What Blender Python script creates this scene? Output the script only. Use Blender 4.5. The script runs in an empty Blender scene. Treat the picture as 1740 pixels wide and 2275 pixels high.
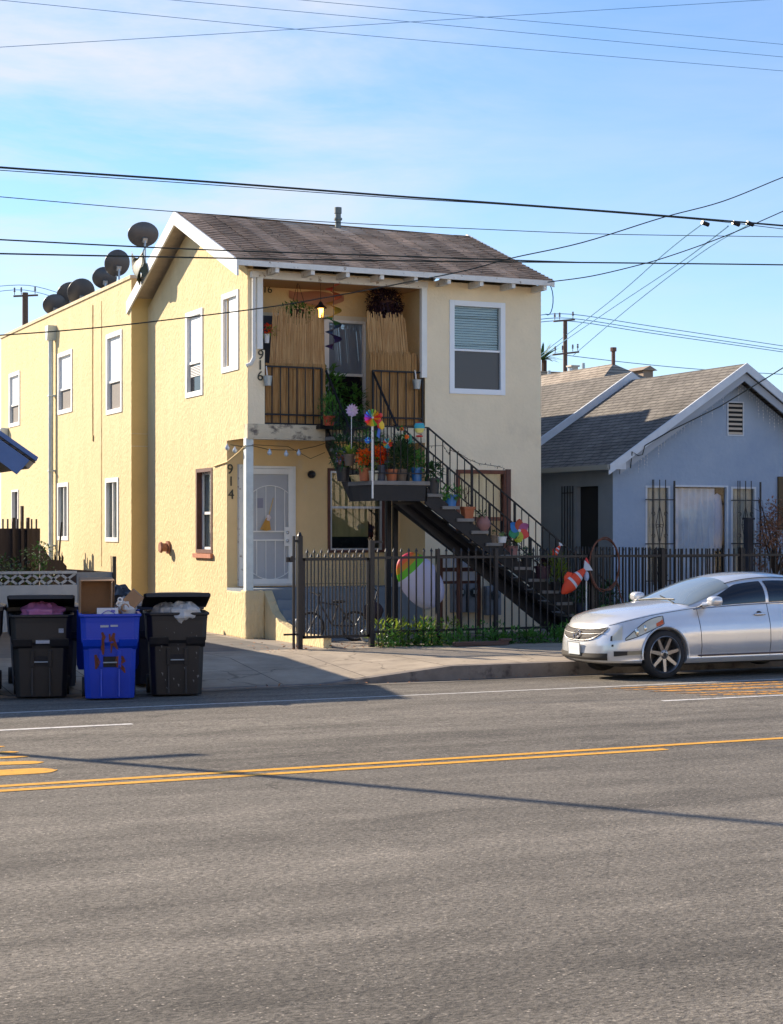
import bpy, math, random
from math import sin, cos, pi, radians
from mathutils import Vector, Matrix
random.seed(7)
S = bpy.context.scene
COL = S.collection

# ------------------------------------------------------------------ camera, sky, sun, exposure
CX, CY, FPX, EYE = 870.0, 1177.0, 3880.0, 2.0
TH = radians(65.3)
FW = (cos(TH), sin(TH)); RT = (sin(TH), -cos(TH))
cd = bpy.data.cameras.new('camera'); cam = bpy.data.objects.new('camera', cd); COL.objects.link(cam)
cam.location = (0, 0, EYE); cam.rotation_euler = (radians(90), 0, TH - radians(90))
cd.sensor_fit = 'HORIZONTAL'; cd.sensor_width = 36; cd.lens = 36 * FPX / 1740
cd.shift_y = (CY - 1137.5) / 1740; cd.clip_start = .1; cd.clip_end = 3000
S.camera = cam

SUN_EL = radians(27.2); SUN_AZ = (-.541, .841)          # horizontal direction towards the sun
sl = bpy.data.lights.new('sun', 'SUN'); sl.energy = 4.6; sl.angle = radians(.53); sl.color = (1, .85, .66)
so = bpy.data.objects.new('sun', sl); COL.objects.link(so)
sd = Vector((SUN_AZ[0] * cos(SUN_EL), SUN_AZ[1] * cos(SUN_EL), sin(SUN_EL)))
so.rotation_euler = sd.to_track_quat('Z', 'Y').to_euler(); so.location = (0, 0, 30)

W = bpy.data.worlds.new('World'); S.world = W; W.use_nodes = True
nt = W.node_tree; nt.nodes.clear(); N = nt.nodes.new; L = nt.links.new
out = N('ShaderNodeOutputWorld'); bg = N('ShaderNodeBackground'); sky = N('ShaderNodeTexSky')
sky.sky_type = 'NISHITA'; sky.sun_disc = False; sky.sun_elevation = SUN_EL
sky.sun_rotation = math.atan2(SUN_AZ[0], SUN_AZ[1])
sky.air_density = 1.0; sky.dust_density = .25; sky.ozone_density = 3.2; sky.altitude = 100
bg.inputs['Strength'].default_value = .098
tc = N('ShaderNodeTexCoord')
# thin cirrus: noise of the view direction stretched sideways, thick in the upper left of the view
mp = N('ShaderNodeMapping'); mp.inputs['Rotation'].default_value = (0, radians(8), TH - radians(90)); mp.inputs['Scale'].default_value = (2.2, 3, 10)
no = N('ShaderNodeTexNoise'); no.inputs['Scale'].default_value = 1.5; no.inputs['Detail'].default_value = 7; no.inputs['Roughness'].default_value = .62
no.inputs['Distortion'].default_value = .35
L(tc.outputs['Generated'], mp.inputs['Vector']); L(mp.outputs[0], no.inputs['Vector'])
cr = N('ShaderNodeMapRange'); cr.inputs['From Min'].default_value = .36; cr.inputs['From Max'].default_value = .68
L(no.outputs['Fac'], cr.inputs['Value'])
dot = N('ShaderNodeVectorMath'); dot.operation = 'DOT_PRODUCT'
cl = Vector((FW[0] - .235 * RT[0], FW[1] - .235 * RT[1], .27)).normalized()
dot.inputs[1].default_value = cl; L(tc.outputs['Generated'], dot.inputs[0])
dm = N('ShaderNodeMapRange'); dm.interpolation_type = 'SMOOTHSTEP'; dm.inputs['From Min'].default_value = .945; dm.inputs['From Max'].default_value = 1.0
dm.inputs['To Min'].default_value = .22; dm.inputs['To Max'].default_value = 1.0
L(dot.outputs['Value'], dm.inputs['Value'])
mu = N('ShaderNodeMath'); mu.operation = 'MULTIPLY'; L(cr.outputs[0], mu.inputs[0]); L(dm.outputs[0], mu.inputs[1])
ad = N('ShaderNodeMath'); ad.operation = 'MULTIPLY'; ad.inputs[1].default_value = 1.0; ad.use_clamp = True; L(mu.outputs[0], ad.inputs[0])
hs = N('ShaderNodeHueSaturation'); hs.inputs['Saturation'].default_value = 1.06; tn = N('ShaderNodeMix'); tn.data_type = 'RGBA'; tn.blend_type = 'MULTIPLY'; tn.inputs['Factor'].default_value = 1; tn.inputs['B'].default_value = (.85, .885, .97, 1)
L(sky.outputs[0], tn.inputs['A']); L(tn.outputs['Result'], hs.inputs['Color'])
mx = N('ShaderNodeMix'); mx.data_type = 'RGBA'; mx.inputs['B'].default_value = (4.0, 4.1, 4.3, 1)
L(ad.outputs[0], mx.inputs['Factor']); L(hs.outputs[0], mx.inputs['A']); L(mx.outputs['Result'], bg.inputs['Color'])
L(bg.outputs[0], out.inputs[0])
S.view_settings.view_transform = 'Standard'; S.view_settings.look = 'None'
S.view_settings.exposure = 1.16; S.view_settings.gamma = 1

# ------------------------------------------------------------------ helpers
def ray(px, py):
    a = (px - CX) / FPX
    return FW[0] + a * RT[0], FW[1] + a * RT[1], (CY - py) / FPX
def onY(px, py, y):
    d = ray(px, py); t = y / d[1]; return Vector((d[0] * t, y, EYE + d[2] * t))
def onX(px, py, x):
    d = ray(px, py); t = x / d[0]; return Vector((x, d[1] * t, EYE + d[2] * t))
def onZ(px, py, z):
    d = ray(px, py); t = (z - EYE) / d[2]; return Vector((d[0] * t, d[1] * t, z))

def wloc(o):
    v = Vector((0, 0, 0))
    while o is not None: v += o.location; o = o.parent
    return v
def tag(o, label=None, cat=None, group=None, kind=None):
    for k, v in (('label', label), ('category', cat), ('group', group), ('kind', kind)):
        if v: o[k] = v
    return o
def root(name, loc, label, cat, group=None):
    o = bpy.data.objects.new(name, None); COL.objects.link(o); o.location = loc; o.empty_display_size = .1
    return tag(o, label, cat, group)
def dup(o, loc=None, rz=None, label=None, group=None, parent=None, scale=None):
    c = o.copy(); COL.objects.link(c); c.parent = parent
    if loc is not None: c.location = loc
    if rz is not None: c.rotation_euler = (0, 0, rz)
    if scale is not None: c.scale = scale
    if label: c['label'] = label
    if group: c['group'] = group
    for ch in list(o.children): dup(ch, parent=c)
    return c

class MB:
    def __init__(s): s.v = []; s.f = []; s.m = []; s.mi = 0
    def add(s, vs, fs):
        b = len(s.v); s.v += [Vector(v) for v in vs]
        for f in fs: s.f.append([b + i for i in f]); s.m.append(s.mi)
        return s
    def box(s, x0, x1, y0, y1, z0, z1, T=None):
        vs = [Vector((x, y, z)) for z in (z0, z1) for y in (y0, y1) for x in (x0, x1)]
        if T: vs = [T @ v for v in vs]
        return s.add(vs, [(0, 2, 3, 1), (4, 5, 7, 6), (0, 1, 5, 4), (2, 6, 7, 3), (0, 4, 6, 2), (1, 3, 7, 5)])
    def quad(s, a, b, c, d): return s.add([a, b, c, d], [(0, 1, 2, 3)])
    def bar(s, p, q, w, h=None, up=(0, 0, 1)):
        p = Vector(p); q = Vector(q); h = h or w; d = (q - p).normalized(); u = Vector(up)
        if abs(d.dot(u)) > .98: u = Vector((0, 1, 0))
        r = d.cross(u).normalized(); u = r.cross(d)
        c = [(-1, -1), (1, -1), (1, 1), (-1, 1)]
        vs = [e + r * a * w / 2 + u * b * h / 2 for e in (p, q) for a, b in c]
        return s.add(vs, [(3, 2, 1, 0), (4, 5, 6, 7), (0, 1, 5, 4), (1, 2, 6, 5), (2, 3, 7, 6), (3, 0, 4, 7)])
    def tube(s, pts, r, n=8, close=False, caps=True):
        pts = [Vector(p) for p in pts]; k = len(pts); rs = r if isinstance(r, (list, tuple)) else [r] * k
        vs = []; pu = None
        for i, p in enumerate(pts):
            a = pts[(i - 1) % k] if (close or i) else p; b = pts[(i + 1) % k] if (close or i < k - 1) else p
            d = (b - a).normalized()
            if pu is None:
                pu = Vector((0, 0, 1)) if abs(d.z) < .9 else Vector((1, 0, 0))
            x = d.cross(pu).normalized(); pu = x.cross(d).normalized()
            for j in range(n):
                t = 2 * pi * j / n; vs.append(p + (x * cos(t) + pu * sin(t)) * rs[i])
        fs = []
        for i in range(k if close else k - 1):
            for j in range(n):
                fs.append((i * n + j, i * n + (j + 1) % n, ((i + 1) % k) * n + (j + 1) % n, ((i + 1) % k) * n + j))
        if caps and not close: fs += [tuple(range(n))[::-1], tuple((k - 1) * n + j for j in range(n))]
        return s.add(vs, fs)
    def cyl(s, p, q, r0, r1=None, n=16): return s.tube([p, q], [r0, r0 if r1 is None else r1], n)
    def lathe(s, prof, n=20, T=None, c=(0, 0, 0), sx=1, sy=1):
        c = Vector(c); vs = []
        for r, z in prof:
            for j in range(n):
                t = 2 * pi * j / n; v = Vector((r * cos(t) * sx, r * sin(t) * sy, z)); vs.append((T @ v if T else v) + c)
        fs = [(i * n + j, i * n + (j + 1) % n, (i + 1) * n + (j + 1) % n, (i + 1) * n + j) for i in range(len(prof) - 1) for j in range(n)]
        if abs(prof[0][0] - prof[-1][0]) > 1e-6 or prof[0][0] == 0: fs += [tuple(range(n))[::-1], tuple((len(prof) - 1) * n + j for j in range(n))]
        return s.add(vs, fs)
    def prism(s, pts, axis, a, b):
        """pts: 2-D outline in the two other axes (in order), extruded along axis from a to b"""
        def mk(u, v, w):
            return Vector((w, u, v)) if axis == 'x' else Vector((u, w, v)) if axis == 'y' else Vector((u, v, w))
        n = len(pts); vs = [mk(u, v, a) for u, v in pts] + [mk(u, v, b) for u, v in pts]
        fs = [tuple(range(n)), tuple(range(n, 2 * n))[::-1]] + [(i, n + i, n + (i + 1) % n, (i + 1) % n) for i in range(n)]
        return s.add(vs, fs)
    def grid(s, fn, nu, nv, flip=False):
        vs = [fn(i / nu, j / nv) for i in range(nu + 1) for j in range(nv + 1)]
        fs = []
        for i in range(nu):
            for j in range(nv):
                a = i * (nv + 1) + j; q = (a, a + nv + 1, a + nv + 2, a + 1); fs.append(q[::-1] if flip else q)
        return s.add(vs, fs)
    def blob(s, c, r, amp=.12, nu=14, nv=10, seed=0, freq=3):
        c = Vector(c); r = Vector(r) if isinstance(r, (tuple, list, Vector)) else Vector((r, r, r)); R = random.Random(seed)
        ph = [R.random() * 6 for _ in range(6)]
        vs = []; 
        for i in range(nv + 1):
            for j in range(nu):
                th = pi * i / nv; p = 2 * pi * j / nu
                k = 1 + amp * (sin(freq * p + ph[0]) * sin(th * 3 + ph[1]) + .6 * sin(freq * 2 * p + ph[2]) * sin(5 * th + ph[3]))
                vs.append(c + Vector((r.x * sin(th) * cos(p), r.y * sin(th) * sin(p), r.z * cos(th))) * k)
        fs = [(i * nu + j, (i + 1) * nu + j, (i + 1) * nu + (j + 1) % nu, i * nu + (j + 1) % nu) for i in range(nv) for j in range(nu)]
        return s.add(vs, fs)
    def leaf(s, p, d, l, w, fold=.25, up=None):
        p = Vector(p); d = Vector(d).normalized(); u = up or Vector((0, 0, 1))
        x = d.cross(u)
        if x.length < .05: x = Vector((1, 0, 0))
        x.normalize(); n = x.cross(d)
        m = p + d * l * .5 - n * l * fold * .3; e = p + d * l - n * l * fold
        return s.add([p, m + x * w / 2, e, m - x * w / 2], [(0, 1, 2), (0, 2, 3)])
    def leaves(s, c, r, n, l, w, seed=0, up=.3, hollow=.3):
        R = random.Random(seed); c = Vector(c); r = Vector(r)
        for _ in range(n):
            while True:
                q = Vector((R.uniform(-1, 1), R.uniform(-1, 1), R.uniform(-1, 1)))
                if hollow < q.length < 1: break
            p = c + Vector((q.x * r.x, q.y * r.y, q.z * r.z))
            d = q.normalized() + Vector((R.uniform(-.8, .8), R.uniform(-.8, .8), R.uniform(-.8, .8) + up))
            k = R.uniform(.6, 1.3); s.leaf(p, d, l * k, w * k, R.uniform(0, .5))
        return s
    def build(s, name, mats, parent=None, smooth=None, bevel=0, fix=True):
        me = bpy.data.meshes.new(name); off = wloc(parent) if parent else Vector((0, 0, 0))
        me.from_pydata([v - off for v in s.v], [], s.f)
        ml = mats if isinstance(mats, (list, tuple)) else [mats]
        for m in ml: me.materials.append(m)
        if len(ml) > 1: me.polygons.foreach_set('material_index', s.m)
        if fix:
            import bmesh
            bm = bmesh.new(); bm.from_mesh(me); bmesh.ops.recalc_face_normals(bm, faces=bm.faces)
            bm.to_mesh(me); bm.free()
        if smooth is not None:
            me.polygons.foreach_set('use_smooth', [True] * len(me.polygons)); me.set_sharp_from_angle(angle=radians(smooth))
        me.update()
        o = bpy.data.objects.new(name, me); COL.objects.link(o)
        if parent: o.parent = parent
        if bevel:
            b = o.modifiers.new('b', 'BEVEL'); b.width = bevel; b.segments = 2; b.limit_method = 'ANGLE'; b.angle_limit = radians(40)
        return o

def text_mesh(txt, size, mat, name, T, parent, depth=.008, spacing=1.0):
    cu = bpy.data.curves.new('txt', 'FONT'); cu.body = txt; cu.size = size; cu.extrude = depth; cu.align_x = 'CENTER'; cu.space_character = spacing
    o = bpy.data.objects.new('txt', cu); COL.objects.link(o)
    dg = bpy.context.evaluated_depsgraph_get(); me = bpy.data.meshes.new_from_object(o.evaluated_get(dg))
    bpy.data.objects.remove(o); me.name = name
    off = wloc(parent) if parent else Vector((0, 0, 0))
    me.transform(Matrix.Translation(-off) @ T); me.materials.clear(); me.materials.append(mat)
    r = bpy.data.objects.new(name, me); COL.objects.link(r); r.parent = parent
    return r

# ------------------------------------------------------------------ materials
MATS = {}
def M(name, col, rough=.6, metal=0, bump=None, var=None, spec=.5, coat=0, emit=None, stretch=(1, 1, 1), transl=0, dirt=None):
    if name in MATS: return MATS[name]
    m = bpy.data.materials.new(name); m.use_nodes = True; t = m.node_tree; n = t.nodes; l = t.links
    p = n['Principled BSDF']; p.inputs['Base Color'].default_value = (*col, 1); p.inputs['Roughness'].default_value = rough
    p.inputs['Metallic'].default_value = metal; p.inputs['Specular IOR Level'].default_value = spec; p.inputs['Coat Weight'].default_value = coat
    p.inputs['Coat Roughness'].default_value = .06
    c = n.new('ShaderNodeTexCoord'); mp = n.new('ShaderNodeMapping'); mp.inputs['Scale'].default_value = stretch
    l.new(c.outputs['Object'], mp.inputs[0])
    csock = None
    if var:
        no = n.new('ShaderNodeTexNoise'); no.inputs['Scale'].default_value = var[0]; no.inputs['Detail'].default_value = 6; no.inputs['Roughness'].default_value = .65
        l.new(mp.outputs[0], no.inputs['Vector'])
        r = n.new('ShaderNodeMapRange'); r.inputs['From Min'].default_value = .3; r.inputs['From Max'].default_value = .7
        l.new(no.outputs['Fac'], r.inputs['Value'])
        mx = n.new('ShaderNodeMix'); mx.data_type = 'RGBA'
        c2 = var[2] if len(var) > 2 else tuple(x * (1 - var[1]) for x in col)
        mx.inputs['A'].default_value = (*[min(1, x * (1 + (var[1] if len(var) < 3 else 0))) for x in col], 1); mx.inputs['B'].default_value = (*c2, 1)
        l.new(r.outputs[0], mx.inputs['Factor']); csock = mx.outputs['Result']
    if dirt:   # (scale, lo, hi, colour)  patches with a shape of their own
        no = n.new('ShaderNodeTexNoise'); no.inputs['Scale'].default_value = dirt[0]; no.inputs['Detail'].default_value = 8; no.inputs['Roughness'].default_value = .6
        l.new(mp.outputs[0], no.inputs['Vector'])
        r = n.new('ShaderNodeMapRange'); r.inputs['From Min'].default_value = dirt[1]; r.inputs['From Max'].default_value = dirt[2]
        l.new(no.outputs['Fac'], r.inputs['Value'])
        mx = n.new('ShaderNodeMix'); mx.data_type = 'RGBA'; mx.inputs['B'].default_value = (*dirt[3], 1)
        if csock: l.new(csock, mx.inputs['A'])
        else: mx.inputs['A'].default_value = (*col, 1)
        l.new(r.outputs[0], mx.inputs['Factor']); csock = mx.outputs['Result']
    if csock: l.new(csock, p.inputs['Base Color'])
    if bump:
        nb = n.new('ShaderNodeTexNoise'); nb.inputs['Scale'].default_value = bump[0]; nb.inputs['Detail'].default_value = 4
        l.new(mp.outputs[0], nb.inputs['Vector'])
        b = n.new('ShaderNodeBump'); b.inputs['Strength'].default_value = bump[1]; b.inputs['Distance'].default_value = bump[2] if len(bump) > 2 else .01
        l.new(nb.outputs['Fac'], b.inputs['Height']); l.new(b.outputs[0], p.inputs['Normal'])
    if emit: p.inputs['Emission Color'].default_value = (*emit[0], 1); p.inputs['Emission Strength'].default_value = emit[1]
    if transl:
        tr = n.new('ShaderNodeBsdfTranslucent'); ms = n.new('ShaderNodeMixShader'); ms.inputs[0].default_value = transl
        if csock: l.new(csock, tr.inputs['Color'])
        else: tr.inputs['Color'].default_value = (*col, 1)
        l.new(p.outputs[0], ms.inputs[1]); l.new(tr.outputs[0], ms.inputs[2]); l.new(ms.outputs[0], n['Material Output'].inputs[0])
    MATS[name] = m
    return m
def glass(name, tint=(.8, .85, .85), ior=1.5, rough=.01, opaque=None):
    m = bpy.data.materials.new(name); m.use_nodes = True; t = m.node_tree; n = t.nodes; l = t.links; n.remove(n['Principled BSDF'])
    fr0 = n.new('ShaderNodeFresnel'); fr0.inputs[0].default_value = ior; ge = n.new('ShaderNodeNewGeometry'); fr = n.new('ShaderNodeMath'); fr.operation = 'SUBTRACT'; fr.use_clamp = True; l.new(fr0.outputs[0], fr.inputs[0]); l.new(ge.outputs['Backfacing'], fr.inputs[1])
    if opaque: a = n.new('ShaderNodeBsdfDiffuse'); a.inputs[0].default_value = (*opaque, 1)
    else: a = n.new('ShaderNodeBsdfTransparent'); a.inputs[0].default_value = (*tint, 1)
    g = n.new('ShaderNodeBsdfGlossy'); g.inputs['Roughness'].default_value = rough
    mx = n.new('ShaderNodeMixShader'); l.new(fr.outputs[0], mx.inputs[0]); l.new(a.outputs[0], mx.inputs[1]); l.new(g.outputs[0], mx.inputs[2])
    l.new(mx.outputs[0], n['Material Output'].inputs[0]); return m
def shingles(name, c1, c2, ax, row, wid, k=1.0):
    """asphalt shingles: brick pattern along axis ax ('x' or 'y') and the height"""
    m = bpy.data.materials.new(name); m.use_nodes = True; t = m.node_tree; n = t.nodes; l = t.links; p = n['Principled BSDF']
    p.inputs['Roughness'].default_value = .95; p.inputs['Specular IOR Level'].default_value = .2
    c = n.new('ShaderNodeTexCoord'); sp = n.new('ShaderNodeSeparateXYZ'); cb = n.new('ShaderNodeCombineXYZ'); l.new(c.outputs['Object'], sp.inputs[0])
    mz = n.new('ShaderNodeMath'); mz.operation = 'MULTIPLY'; mz.inputs[1].default_value = k; l.new(sp.outputs[2], mz.inputs[0])
    nw = n.new('ShaderNodeTexNoise'); nw.inputs['Scale'].default_value = 3.0; l.new(c.outputs['Object'], nw.inputs['Vector'])
    am = n.new('ShaderNodeMath'); am.operation = 'MULTIPLY_ADD'; am.inputs[1].default_value = .03; l.new(nw.outputs['Fac'], am.inputs[0]); l.new(mz.outputs[0], am.inputs[2])
    l.new(sp.outputs[0 if ax == 'x' else 1], cb.inputs[0]); l.new(am.outputs[0], cb.inputs[1])
    b = n.new('ShaderNodeTexBrick'); b.inputs['Scale'].default_value = 1; b.inputs['Brick Width'].default_value = wid; b.inputs['Row Height'].default_value = row
    b.inputs['Mortar Size'].default_value = row * .13; b.inputs['Mortar Smooth'].default_value = .4; b.offset = .37; b.squash = 1.3; b.squash_frequency = 3
    b.inputs['Color1'].default_value = (*c1, 1); b.inputs['Color2'].default_value = (*c2, 1); b.inputs['Mortar'].default_value = (*[x * .35 for x in c1], 1)
    l.new(cb.outputs[0], b.inputs['Vector'])
    g = n.new('ShaderNodeTexNoise'); g.inputs['Scale'].default_value = 1.3; g.inputs['Detail'].default_value = 9; g.inputs['Roughness'].default_value = .75; l.new(c.outputs['Object'], g.inputs['Vector'])
    gr = n.new('ShaderNodeMapRange'); gr.inputs['From Min'].default_value = .3; gr.inputs['From Max'].default_value = .7; gr.inputs['To Min'].default_value = .6; gr.inputs['To Max'].default_value = 1.35
    l.new(g.outputs['Fac'], gr.inputs['Value'])
    mx = n.new('ShaderNodeVectorMath'); mx.operation = 'SCALE'; l.new(b.outputs['Color'], mx.inputs[0]); l.new(gr.outputs[0], mx.inputs['Scale'])
    l.new(mx.outputs[0], p.inputs['Base Color'])
    bu = n.new('ShaderNodeBump'); bu.inputs['Strength'].default_value = .6; bu.inputs['Distance'].default_value = .01; bu.invert = True
    l.new(b.outputs['Fac'], bu.inputs['Height']); l.new(bu.outputs[0], p.inputs['Normal'])
    return m
def asphalt():
    m = bpy.data.materials.new('asphalt'); m.use_nodes = True; t = m.node_tree; n = t.nodes; l = t.links; p = n['Principled BSDF']
    p.inputs['Roughness'].default_value = .8; p.inputs['Specular IOR Level'].default_value = .3
    c = n.new('ShaderNodeTexCoord')
    def noise(sc, det, st=(1, 1, 1), r=.6):
        mp = n.new('ShaderNodeMapping'); mp.inputs['Scale'].default_value = st; l.new(c.outputs['Object'], mp.inputs[0])
        q = n.new('ShaderNodeTexNoise'); q.inputs['Scale'].default_value = sc; q.inputs['Detail'].default_value = det; q.inputs['Roughness'].default_value = r
        l.new(mp.outputs[0], q.inputs['Vector']); return q.outputs['Fac']
    def mr(s, a, b, x, y):
        q = n.new('ShaderNodeMapRange'); q.inputs['From Min'].default_value = a; q.inputs['From Max'].default_value = b; q.inputs['To Min'].default_value = x; q.inputs['To Max'].default_value = y
        l.new(s, q.inputs['Value']); return q.outputs[0]
    def mul(a, b):
        q = n.new('ShaderNodeMath'); q.operation = 'MULTIPLY'; l.new(a, q.inputs[0]); l.new(b, q.inputs[1]); return q.outputs[0]
    bands = mr(noise(1.0, 5, (.06, .8, 1)), .35, .65, .66, 1.3)        # wheel tracks along the lane
    blot = mr(noise(2.4, 8, (.45, 1, 1), .72), .3, .7, .68, 1.28)
    grain = mr(noise(48, 3, (.55, 1, 1), .8), .3, .7, .25, 1.75)
    g2 = mr(noise(26, 4, (.7, 1, 1), .75), .3, .7, .72, 1.28)
    v = mul(mul(bands, blot), mul(grain, g2))
    base = n.new('ShaderNodeVectorMath'); base.operation = 'SCALE'; base.inputs[0].default_value = (.152, .136, .114); l.new(v, base.inputs['Scale'])
    vo = n.new('ShaderNodeTexVoronoi'); vo.inputs['Scale'].default_value = 55; l.new(c.outputs['Object'], vo.inputs['Vector'])
    sep = n.new('ShaderNodeSeparateColor'); l.new(vo.outputs['Color'], sep.inputs[0])
    chip = mul(mr(sep.outputs[0], .93, .96, 0, 1), mr(vo.outputs['Distance'], .25, .42, 1, 0))
    mx = n.new('ShaderNodeMix'); mx.data_type = 'RGBA'; mx.inputs['B'].default_value = (.42, .37, .31, 1)
    l.new(chip, mx.inputs['Factor']); l.new(base.outputs[0], mx.inputs['A'])
    # hairline cracks, tar blotches and oil drips
    dn = n.new('ShaderNodeTexNoise'); dn.inputs['Scale'].default_value = 1.6; dn.inputs['Detail'].default_value = 5; l.new(c.outputs['Object'], dn.inputs['Vector'])
    av = n.new('ShaderNodeVectorMath'); av.operation = 'MULTIPLY_ADD'; av.inputs[1].default_value = (1.1, 1.1, 0); l.new(dn.outputs['Color'], av.inputs[0]); l.new(c.outputs['Object'], av.inputs[2])
    ve = n.new('ShaderNodeTexVoronoi'); ve.feature = 'DISTANCE_TO_EDGE'; ve.inputs['Scale'].default_value = .38; l.new(av.outputs[0], ve.inputs['Vector'])
    crack = mul(mr(ve.outputs['Distance'], .0015, .006, 1, 0), mr(noise(.5, 3), .52, .62, 0, .5))
    m2 = n.new('ShaderNodeMix'); m2.data_type = 'RGBA'; m2.inputs['B'].default_value = (.03, .027, .024, 1); l.new(crack, m2.inputs['Factor']); l.new(mx.outputs['Result'], m2.inputs['A'])
    oil = mul(mr(noise(3.5, 4, (.6, 1, 1), .5), .66, .74, 0, .45), mr(noise(.35, 2, (.4, 1, 1)), .45, .6, .2, 1))
    m3 = n.new('ShaderNodeMix'); m3.data_type = 'RGBA'; m3.inputs['B'].default_value = (.035, .032, .03, 1); l.new(oil, m3.inputs['Factor']); l.new(m2.outputs['Result'], m3.inputs['A'])
    l.new(m3.outputs['Result'], p.inputs['Base Color'])
    b = n.new('ShaderNodeBump'); b.inputs['Strength'].default_value = 1; b.inputs['Distance'].default_value = .02
    l.new(noise(34, 5, (.6, 1, 1), .75), b.inputs['Height']); l.new(b.outputs[0], p.inputs['Normal'])
    return m
stucco = M('yellow_stucco', (.70, .56, .33), .95, bump=(11, 1, .03), var=(.9, .08), spec=.1, stretch=(2.4, 2.4, 1.0), dirt=(.9, .60, .80, (.74, .64, .44)))
stucco_f = M('shade_lifted_stucco', (.86, .725, .52), .95, bump=(16, .6, .012), var=(1.1, .07), spec=.1, dirt=(1.2, .6, .78, (.74, .62, .45)))  # same paint as the side wall, lightened to lift the shaded front
white = M('white_paint', (.80, .79, .76), .45, bump=(30, .12, .004), var=(3, .05))
white_old = M('weathered_white_paint', (.74, .72, .68), .7, bump=(14, .3, .006), var=(5, .08), dirt=(9, .60, .68, (.28, .22, .17)))
brown_wood = M('brown_wood_trim', (.10, .035, .022), .6, bump=(20, .3, .004), var=(6, .25))
black_iron = M('black_iron', (.007, .007, .011), .4, bump=(40, .2, .002), var=(9, .35), spec=.4)
stair_paint = M('black_stair_paint', (.006, .006, .009), .5, bump=(20, .2, .003), var=(2.5, .4), spec=.35)
conc = M('concrete', (.36, .31, .25), .9, bump=(30, .4, .004), var=(1.4, .16), dirt=(2.5, .56, .75, (.2, .175, .145)), spec=.2)
conc_dark = M('kerb_concrete', (.20, .175, .155), .9, bump=(30, .5, .006), var=(2.5, .25), dirt=(4, .55, .7, (.08, .07, .065)), spec=.2)
step_conc = M('tread_concrete', (.20, .19, .18), .9, bump=(30, .3, .004), var=(4, .2), spec=.2)
bluegrey_paint = M('blue_grey_paint', (.20, .24, .28), .8, bump=(20, .3, .004), var=(2, .12))
galv = M('galvanised_metal', (.42, .46, .48), .45, .7, var=(6, .2))
blind = M('white_blind', (.78, .78, .77), .7)
screen = M('insect_screen', (.20, .18, .165), .8, var=(30, .15))
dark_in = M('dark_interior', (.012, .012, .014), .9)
pane_clear = glass('window_glass', (.8, .85, .85), 1.75)
pane_sky = glass('painted_sky_glass', ior=2.6, opaque=(.20, .25, .32))  # sky reflection put into the blue of the pane itself
pane_dark = glass('dark_window_glass', ior=1.6, opaque=(.012, .014, .02))
leaf_g = M('green_leaf', (.08, .22, .035), .6, var=(3, .5), transl=.25)
leaf_d = M('dark_green_leaf', (.03, .085, .022), .55, var=(5, .5), transl=.2)
leaf_y = M('lime_leaf', (.22, .30, .035), .55, var=(4, .3), transl=.35)
leaf_p = M('purple_leaf', (.03, .009, .018), .6, var=(6, .4), transl=.1)
leaf_grey = M('grey_green_leaf', (.07, .085, .05), .7, var=(5, .4), transl=.2)
twig = M('brown_twig', (.07, .04, .025), .85)
terra = M('terracotta', (.36, .115, .05), .85, var=(6, .15), bump=(30, .2, .003))
# ------------------------------------------------------------------ ground, road, kerb, pavement
KY, GZ, FY = 22.45, -.165, 26.2        # kerb line, gutter level, fence line
def road_z(y):
    if y < 13: return 0
    if y < 19.4: return -.05 * (y - 13) / 6.4
    return -.05 - (.115) * (y - 19.4) / (KY - 19.4)
road_m = asphalt()
g = MB()
prof = [(1.5, 0), (7, 0), (13, 0), (16, road_z(16)), (19.4, -.05), (21, road_z(21)), (22.1, road_z(22.1)), (KY + .02, GZ)]
for (a, za), (b, zb) in zip(prof, prof[1:]): g.quad((-60, a, za), (90, a, za), (90, b, zb), (-60, b, zb))
tag(g.build('road', road_m), kind='structure')
def ribbon(name, pts, w, mat, lift=.004, kind='structure'):
    b = MB(); pts = [Vector(p) for p in pts]
    for p, q in zip(pts, pts[1:]):
        b.quad((p.x, p.y - w / 2, road_z(p.y - w / 2) + lift), (q.x, q.y - w / 2, road_z(q.y - w / 2) + lift), (q.x, q.y + w / 2, road_z(q.y + w / 2) + lift), (p.x, p.y + w / 2, road_z(p.y + w / 2) + lift))
    o = b.build(name, mat); tag(o, kind=kind); return o
def worn(name, col, lo=.60, hi=.70, rough=.6):
    m = M(name, col, rough, var=(8, .12), bump=(45, .5, .006), dirt=(14, lo, hi, (.09, .085, .08)), spec=.3); return m
yel = worn('yellow_road_paint', (.66, .33, .035)); wht = worn('white_road_paint', (.62, .6, .57), .56, .7)
yel_w = worn('worn_yellow_road_paint', (.60, .27, .03), .46, .60)
def rp(px, py):
    z = 0
    for _ in range(4): p = onZ(px, py, z); z = road_z(p.y)
    return p
def xy(p, y=None): return (p.x, y if y is not None else p.y)
ya = [rp(-60, 1753.5), rp(900, 1687.6), rp(1440, 1655)]
def line_pts(x0, x1, ya0, yb0, n=14): return [(x0 + (x1 - x0) * i / n, ya0 + (yb0 - ya0) * i / n) for i in range(n + 1)]
ribbon('road_marking_yellow', [Vector((x, y, 0)) for x, y in line_pts(-30, 60, 13.60, 13.78)], .115, yel)
pe = rp(1437, 1657)
ribbon('road_marking_yellow', [Vector((x, y, 0)) for x, y in line_pts(-30, pe.x, 13.33, 13.42)], .115, yel)
ribbon('road_marking_white', [Vector((-40, 19.75, 0)), Vector((60, 19.45, 0))], .10, wht)
pl = rp(294, 1609); ribbon('road_marking_white', [Vector((-10, pl.y - .03, 0)), Vector((pl.x, pl.y, 0))], .11, wht)
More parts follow.
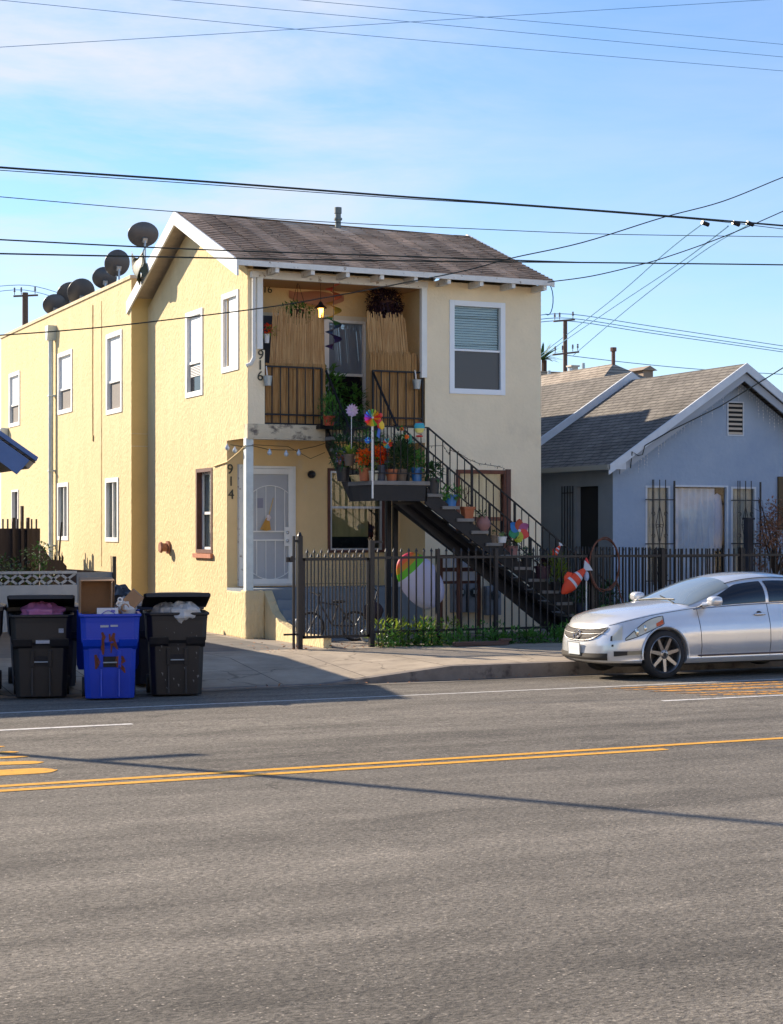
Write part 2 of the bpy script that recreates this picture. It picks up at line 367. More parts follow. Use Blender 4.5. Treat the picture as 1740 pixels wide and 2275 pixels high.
pr_ = rp(1472, 1558); ribbon('road_marking_white', [Vector((pr_.x, pr_.y, 0)), Vector((30, pr_.y, 0))], .10, wht)
# painted bars left and right (words painted for drivers, seen end on)
def bars(lst, mat):
    for (a, b, w) in lst:
        p, q = rp(*a), rp(*b); n = 10; bm = MB()
        for i in range(n):
            t0, t1 = i / n, (i + 1) / n
            def W_(t): return w * (1 if t < .75 else max(.12, math.sqrt(max(0, 1 - ((t - .75) / .25) ** 2))))
            A = p.lerp(q, t0); B = p.lerp(q, t1)
            wa, wb = W_(t0), W_(t1)
            bm.quad((A.x, A.y - wa / 2, road_z(A.y) + .005), (B.x, B.y - wb / 2, road_z(B.y) + .005), (B.x, B.y + wb / 2, road_z(B.y) + .005), (A.x, A.y + wa / 2, road_z(A.y) + .005))
        tag(bm.build('road_marking_yellow_bar', mat, fix=False), kind='structure')
bars([((-90, 1664), (12, 1659), .10), ((-90, 1676), (42, 1671), .13), ((-90, 1689), (66, 1681), .11), ((-90, 1700), (97, 1694), .22), ((-90, 1723), (127, 1711), .34)], yel)
bars([((1900, 1508), (1345, 1531), .12), ((1900, 1514), (1385, 1534), .16), ((1900, 1522), (1440, 1537), .20), ((1900, 1533), (1500, 1541), .13), ((1900, 1537), (1545, 1545), .16)], yel_w)

# kerb with the dropped part at the driveway, pavement, yards
def ktop(x):      # height of the pavement edge above z=0
    if x < 3.5: return .04
    if x < 5.0: return .04 - .19 * (x - 3.5) / 1.5
    if x < 9.3: return -.15
    if x < 11.3: return -.15 + .19 * (x - 9.3) / 2.0
    return .04
xs = [-60, 2, 3.5, 4.25, 5, 7, 9.3, 9.9, 10.6, 11.3, 12, 20, 90]
k = MB()
for a, b in zip(xs, xs[1:]):
    za, zb = ktop(a), ktop(b); zl = GZ - .02
    k.quad((a, KY, zl), (b, KY, zl), (b, KY + .015, zb), (a, KY + .015, za))
    k.quad((a, KY + .015, za), (b, KY + .015, zb), (b, KY + .17, zb + .006), (a, KY + .17, za + .006))
tag(k.build('kerb', conc_dark, fix=False), kind='structure')
g = MB()
for a, b in zip(xs, xs[1:]): g.quad((a, KY - .42, road_z(KY - .42) + .005), (b, KY - .42, road_z(KY - .42) + .005), (b, KY - .001, GZ + .006), (a, KY - .001, GZ + .006))
tag(g.build('gutter', M('gutter_concrete', (.17, .15, .125), .9, bump=(40, .6, .006), var=(3, .25), dirt=(3, .5, .68, (.07, .06, .05)), spec=.2, stretch=(.4, 1, 1)), fix=False), kind='structure')
s = MB(); ys = [KY + .17, 23.1, 23.9, 24.8, 26.2]
def pz(x, y):
    t = min(1, (y - KY - .17) / 2.2); return (ktop(x) + .006) * (1 - t) + .075 * t
def paving_mat():
    m = bpy.data.materials.new('pavement_concrete'); m.use_nodes = True; t = m.node_tree; n = t.nodes; l = t.links; p = n['Principled BSDF']; p.inputs['Roughness'].default_value = .92
    p.inputs['Specular IOR Level'].default_value = .2
    c = n.new('ShaderNodeTexCoord'); b = n.new('ShaderNodeTexBrick'); b.offset = 0; b.inputs['Scale'].default_value = 1; b.inputs['Brick Width'].default_value = 1.25; b.inputs['Row Height'].default_value = 1.25
    b.inputs['Mortar Size'].default_value = .008; b.inputs['Color1'].default_value = (.37, .31, .24, 1); b.inputs['Color2'].default_value = (.34, .285, .22, 1); b.inputs['Mortar'].default_value = (.10, .085, .07, 1)
    l.new(c.outputs['Object'], b.inputs['Vector'])
    g = n.new('ShaderNodeTexNoise'); g.inputs['Scale'].default_value = 1.1; g.inputs['Detail'].default_value = 10; g.inputs['Roughness'].default_value = .72; l.new(c.outputs['Object'], g.inputs['Vector'])
    r = n.new('ShaderNodeMapRange'); r.inputs['From Min'].default_value = .32; r.inputs['From Max'].default_value = .68; r.inputs['To Min'].default_value = .68; r.inputs['To Max'].default_value = 1.2; l.new(g.outputs['Fac'], r.inputs['Value'])
    mx = n.new('ShaderNodeVectorMath'); mx.operation = 'SCALE'; l.new(b.outputs['Color'], mx.inputs[0]); l.new(r.outputs[0], mx.inputs['Scale']); vo = n.new('ShaderNodeTexVoronoi'); vo.inputs['Scale'].default_value = 2.2; l.new(c.outputs['Object'], vo.inputs['Vector']); vr = n.new('ShaderNodeMapRange'); vr.inputs['From Min'].default_value = .05; vr.inputs['From Max'].default_value = .075; vr.inputs['To Min'].default_value = .45; vr.inputs['To Max'].default_value = 1; l.new(vo.outputs['Distance'], vr.inputs['Value'])
    m2 = n.new('ShaderNodeVectorMath'); m2.operation = 'SCALE'; l.new(mx.outputs[0], m2.inputs[0]); l.new(vr.outputs[0], m2.inputs['Scale'])
    dn = n.new('ShaderNodeTexNoise'); dn.inputs['Scale'].default_value = 1.2; dn.inputs['Detail'].default_value = 6; l.new(c.outputs['Object'], dn.inputs['Vector'])
    av = n.new('ShaderNodeVectorMath'); av.operation = 'MULTIPLY_ADD'; av.inputs[1].default_value = (.9, .9, 0); l.new(dn.outputs['Color'], av.inputs[0]); l.new(c.outputs['Object'], av.inputs[2])
    ve = n.new('ShaderNodeTexVoronoi'); ve.feature = 'DISTANCE_TO_EDGE'; ve.inputs['Scale'].default_value = .45; l.new(av.outputs[0], ve.inputs['Vector']); er = n.new('ShaderNodeMapRange'); er.inputs['From Min'].default_value = .002; er.inputs['From Max'].default_value = .009; er.inputs['To Min'].default_value = .6; er.inputs['To Max'].default_value = 1; l.new(ve.outputs['Distance'], er.inputs['Value'])
    m3 = n.new('ShaderNodeVectorMath'); m3.operation = 'SCALE'; l.new(m2.outputs[0], m3.inputs[0]); l.new(er.outputs[0], m3.inputs['Scale']); l.new(m3.outputs[0], p.inputs['Base Color'])
    bu = n.new('ShaderNodeBump'); bu.inputs['Strength'].default_value = .5; bu.inputs['Distance'].default_value = .006
    g2 = n.new('ShaderNodeTexNoise'); g2.inputs['Scale'].default_value = 40; l.new(c.outputs['Object'], g2.inputs['Vector']); l.new(g2.outputs['Fac'], bu.inputs['Height']); l.new(bu.outputs[0], p.inputs['Normal'])
    return m
pav = paving_mat()
for a, b in zip(xs, xs[1:]):
    for y0, y1 in zip(ys, ys[1:]): s.quad((a, y0, pz(a, y0)), (b, y0, pz(b, y0)), (b, y1, pz(b, y1)), (a, y1, pz(a, y1)))
tag(s.build('pavement', pav, fix=False), kind='structure')
tag(MB().quad((-60, 26.2, .075), (10.35, 26.2, .075), (10.35, 60, .12), (-60, 60, .12)).build('driveway', M('driveway_asphalt', (.13, .12, .11), .9, bump=(40, .5, .005), var=(2, .25))), kind='structure')
tag(MB().quad((10.35, 26.2, .075), (90, 26.2, .075), (90, 60, .12), (10.35, 60, .12)).build('yard', M('yard_concrete', (.24, .21, .18), .9, bump=(30, .5, .005), var=(2, .25))), kind='structure')
tag(MB().quad((-900, 60, .1), (900, 60, .1), (900, 1200, .1), (-900, 1200, .1)).build('ground', M('far_ground', (.14, .12, .09), .95, var=(.1, .3))), kind='structure')
tag(MB().quad((-900, -600, -.03), (900, -600, -.03), (900, 1.5, -.03), (-900, 1.5, -.03)).build('ground', M('near_ground', (.22, .2, .17), .95, var=(.3, .2))), kind='structure')
# near pavement behind the camera
tag(MB().box(-60, 90, -3.2, 1.5, -.05, .12).build('pavement', pav), kind='structure')

# ------------------------------------------------------------------ wall builder with real openings
def wall_holes(mb, P, U, V, w, h, holes, reveal, Nn):
    """flat wall at P spanned by unit vectors U, V; holes (u0,u1,v0,v1); reveals go along Nn by 'reveal'"""
    us = sorted({0, w, *[x for h_ in holes for x in h_[:2]]}); vs = sorted({0, h, *[x for h_ in holes for x in h_[2:]]})
    pt = lambda u, v, d=0: P + U * u + V * v + Nn * d
    for a, b in zip(us, us[1:]):
        for c, d in zip(vs, vs[1:]):
            m_, n_ = (a + b) / 2, (c + d) / 2
            if any(x[0] < m_ < x[1] and x[2] < n_ < x[3] for x in holes): continue
            mb.quad(pt(a, c), pt(b, c), pt(b, d), pt(a, d))
    for (a, b, c, d) in holes:
        if reveal:
            for p_, q_ in (((a, c), (b, c)), ((b, c), (b, d)), ((b, d), (a, d)), ((a, d), (a, c))):
                mb.quad(pt(*p_), pt(*q_), pt(*q_, reveal), pt(*p_, reveal))
def frame_on(P, U, V, Nn, w, h, t, d0, d1, extra=()):
    """rectangular frame of bar width t, from depth d0 to d1 along Nn (Nn points into the wall)"""
    b = MB()
    def bx(u0, u1, v0, v1, a=d0, c=d1):
        vs = [P + U * u + V * v + Nn * n for n in (a, c) for v in (v0, v1) for u in (u0, u1)]
        b.add(vs, [(0, 1, 3, 2), (4, 6, 7, 5), (0, 4, 5, 1), (2, 3, 7, 6), (0, 2, 6, 4), (1, 5, 7, 3)])
    bx(0, t, 0, h); bx(w - t, w, 0, h); bx(t, w - t, 0, t); bx(t, w - t, h - t, h)
    for e in extra: bx(*e)
    return b
def slab(P, U, V, Nn, u0, u1, v0, v1, d0, d1):
    b = MB(); vs = [P + U * u + V * v + Nn * n for n in (d0, d1) for v in (v0, v1) for u in (u0, u1)]
    return b.add(vs, [(0, 1, 3, 2), (4, 6, 7, 5), (0, 4, 5, 1), (2, 3, 7, 6), (0, 2, 6, 4), (1, 5, 7, 3)])
Zv = Vector((0, 0, 1)); Xv = Vector((1, 0, 0)); Yv = Vector((0, 1, 0))

# ================================================================== the yellow house
XL, XR, YF, YR, XB = 10.55, 16.47, 29.0, 30.1, 10.20        # left, right, front, recess wall, rear block side
YJ, YE = 35.05, 47.6
house = root('yellow_house', (13.5, 32, .1), 'two storey yellow stucco house with brown shingle roof and recessed balcony', 'house')
# -- windows -----------------------------------------------------
def win_side(xw, y0, y1, z0, z1, kind, hole_list):
    hole_list.append((y0, y1, z0, z1))
    P = Vector((xw, y1, z0)); U = -Yv; V = Zv; Nn = Xv; w = y1 - y0; h = z1 - z0
    if kind in ('blind', 'blindopen'):
        f = frame_on(P, U, V, Nn, w, h, .10, -.02, .09, extra=[(.10, w - .10, h * .40 - .025, h * .40 + .025, .02, .08)]).build('window', white, house, bevel=.004)
        slab(P, U, V, Nn, .10, w - .10, h * .42, h - .10, .045, .07).build('blind', blind, f)
        if kind == 'blind': slab(P, U, V, Nn, .10, w - .10, .10, h * .385, .06, .07).build('screen', screen, f)
        else:
            slab(P, U, V, Nn, .10, w - .10, .10, h * .385, .06, .065).build('pane', pane_dark, f)
            b = MB()
            for i in range(7): z = h * .24 + i * .03; vs = slab(P, U, V, Nn, .18, w - .12, z, z + .016, .035, .05); b.v += [];  b.add(vs.v, vs.f)
            b.build('blind', blind, f)
    elif kind == 'slider':
        f = frame_on(P, U, V, Nn, w, h, .095, -.02, .08, extra=[(w * .5 - .025, w * .5 + .025, .095, h - .095, .01, .08)]).build('window', white, house, bevel=.004)
        slab(P, U, V, Nn, .095, w - .095, .095, h - .095, .05, .06).build('pane', pane_clear, f)
        slab(P, U, V, Nn, .095, w * .5, .095, h - .095, .09, .10).build('blind', M('grey_curtain', (.33, .31, .29), .8, var=(14, .2), stretch=(1, 1, .1)), f)
        slab(P, U, V, Nn, w * .5, w - .095, .095, h - .095, .11, .12).build('curtain', M('dark_curtain', (.12, .11, .10), .8, var=(14, .3), stretch=(1, 1, .1)), f)
    elif kind == 'plain':
        f = frame_on(P, U, V, Nn, w, h, .10, -.02, .06).build('window', white, house, bevel=.004)
        slab(P, U, V, Nn, .10, w - .10, .10, h - .10, .03, .045).build('shutter', blind, f)
holesA = []; hb = []
win_side(XL, 29.45, 30.37, 4.86, 6.30, 'plain', holesA)
win_side(XL, 31.45, 32.49, 4.55, 6.20, 'blindopen', holesA)
win_side(XB, 35.72, 36.95, 4.48, 6.22, 'blind', hb); win_side(XB, 39.88, 41.24, 4.74, 6.20, 'blind', hb); win_side(XB, 45.29, 46.57, 4.72, 6.15, 'blind', hb)
win_side(XB, 35.99, 37.02, 1.74, 3.11, 'slider', hb); win_side(XB, 40.25, 41.28, 1.75, 3.11, 'slider', hb)
hb.append((45.45, 46.24, .9, 3.05))
f = frame_on(Vector((XB, 46.24, .9)), -Yv, Zv, Xv, .79, 2.15, .05, -.02, .08).build('window', white, house)
slab(Vector((XB, 46.24, .9)), -Yv, Zv, Xv, .05, .74, .05, 2.10, .07, .08).build('pane', pane_dark, f)
slab(Vector((XB, 46.24, .9)), -Yv, Zv, Xv, .40, .70, .05, 2.08, .05, .065).build('curtain', M('pink_curtain', (.62, .5, .5), .8), f)
# brown framed side window low at the front
holesA.append((30.91, 31.86, 1.56, 3.16))
P = Vector((XL, 31.86, 1.56)); w, h = .95, 1.60
f = frame_on(P, -Yv, Zv, Xv, w, h, .07, -.015, .17).build('window', brown_wood, house)
fs = frame_on(P + Zv * .07 - Yv * .07, -Yv, Zv, Xv, w - .14, h - .14, .045, .09, .13, extra=[(.045, w - .185, .66, .71, .09, .13)]).build('sash', white, f)
slab(P, -Yv, Zv, Xv, .11, w - .11, .11, h - .11, .115, .12).build('pane', pane_clear, f)
cu = MB(); cu.grid(lambda u, v: Vector((XL + .17 + .018 * sin(u * 30), 30.99 + u * .78, 1.66 + v * 1.4)), 40, 1); cu.build('curtain', M('lace_curtain', (.62, .60, .56), .9), f)
MB().box(XL - .06, XL, 30.86, 31.92, 1.47, 1.55).build('sill', M('red_brown_sill', (.42, .16, .09), .8, var=(8, .2)), f)
# -- walls -------------------------------------------------------
ZT = 6.60; ZR = 8.02; YM = 32.05
wb = MB(); 
def hA(l): return [(a - 29.0, b - 29.0, c - 0, d - 0) for a, b, c, d in l]
# left wall of the front block; porch opening at the front bottom corner (Y 29..30.1, below 3.62)
H = hA(holesA) + [(0, 1.1, 0, 3.62)]
wall_holes(wb, Vector((XL, 29, 0)), Yv, Zv, YJ - 29, ZT, H, 0, Xv)
for a, b, c, d in holesA:
    for p_, q_ in (((a, c), (b, c)), ((b, c), (b, d)), ((b, d), (a, d)), ((a, d), (a, c))):
        wb.quad((XL, *p_), (XL, *q_), (XL + .2, *q_), (XL + .2, *p_))
wb.add([(XL, 29, ZT), (XL, YJ, ZT), (XL, YM, ZT + (ZR - ZT) * .93)], [(0, 1, 2)])
wb.build('side_wall', stucco, house, fix=False)
MB().add([(XR, 29, ZT), (XR, YJ, ZT), (XR, YM, ZT + (ZR - ZT) * .93)], [(0, 2, 1)]).build('side_wall', stucco, house, fix=False)
# rear block
wr = MB(); Hb = [(a - YJ, b - YJ, c, d) for a, b, c, d in hb]
wall_holes(wr, Vector((XB, YJ, 0)), Yv, Zv, YE - YJ, 7.2, Hb, .2, Xv)
wr.build('rear_wall', stucco, house, fix=False); XR_ = XR; XR = 17.0  # rear block widened out of view so its shadow reaches further right
we = MB(); we.quad((XB, YJ, 0), (XL + .3, YJ, 0), (XL + .3, YJ, 7.2), (XB, YJ, 7.2)); we.quad((XL + .3, YJ, 5), (XR, YJ, 5), (XR, YJ, 7.2), (XL + .3, YJ, 7.2)); we.quad((XR_, YJ, 0), (XR, YJ, 0), (XR, YJ, 5), (XR_, YJ, 5))
we.quad((XB, YE, 0), (XR, YE, 0), (XR, YE, 7.2), (XB, YE, 7.2)); we.quad((XR, YJ, 0), (XR, YE, 0), (XR, YE, 7.2), (XR, YJ, 7.2))
we.build('rear_wall', stucco_y2 if 'stucco_y2' in globals() else M('yellow_stucco_smooth', (.70, .505, .215), .95, bump=(20, .3, .008), var=(1.1, .07), spec=.1), house, fix=False)
pc = MB(); pc.box(XB - .03, XB + .25, YJ - .015, YE + .02, 7.2, 7.27); pc.box(XB + .25, XR, YJ - .015, YJ + .2, 7.2, 7.27); pc.box(XB + .25, XR + .02, YE - .2, YE + .02, 7.2, 7.27)
pc.build('parapet_cap', M('parapet_mortar', (.62, .50, .33), .9, bump=(8, .9, .03), var=(4, .2)), house)
MB().quad((XB + .2, YJ, 6.9), (XR, YJ, 6.9), (XR, YE, 6.9), (XB + .2, YE, 6.9)).build('flat_roof', M('roof_felt', (.2, .19, .18), .9), house); XR = XR_
# front wall (right part, with upper window) and the recess
fw = MB(); OX0, OX1 = 10.80, 14.02
wall_holes(fw, Vector((OX1, YF, 0)), Xv, Zv, XR - OX1, ZT, [(14.52 - OX1, 15.69 - OX1, 4.53, 6.27), (14.66 - OX1, 15.72 - OX1, 1.35, 3.12)], .16, Yv)
fw.quad((XR, YF, 0), (XR, YJ, 0), (XR, YJ, ZT), (XR, YF, ZT))
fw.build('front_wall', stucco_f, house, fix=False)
fb = MB(); fb.box(XL + .004, OX0, YF, YF + .12, 3.62, ZT); fb.box(OX0, 10.87, YF, YF + .11, 3.87, 5.18)                  # corner strip beside the balcony
fb.box(OX0, OX1, YF, YF + .10, 6.45, ZT)                         # header
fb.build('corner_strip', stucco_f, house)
sb = MB(); sb.box(XL - .012, OX1, YF - .02, YF + .14, 3.60, 3.87)
sb.build('balcony_edge', M('stained_cream_stucco', (.62, .53, .38), .95, bump=(14, .8, .015), var=(2, .1), dirt=(5, .52, .64, (.16, .13, .11)), stretch=(.8, 1, 1.2)), house)
rc = MB()
wall_holes(rc, Vector((XL, YR, .5)), Xv, Zv, OX1 - XL, 6.2, [(12.58 - XL, 13.64 - XL, 1.12, 2.60), (12.50 - XL, 13.30 - XL, 3.4, 5.42)], .14, Yv)
rc.quad((OX1, YF, 0), (OX1, YR, 0), (OX1, YR, 6.7), (OX1, YF, 6.7))
rc.quad((XL + .1, YF, 3.62), (XL + .1, YR, 3.62), (XL + .1, YR, 6.7), (XL + .1, YF, 6.7))
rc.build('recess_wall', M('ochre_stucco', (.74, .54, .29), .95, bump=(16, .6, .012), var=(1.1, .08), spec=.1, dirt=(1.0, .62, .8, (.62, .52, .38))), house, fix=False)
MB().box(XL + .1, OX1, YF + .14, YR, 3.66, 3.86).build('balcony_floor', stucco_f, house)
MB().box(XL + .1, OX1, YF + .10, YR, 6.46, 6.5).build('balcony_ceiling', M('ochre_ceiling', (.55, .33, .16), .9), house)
cw = M('ceiling_reflection_tint', (.60, .30, .20), .8, transl=.4)  # translucent cloth added in place of reddish light reflected on the ceiling
c_ = MB(); c_.grid(lambda u, v: Vector((11.75 + u * 1.1, YR - .03 - .25 * v * (1 - abs(2 * u - 1)), 6.42 - .32 * v * (1 - .6 * abs(2 * u - 1)) - .02 * sin(9 * u))), 16, 5); tag(c_.build('reflection_cloth', cw), 'orange cloth standing in for reflected light under the balcony ceiling', 'cloth')
# white trim: posts and header of the balcony, porch post
tr = MB(); tr.box(10.71, 10.82, YF - .05, YF + .13, 5.19, 6.46)
tr.build('balcony_post', white, house, bevel=.006)
tr = MB(); tr.box(OX1 - .09, OX1 + .02, YF - .05, YF + .05, 4.80, 6.46); tr.build('balcony_post', white, house, bevel=.006)
tr = MB(); tr.box(10.62, OX1 + .04, YF - .04, YF + .04, 6.44, 6.57); tr.build('balcony_header', white_old, house, bevel=.004)
tr = MB(); tr.box(10.52, 10.66, YF + .0, YF + .14, .86, 3.62); tr.build('porch_post', M('porch_post_paint', (.66, .72, .70), .6, bump=(12, .5, .01), var=(5, .12)), house, bevel=.008)
tr = MB(); tr.tube([(10.63, YF - .10, 6.46), (10.63, YF - .10, 5.15), (10.63, YF - .10, 5.02), (10.58, YF - .09, 4.92), (10.50, YF - .06, 4.88)], .035, 10); tr.box(10.58, 10.70, YF - .16, YF - .02, 6.44, 6.54)
tr.build('drain_pipe', white_old, house, smooth=40)
# upper right window
P = Vector((14.52, YF, 4.53)); w, h = 1.17, 1.74
f = frame_on(P, Xv, Zv, Yv, w, h, .10, -.025, .10, extra=[(.10, w - .10, .80, .84, .0, .09)]).build('window', M('bright_white_vinyl', (.80, .83, .88), .35), house, bevel=.005)
slab(P, Xv, Zv, Yv, .10, w - .10, .84, h - .10, .05, .055).build('pane', pane_clear, f)
b = MB(); R_ = random.Random(3)
for i in range(17): z = 4.53 + .86 + i * .047; b.quad((14.62, YF + .10, z), (15.59, YF + .10, z + .004), (15.59, YF + .125, z + .043), (14.62, YF + .125, z + .04))
b.build('blind', blind, f)
slab(P, Xv, Zv, Yv, .10, w - .10, .10, .80, .03, .035).build('screen', M('dark_window_screen', (.055, .058, .065), .35), f)
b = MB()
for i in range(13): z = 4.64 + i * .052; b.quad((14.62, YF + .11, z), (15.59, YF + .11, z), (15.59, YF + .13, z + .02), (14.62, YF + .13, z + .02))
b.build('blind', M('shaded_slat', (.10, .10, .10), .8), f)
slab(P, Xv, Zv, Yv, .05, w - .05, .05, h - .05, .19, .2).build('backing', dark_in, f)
# lower right window behind the stair
P = Vector((14.66, YF, 1.35)); w, h = 1.06, 1.77
f = frame_on(P, Xv, Zv, Yv, w, h, .07, -.03, .12, extra=[(.07, w - .07, .82, .89, .0, .1)]).build('window', M('rust_brown_wood', (.15, .045, .022), .7, var=(6, .3), bump=(16, .3, .004)), house)
MB().box(15.70, 15.80, YF - .04, YF, 1.35, 3.14).build('casing', brown_wood, f)
slab(P, Xv, Zv, Yv, .07, w - .07, .89, h - .07, .03, .035).build('pane', pane_clear, f)
slab(P, Xv, Zv, Yv, .07, w - .07, .07, .82, .03, .035).build('pane', pane_dark, f)
b = MB(); b.grid(lambda u, v: Vector((14.72 + u * .94, YF + .10 + .012 * sin(u * 40), 2.22 + v * .86)), 40, 1); b.build('curtain', M('cream_curtain', (.72, .62, .46), .9), f)
# lower recess window (beside the stair)
P = Vector((12.58, YR, 1.62)); w, h = 1.06, 1.48
f = frame_on(P - Xv * .05 - Zv * .05, Xv, Zv, Yv, w + .1, h + .1, .05, -.03, .10).build('window', brown_wood, house)
fs = frame_on(P, Xv, Zv, Yv, w, h, .035, -.01, .05, extra=[(.035, w - .035, .78, .82, -.01, .05)]).build('sash', M('aluminium_sash', (.42, .43, .45), .4, .6), f)
slab(P, Xv, Zv, Yv, .035, w - .035, .035, h - .035, .03, .035).build('pane', pane_clear, f)
slab(P, Xv, Zv, Yv, .03, w - .03, .82, h - .03, .10, .11).build('curtain', M('ochre_reflection', (.50, .37, .17), .9, var=(12, .2), stretch=(1, 1, .08)), f)  # ochre sheets stand in for the sunlit wall reflected in this window
slab(P, Xv, Zv, Yv, .03, w * .78, .25, .80, .11, .12).build('curtain', M('ochre_reflection', (.5, .37, .17)), f)
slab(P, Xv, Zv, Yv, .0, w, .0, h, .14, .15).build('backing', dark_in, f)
MB().box(13.70, 13.76, YR - .04, YR, .95, 3.4).build('door_casing', M('pale_casing', (.5, .48, .42), .7), house)
# door 914 with white security screen
DX0, DX1, DZ0, DZ1 = 10.86, 11.87, .97, 3.17
P = Vector((DX0, YR, DZ0)); w, h = DX1 - DX0, DZ1 - DZ0
door = frame_on(P, Xv, Zv, Yv, w, h, .045, -.06, .0).build('door', white, house, bevel=.003)
slab(P, Xv, Zv, Yv, .045, w - .045, .03, h - .045, -.012, -.004).build('door_panel', M('door_grey', (.36, .37, .39), .6, var=(2, .06)), door)
sg = frame_on(P + Xv * .05 + Zv * .03, Xv, Zv, Yv, w - .10, h - .08, .10, -.085, -.05)
sg.build('screen_frame', white, door, bevel=.003)
sc = MB(); iw0, iw1 = DX0 + .15, DX1 - .15; zt = DZ0 + h - .05 - .10; zb_ = DZ0 + .13; yb = YR - .065
def arc(cx, cz, r, a0, a1, n=16): return [(cx + r * cos(a0 + (a1 - a0) * i / n), yb, cz + r * sin(a0 + (a1 - a0) * i / n)) for i in range(n + 1)]
xm = (iw0 + iw1) / 2; zmid = 1.97
sc.bar((iw0, yb, zmid), (iw1, yb, zmid), .02, .025); sc.bar((iw0, yb, zmid - .16), (iw1, yb, zmid - .16), .02, .025)
hw = (iw1 - iw0) / 2
sc.tube(arc(xm, 2.28, .53, radians(132), radians(42)), .009, 6); sc.tube(arc(xm, 1.62, .53, radians(222), radians(318)), .009, 6)
for fx in (.13, .38, .64, .9):
    x = iw0 + (iw1 - iw0) * fx; dz = math.sqrt(max(.01, .53 ** 2 - (x - xm) ** 2))
    sc.bar((x, yb, zmid), (x, yb, 2.28 + dz), .013); sc.bar((x, yb, zmid - .16), (x, yb, 1.62 - dz), .013)
sc.build('security_bars', white, door)
sc = MB(); sc.box(iw0 + .0, iw1, YR - .045, YR - .040, zb_, zt); sc.build('mesh_screen', M('grey_screen', (.42, .43, .46), .6, var=(3, .05)), door)
lk = MB(); lk.box(DX1 - .24, DX1 - .13, YR - .10, YR - .08, 1.70, 2.05); hd = lk.build('lock_plate', white, door)
for z in (1.95, 1.80):
    kn = MB(); kn.lathe([(.0, 0), (.03, 0), (.034, .02), (.02, .045), (0, .05)], 12, T=Matrix.Rotation(radians(90), 4, 'X'), c=(DX1 - .185, YR - .10, z)); kn.build('door_knob', M('chrome', (.7, .7, .72), .15, 1), door, smooth=50)
MB().box(DX0 + .25, DX0 + .37, YR - .052, YR - .046, 2.40, 2.58).build('notice', M('grey_notice', (.25, .25, .32), .8), door)
MB().box(DX0 - .11, DX0, YR - .10, YR, DZ0, DZ1 + .02).build('door_jamb', white_old, house)
# small broom hung on the door
br = root('decorative_broom', (DX0 + .47, YR - .11, 2.2), 'small straw broom with a bow hung on the white screen door', 'broom')
b = MB(); p0 = Vector((DX0 + .55, YR - .11, 2.58)); p1 = Vector((DX0 + .45, YR - .11, 2.22)); b.cyl(p0, p1, .009, .012, 8); b.build('handle', M('broom_stick', (.62, .42, .16), .7), br)
b = MB(); R_ = random.Random(5)
for i in range(60):
    a = R_.uniform(-.12, .09); b.bar(p1 + Vector((a * .15, R_.uniform(-.01, .01), .03)), p1 + Vector((a - .04, R_.uniform(-.015, .015), -.24 + abs(a) * .2)), .006)
b.build('bristles', M('straw', (.60, .33, .07), .8), br)
b = MB(); b.blob(p1 + Vector((.0, -.02, .0)), (.04, .02, .05), .3, 10, 8, 3); b.build('bow', M('white_ribbon', (.7, .6, .6), .7), br)
# 914 numbers, 916 numbers
numm = M('dark_number', (.05, .045, .03), .6)
def number(txt, x, y, z, s_, sp=None):
    T = Matrix.Translation((x, y, z)) @ Matrix.Rotation(radians(90), 4, 'X')
    text_mesh(txt, s_, numm, 'house_number', T, house)
pn = [onY(511, 1042, YR), onY(513, 1069, YR), onY(513, 1098, YR)]
for ch, p in zip('914', pn): number(ch, p.x, YR - .012, p.z - .085, .25)
for ch, p in zip('916', [onY(579, 788, YF), onY(578, 811, YF), onY(578, 835, YF)]): number(ch, p.x, YF - .012, p.z - .08, .24)
p = onY(593, 643, YR); number('916', p.x - .04, YR - .012, p.z - .06, .19)
# round black wall lamp on the recess wall
b = MB(); p = onY(691, 1054, YR); b.lathe([(0, 0), (.07, 0), (.075, .05), (.05, .09), (0, .1)], 18, T=Matrix.Rotation(radians(90), 4, 'X'), c=(p.x, YR, p.z)); b.build('porch_lamp', black_iron, house, smooth=40)
# side details: wall vent, meter pipe, conduit, gutter pipe, small box
b = MB(); p = onX(376, 1216, XL); b.cyl((XL, p.y, p.z), (XL - .05, p.y, p.z), .13, .13, 18); b.cyl((XL - .05, p.y, p.z), (XL - .16, p.y, p.z), .085, .085, 16); b.cyl((XL - .16, p.y, p.z), (XL - .20, p.y, p.z), .115, .10, 18)
b.build('wall_vent', M('dull_copper', (.30, .13, .08), .5, .3, var=(9, .3)), house, smooth=40)
b = MB(); yd = 41.55; b.tube([(XB - .10, yd, 6.65), (XB - .10, yd, .15)], .062, 12); b.prism([(yd - .16, 6.9), (yd + .16, 6.9), (yd + .07, 6.55), (yd - .07, 6.55)], 'x', XB - .21, XB - .0)
for z in (1.6, 3.4, 5.2): b.box(XB - .17, XB, yd - .075, yd + .075, z, z + .04)
b.build('drain_pipe', M('pale_pipe', (.55, .60, .58), .5, .2, var=(4, .15)), house, smooth=40)
b = MB(); q = onX(207, 680, XB).y; b.tube([(XB - .012, q, 7.0), (XB - .014, q + .02, 5.6), (XB - .012, q, 4.1)], .010, 6); b.box(XB - .03, XB, q - .05, q + .03, 3.98, 4.10)
q2 = onX(226, 700, XB).y; b.tube([(XB - .008, q2, 7.0), (XB - .009, q2, 1.2)], .006, 6)
b.build('cable', M('cream_cable', (.60, .44, .2), .7), house)
b = MB(); b.box(XB + .0, XL, YJ - .012, YJ, 3.72, 3.74); b.box(XB, XL, YJ - .012, YJ, 3.98, 3.995); b.build('seam', stucco, house)
b = MB(); q = onX(14, 965, XB); b.box(XB - .22, XB, q.y - .3, q.y + .3, q.z - .28, q.z + .16); b.build('meter_box', galv, house, bevel=.02)
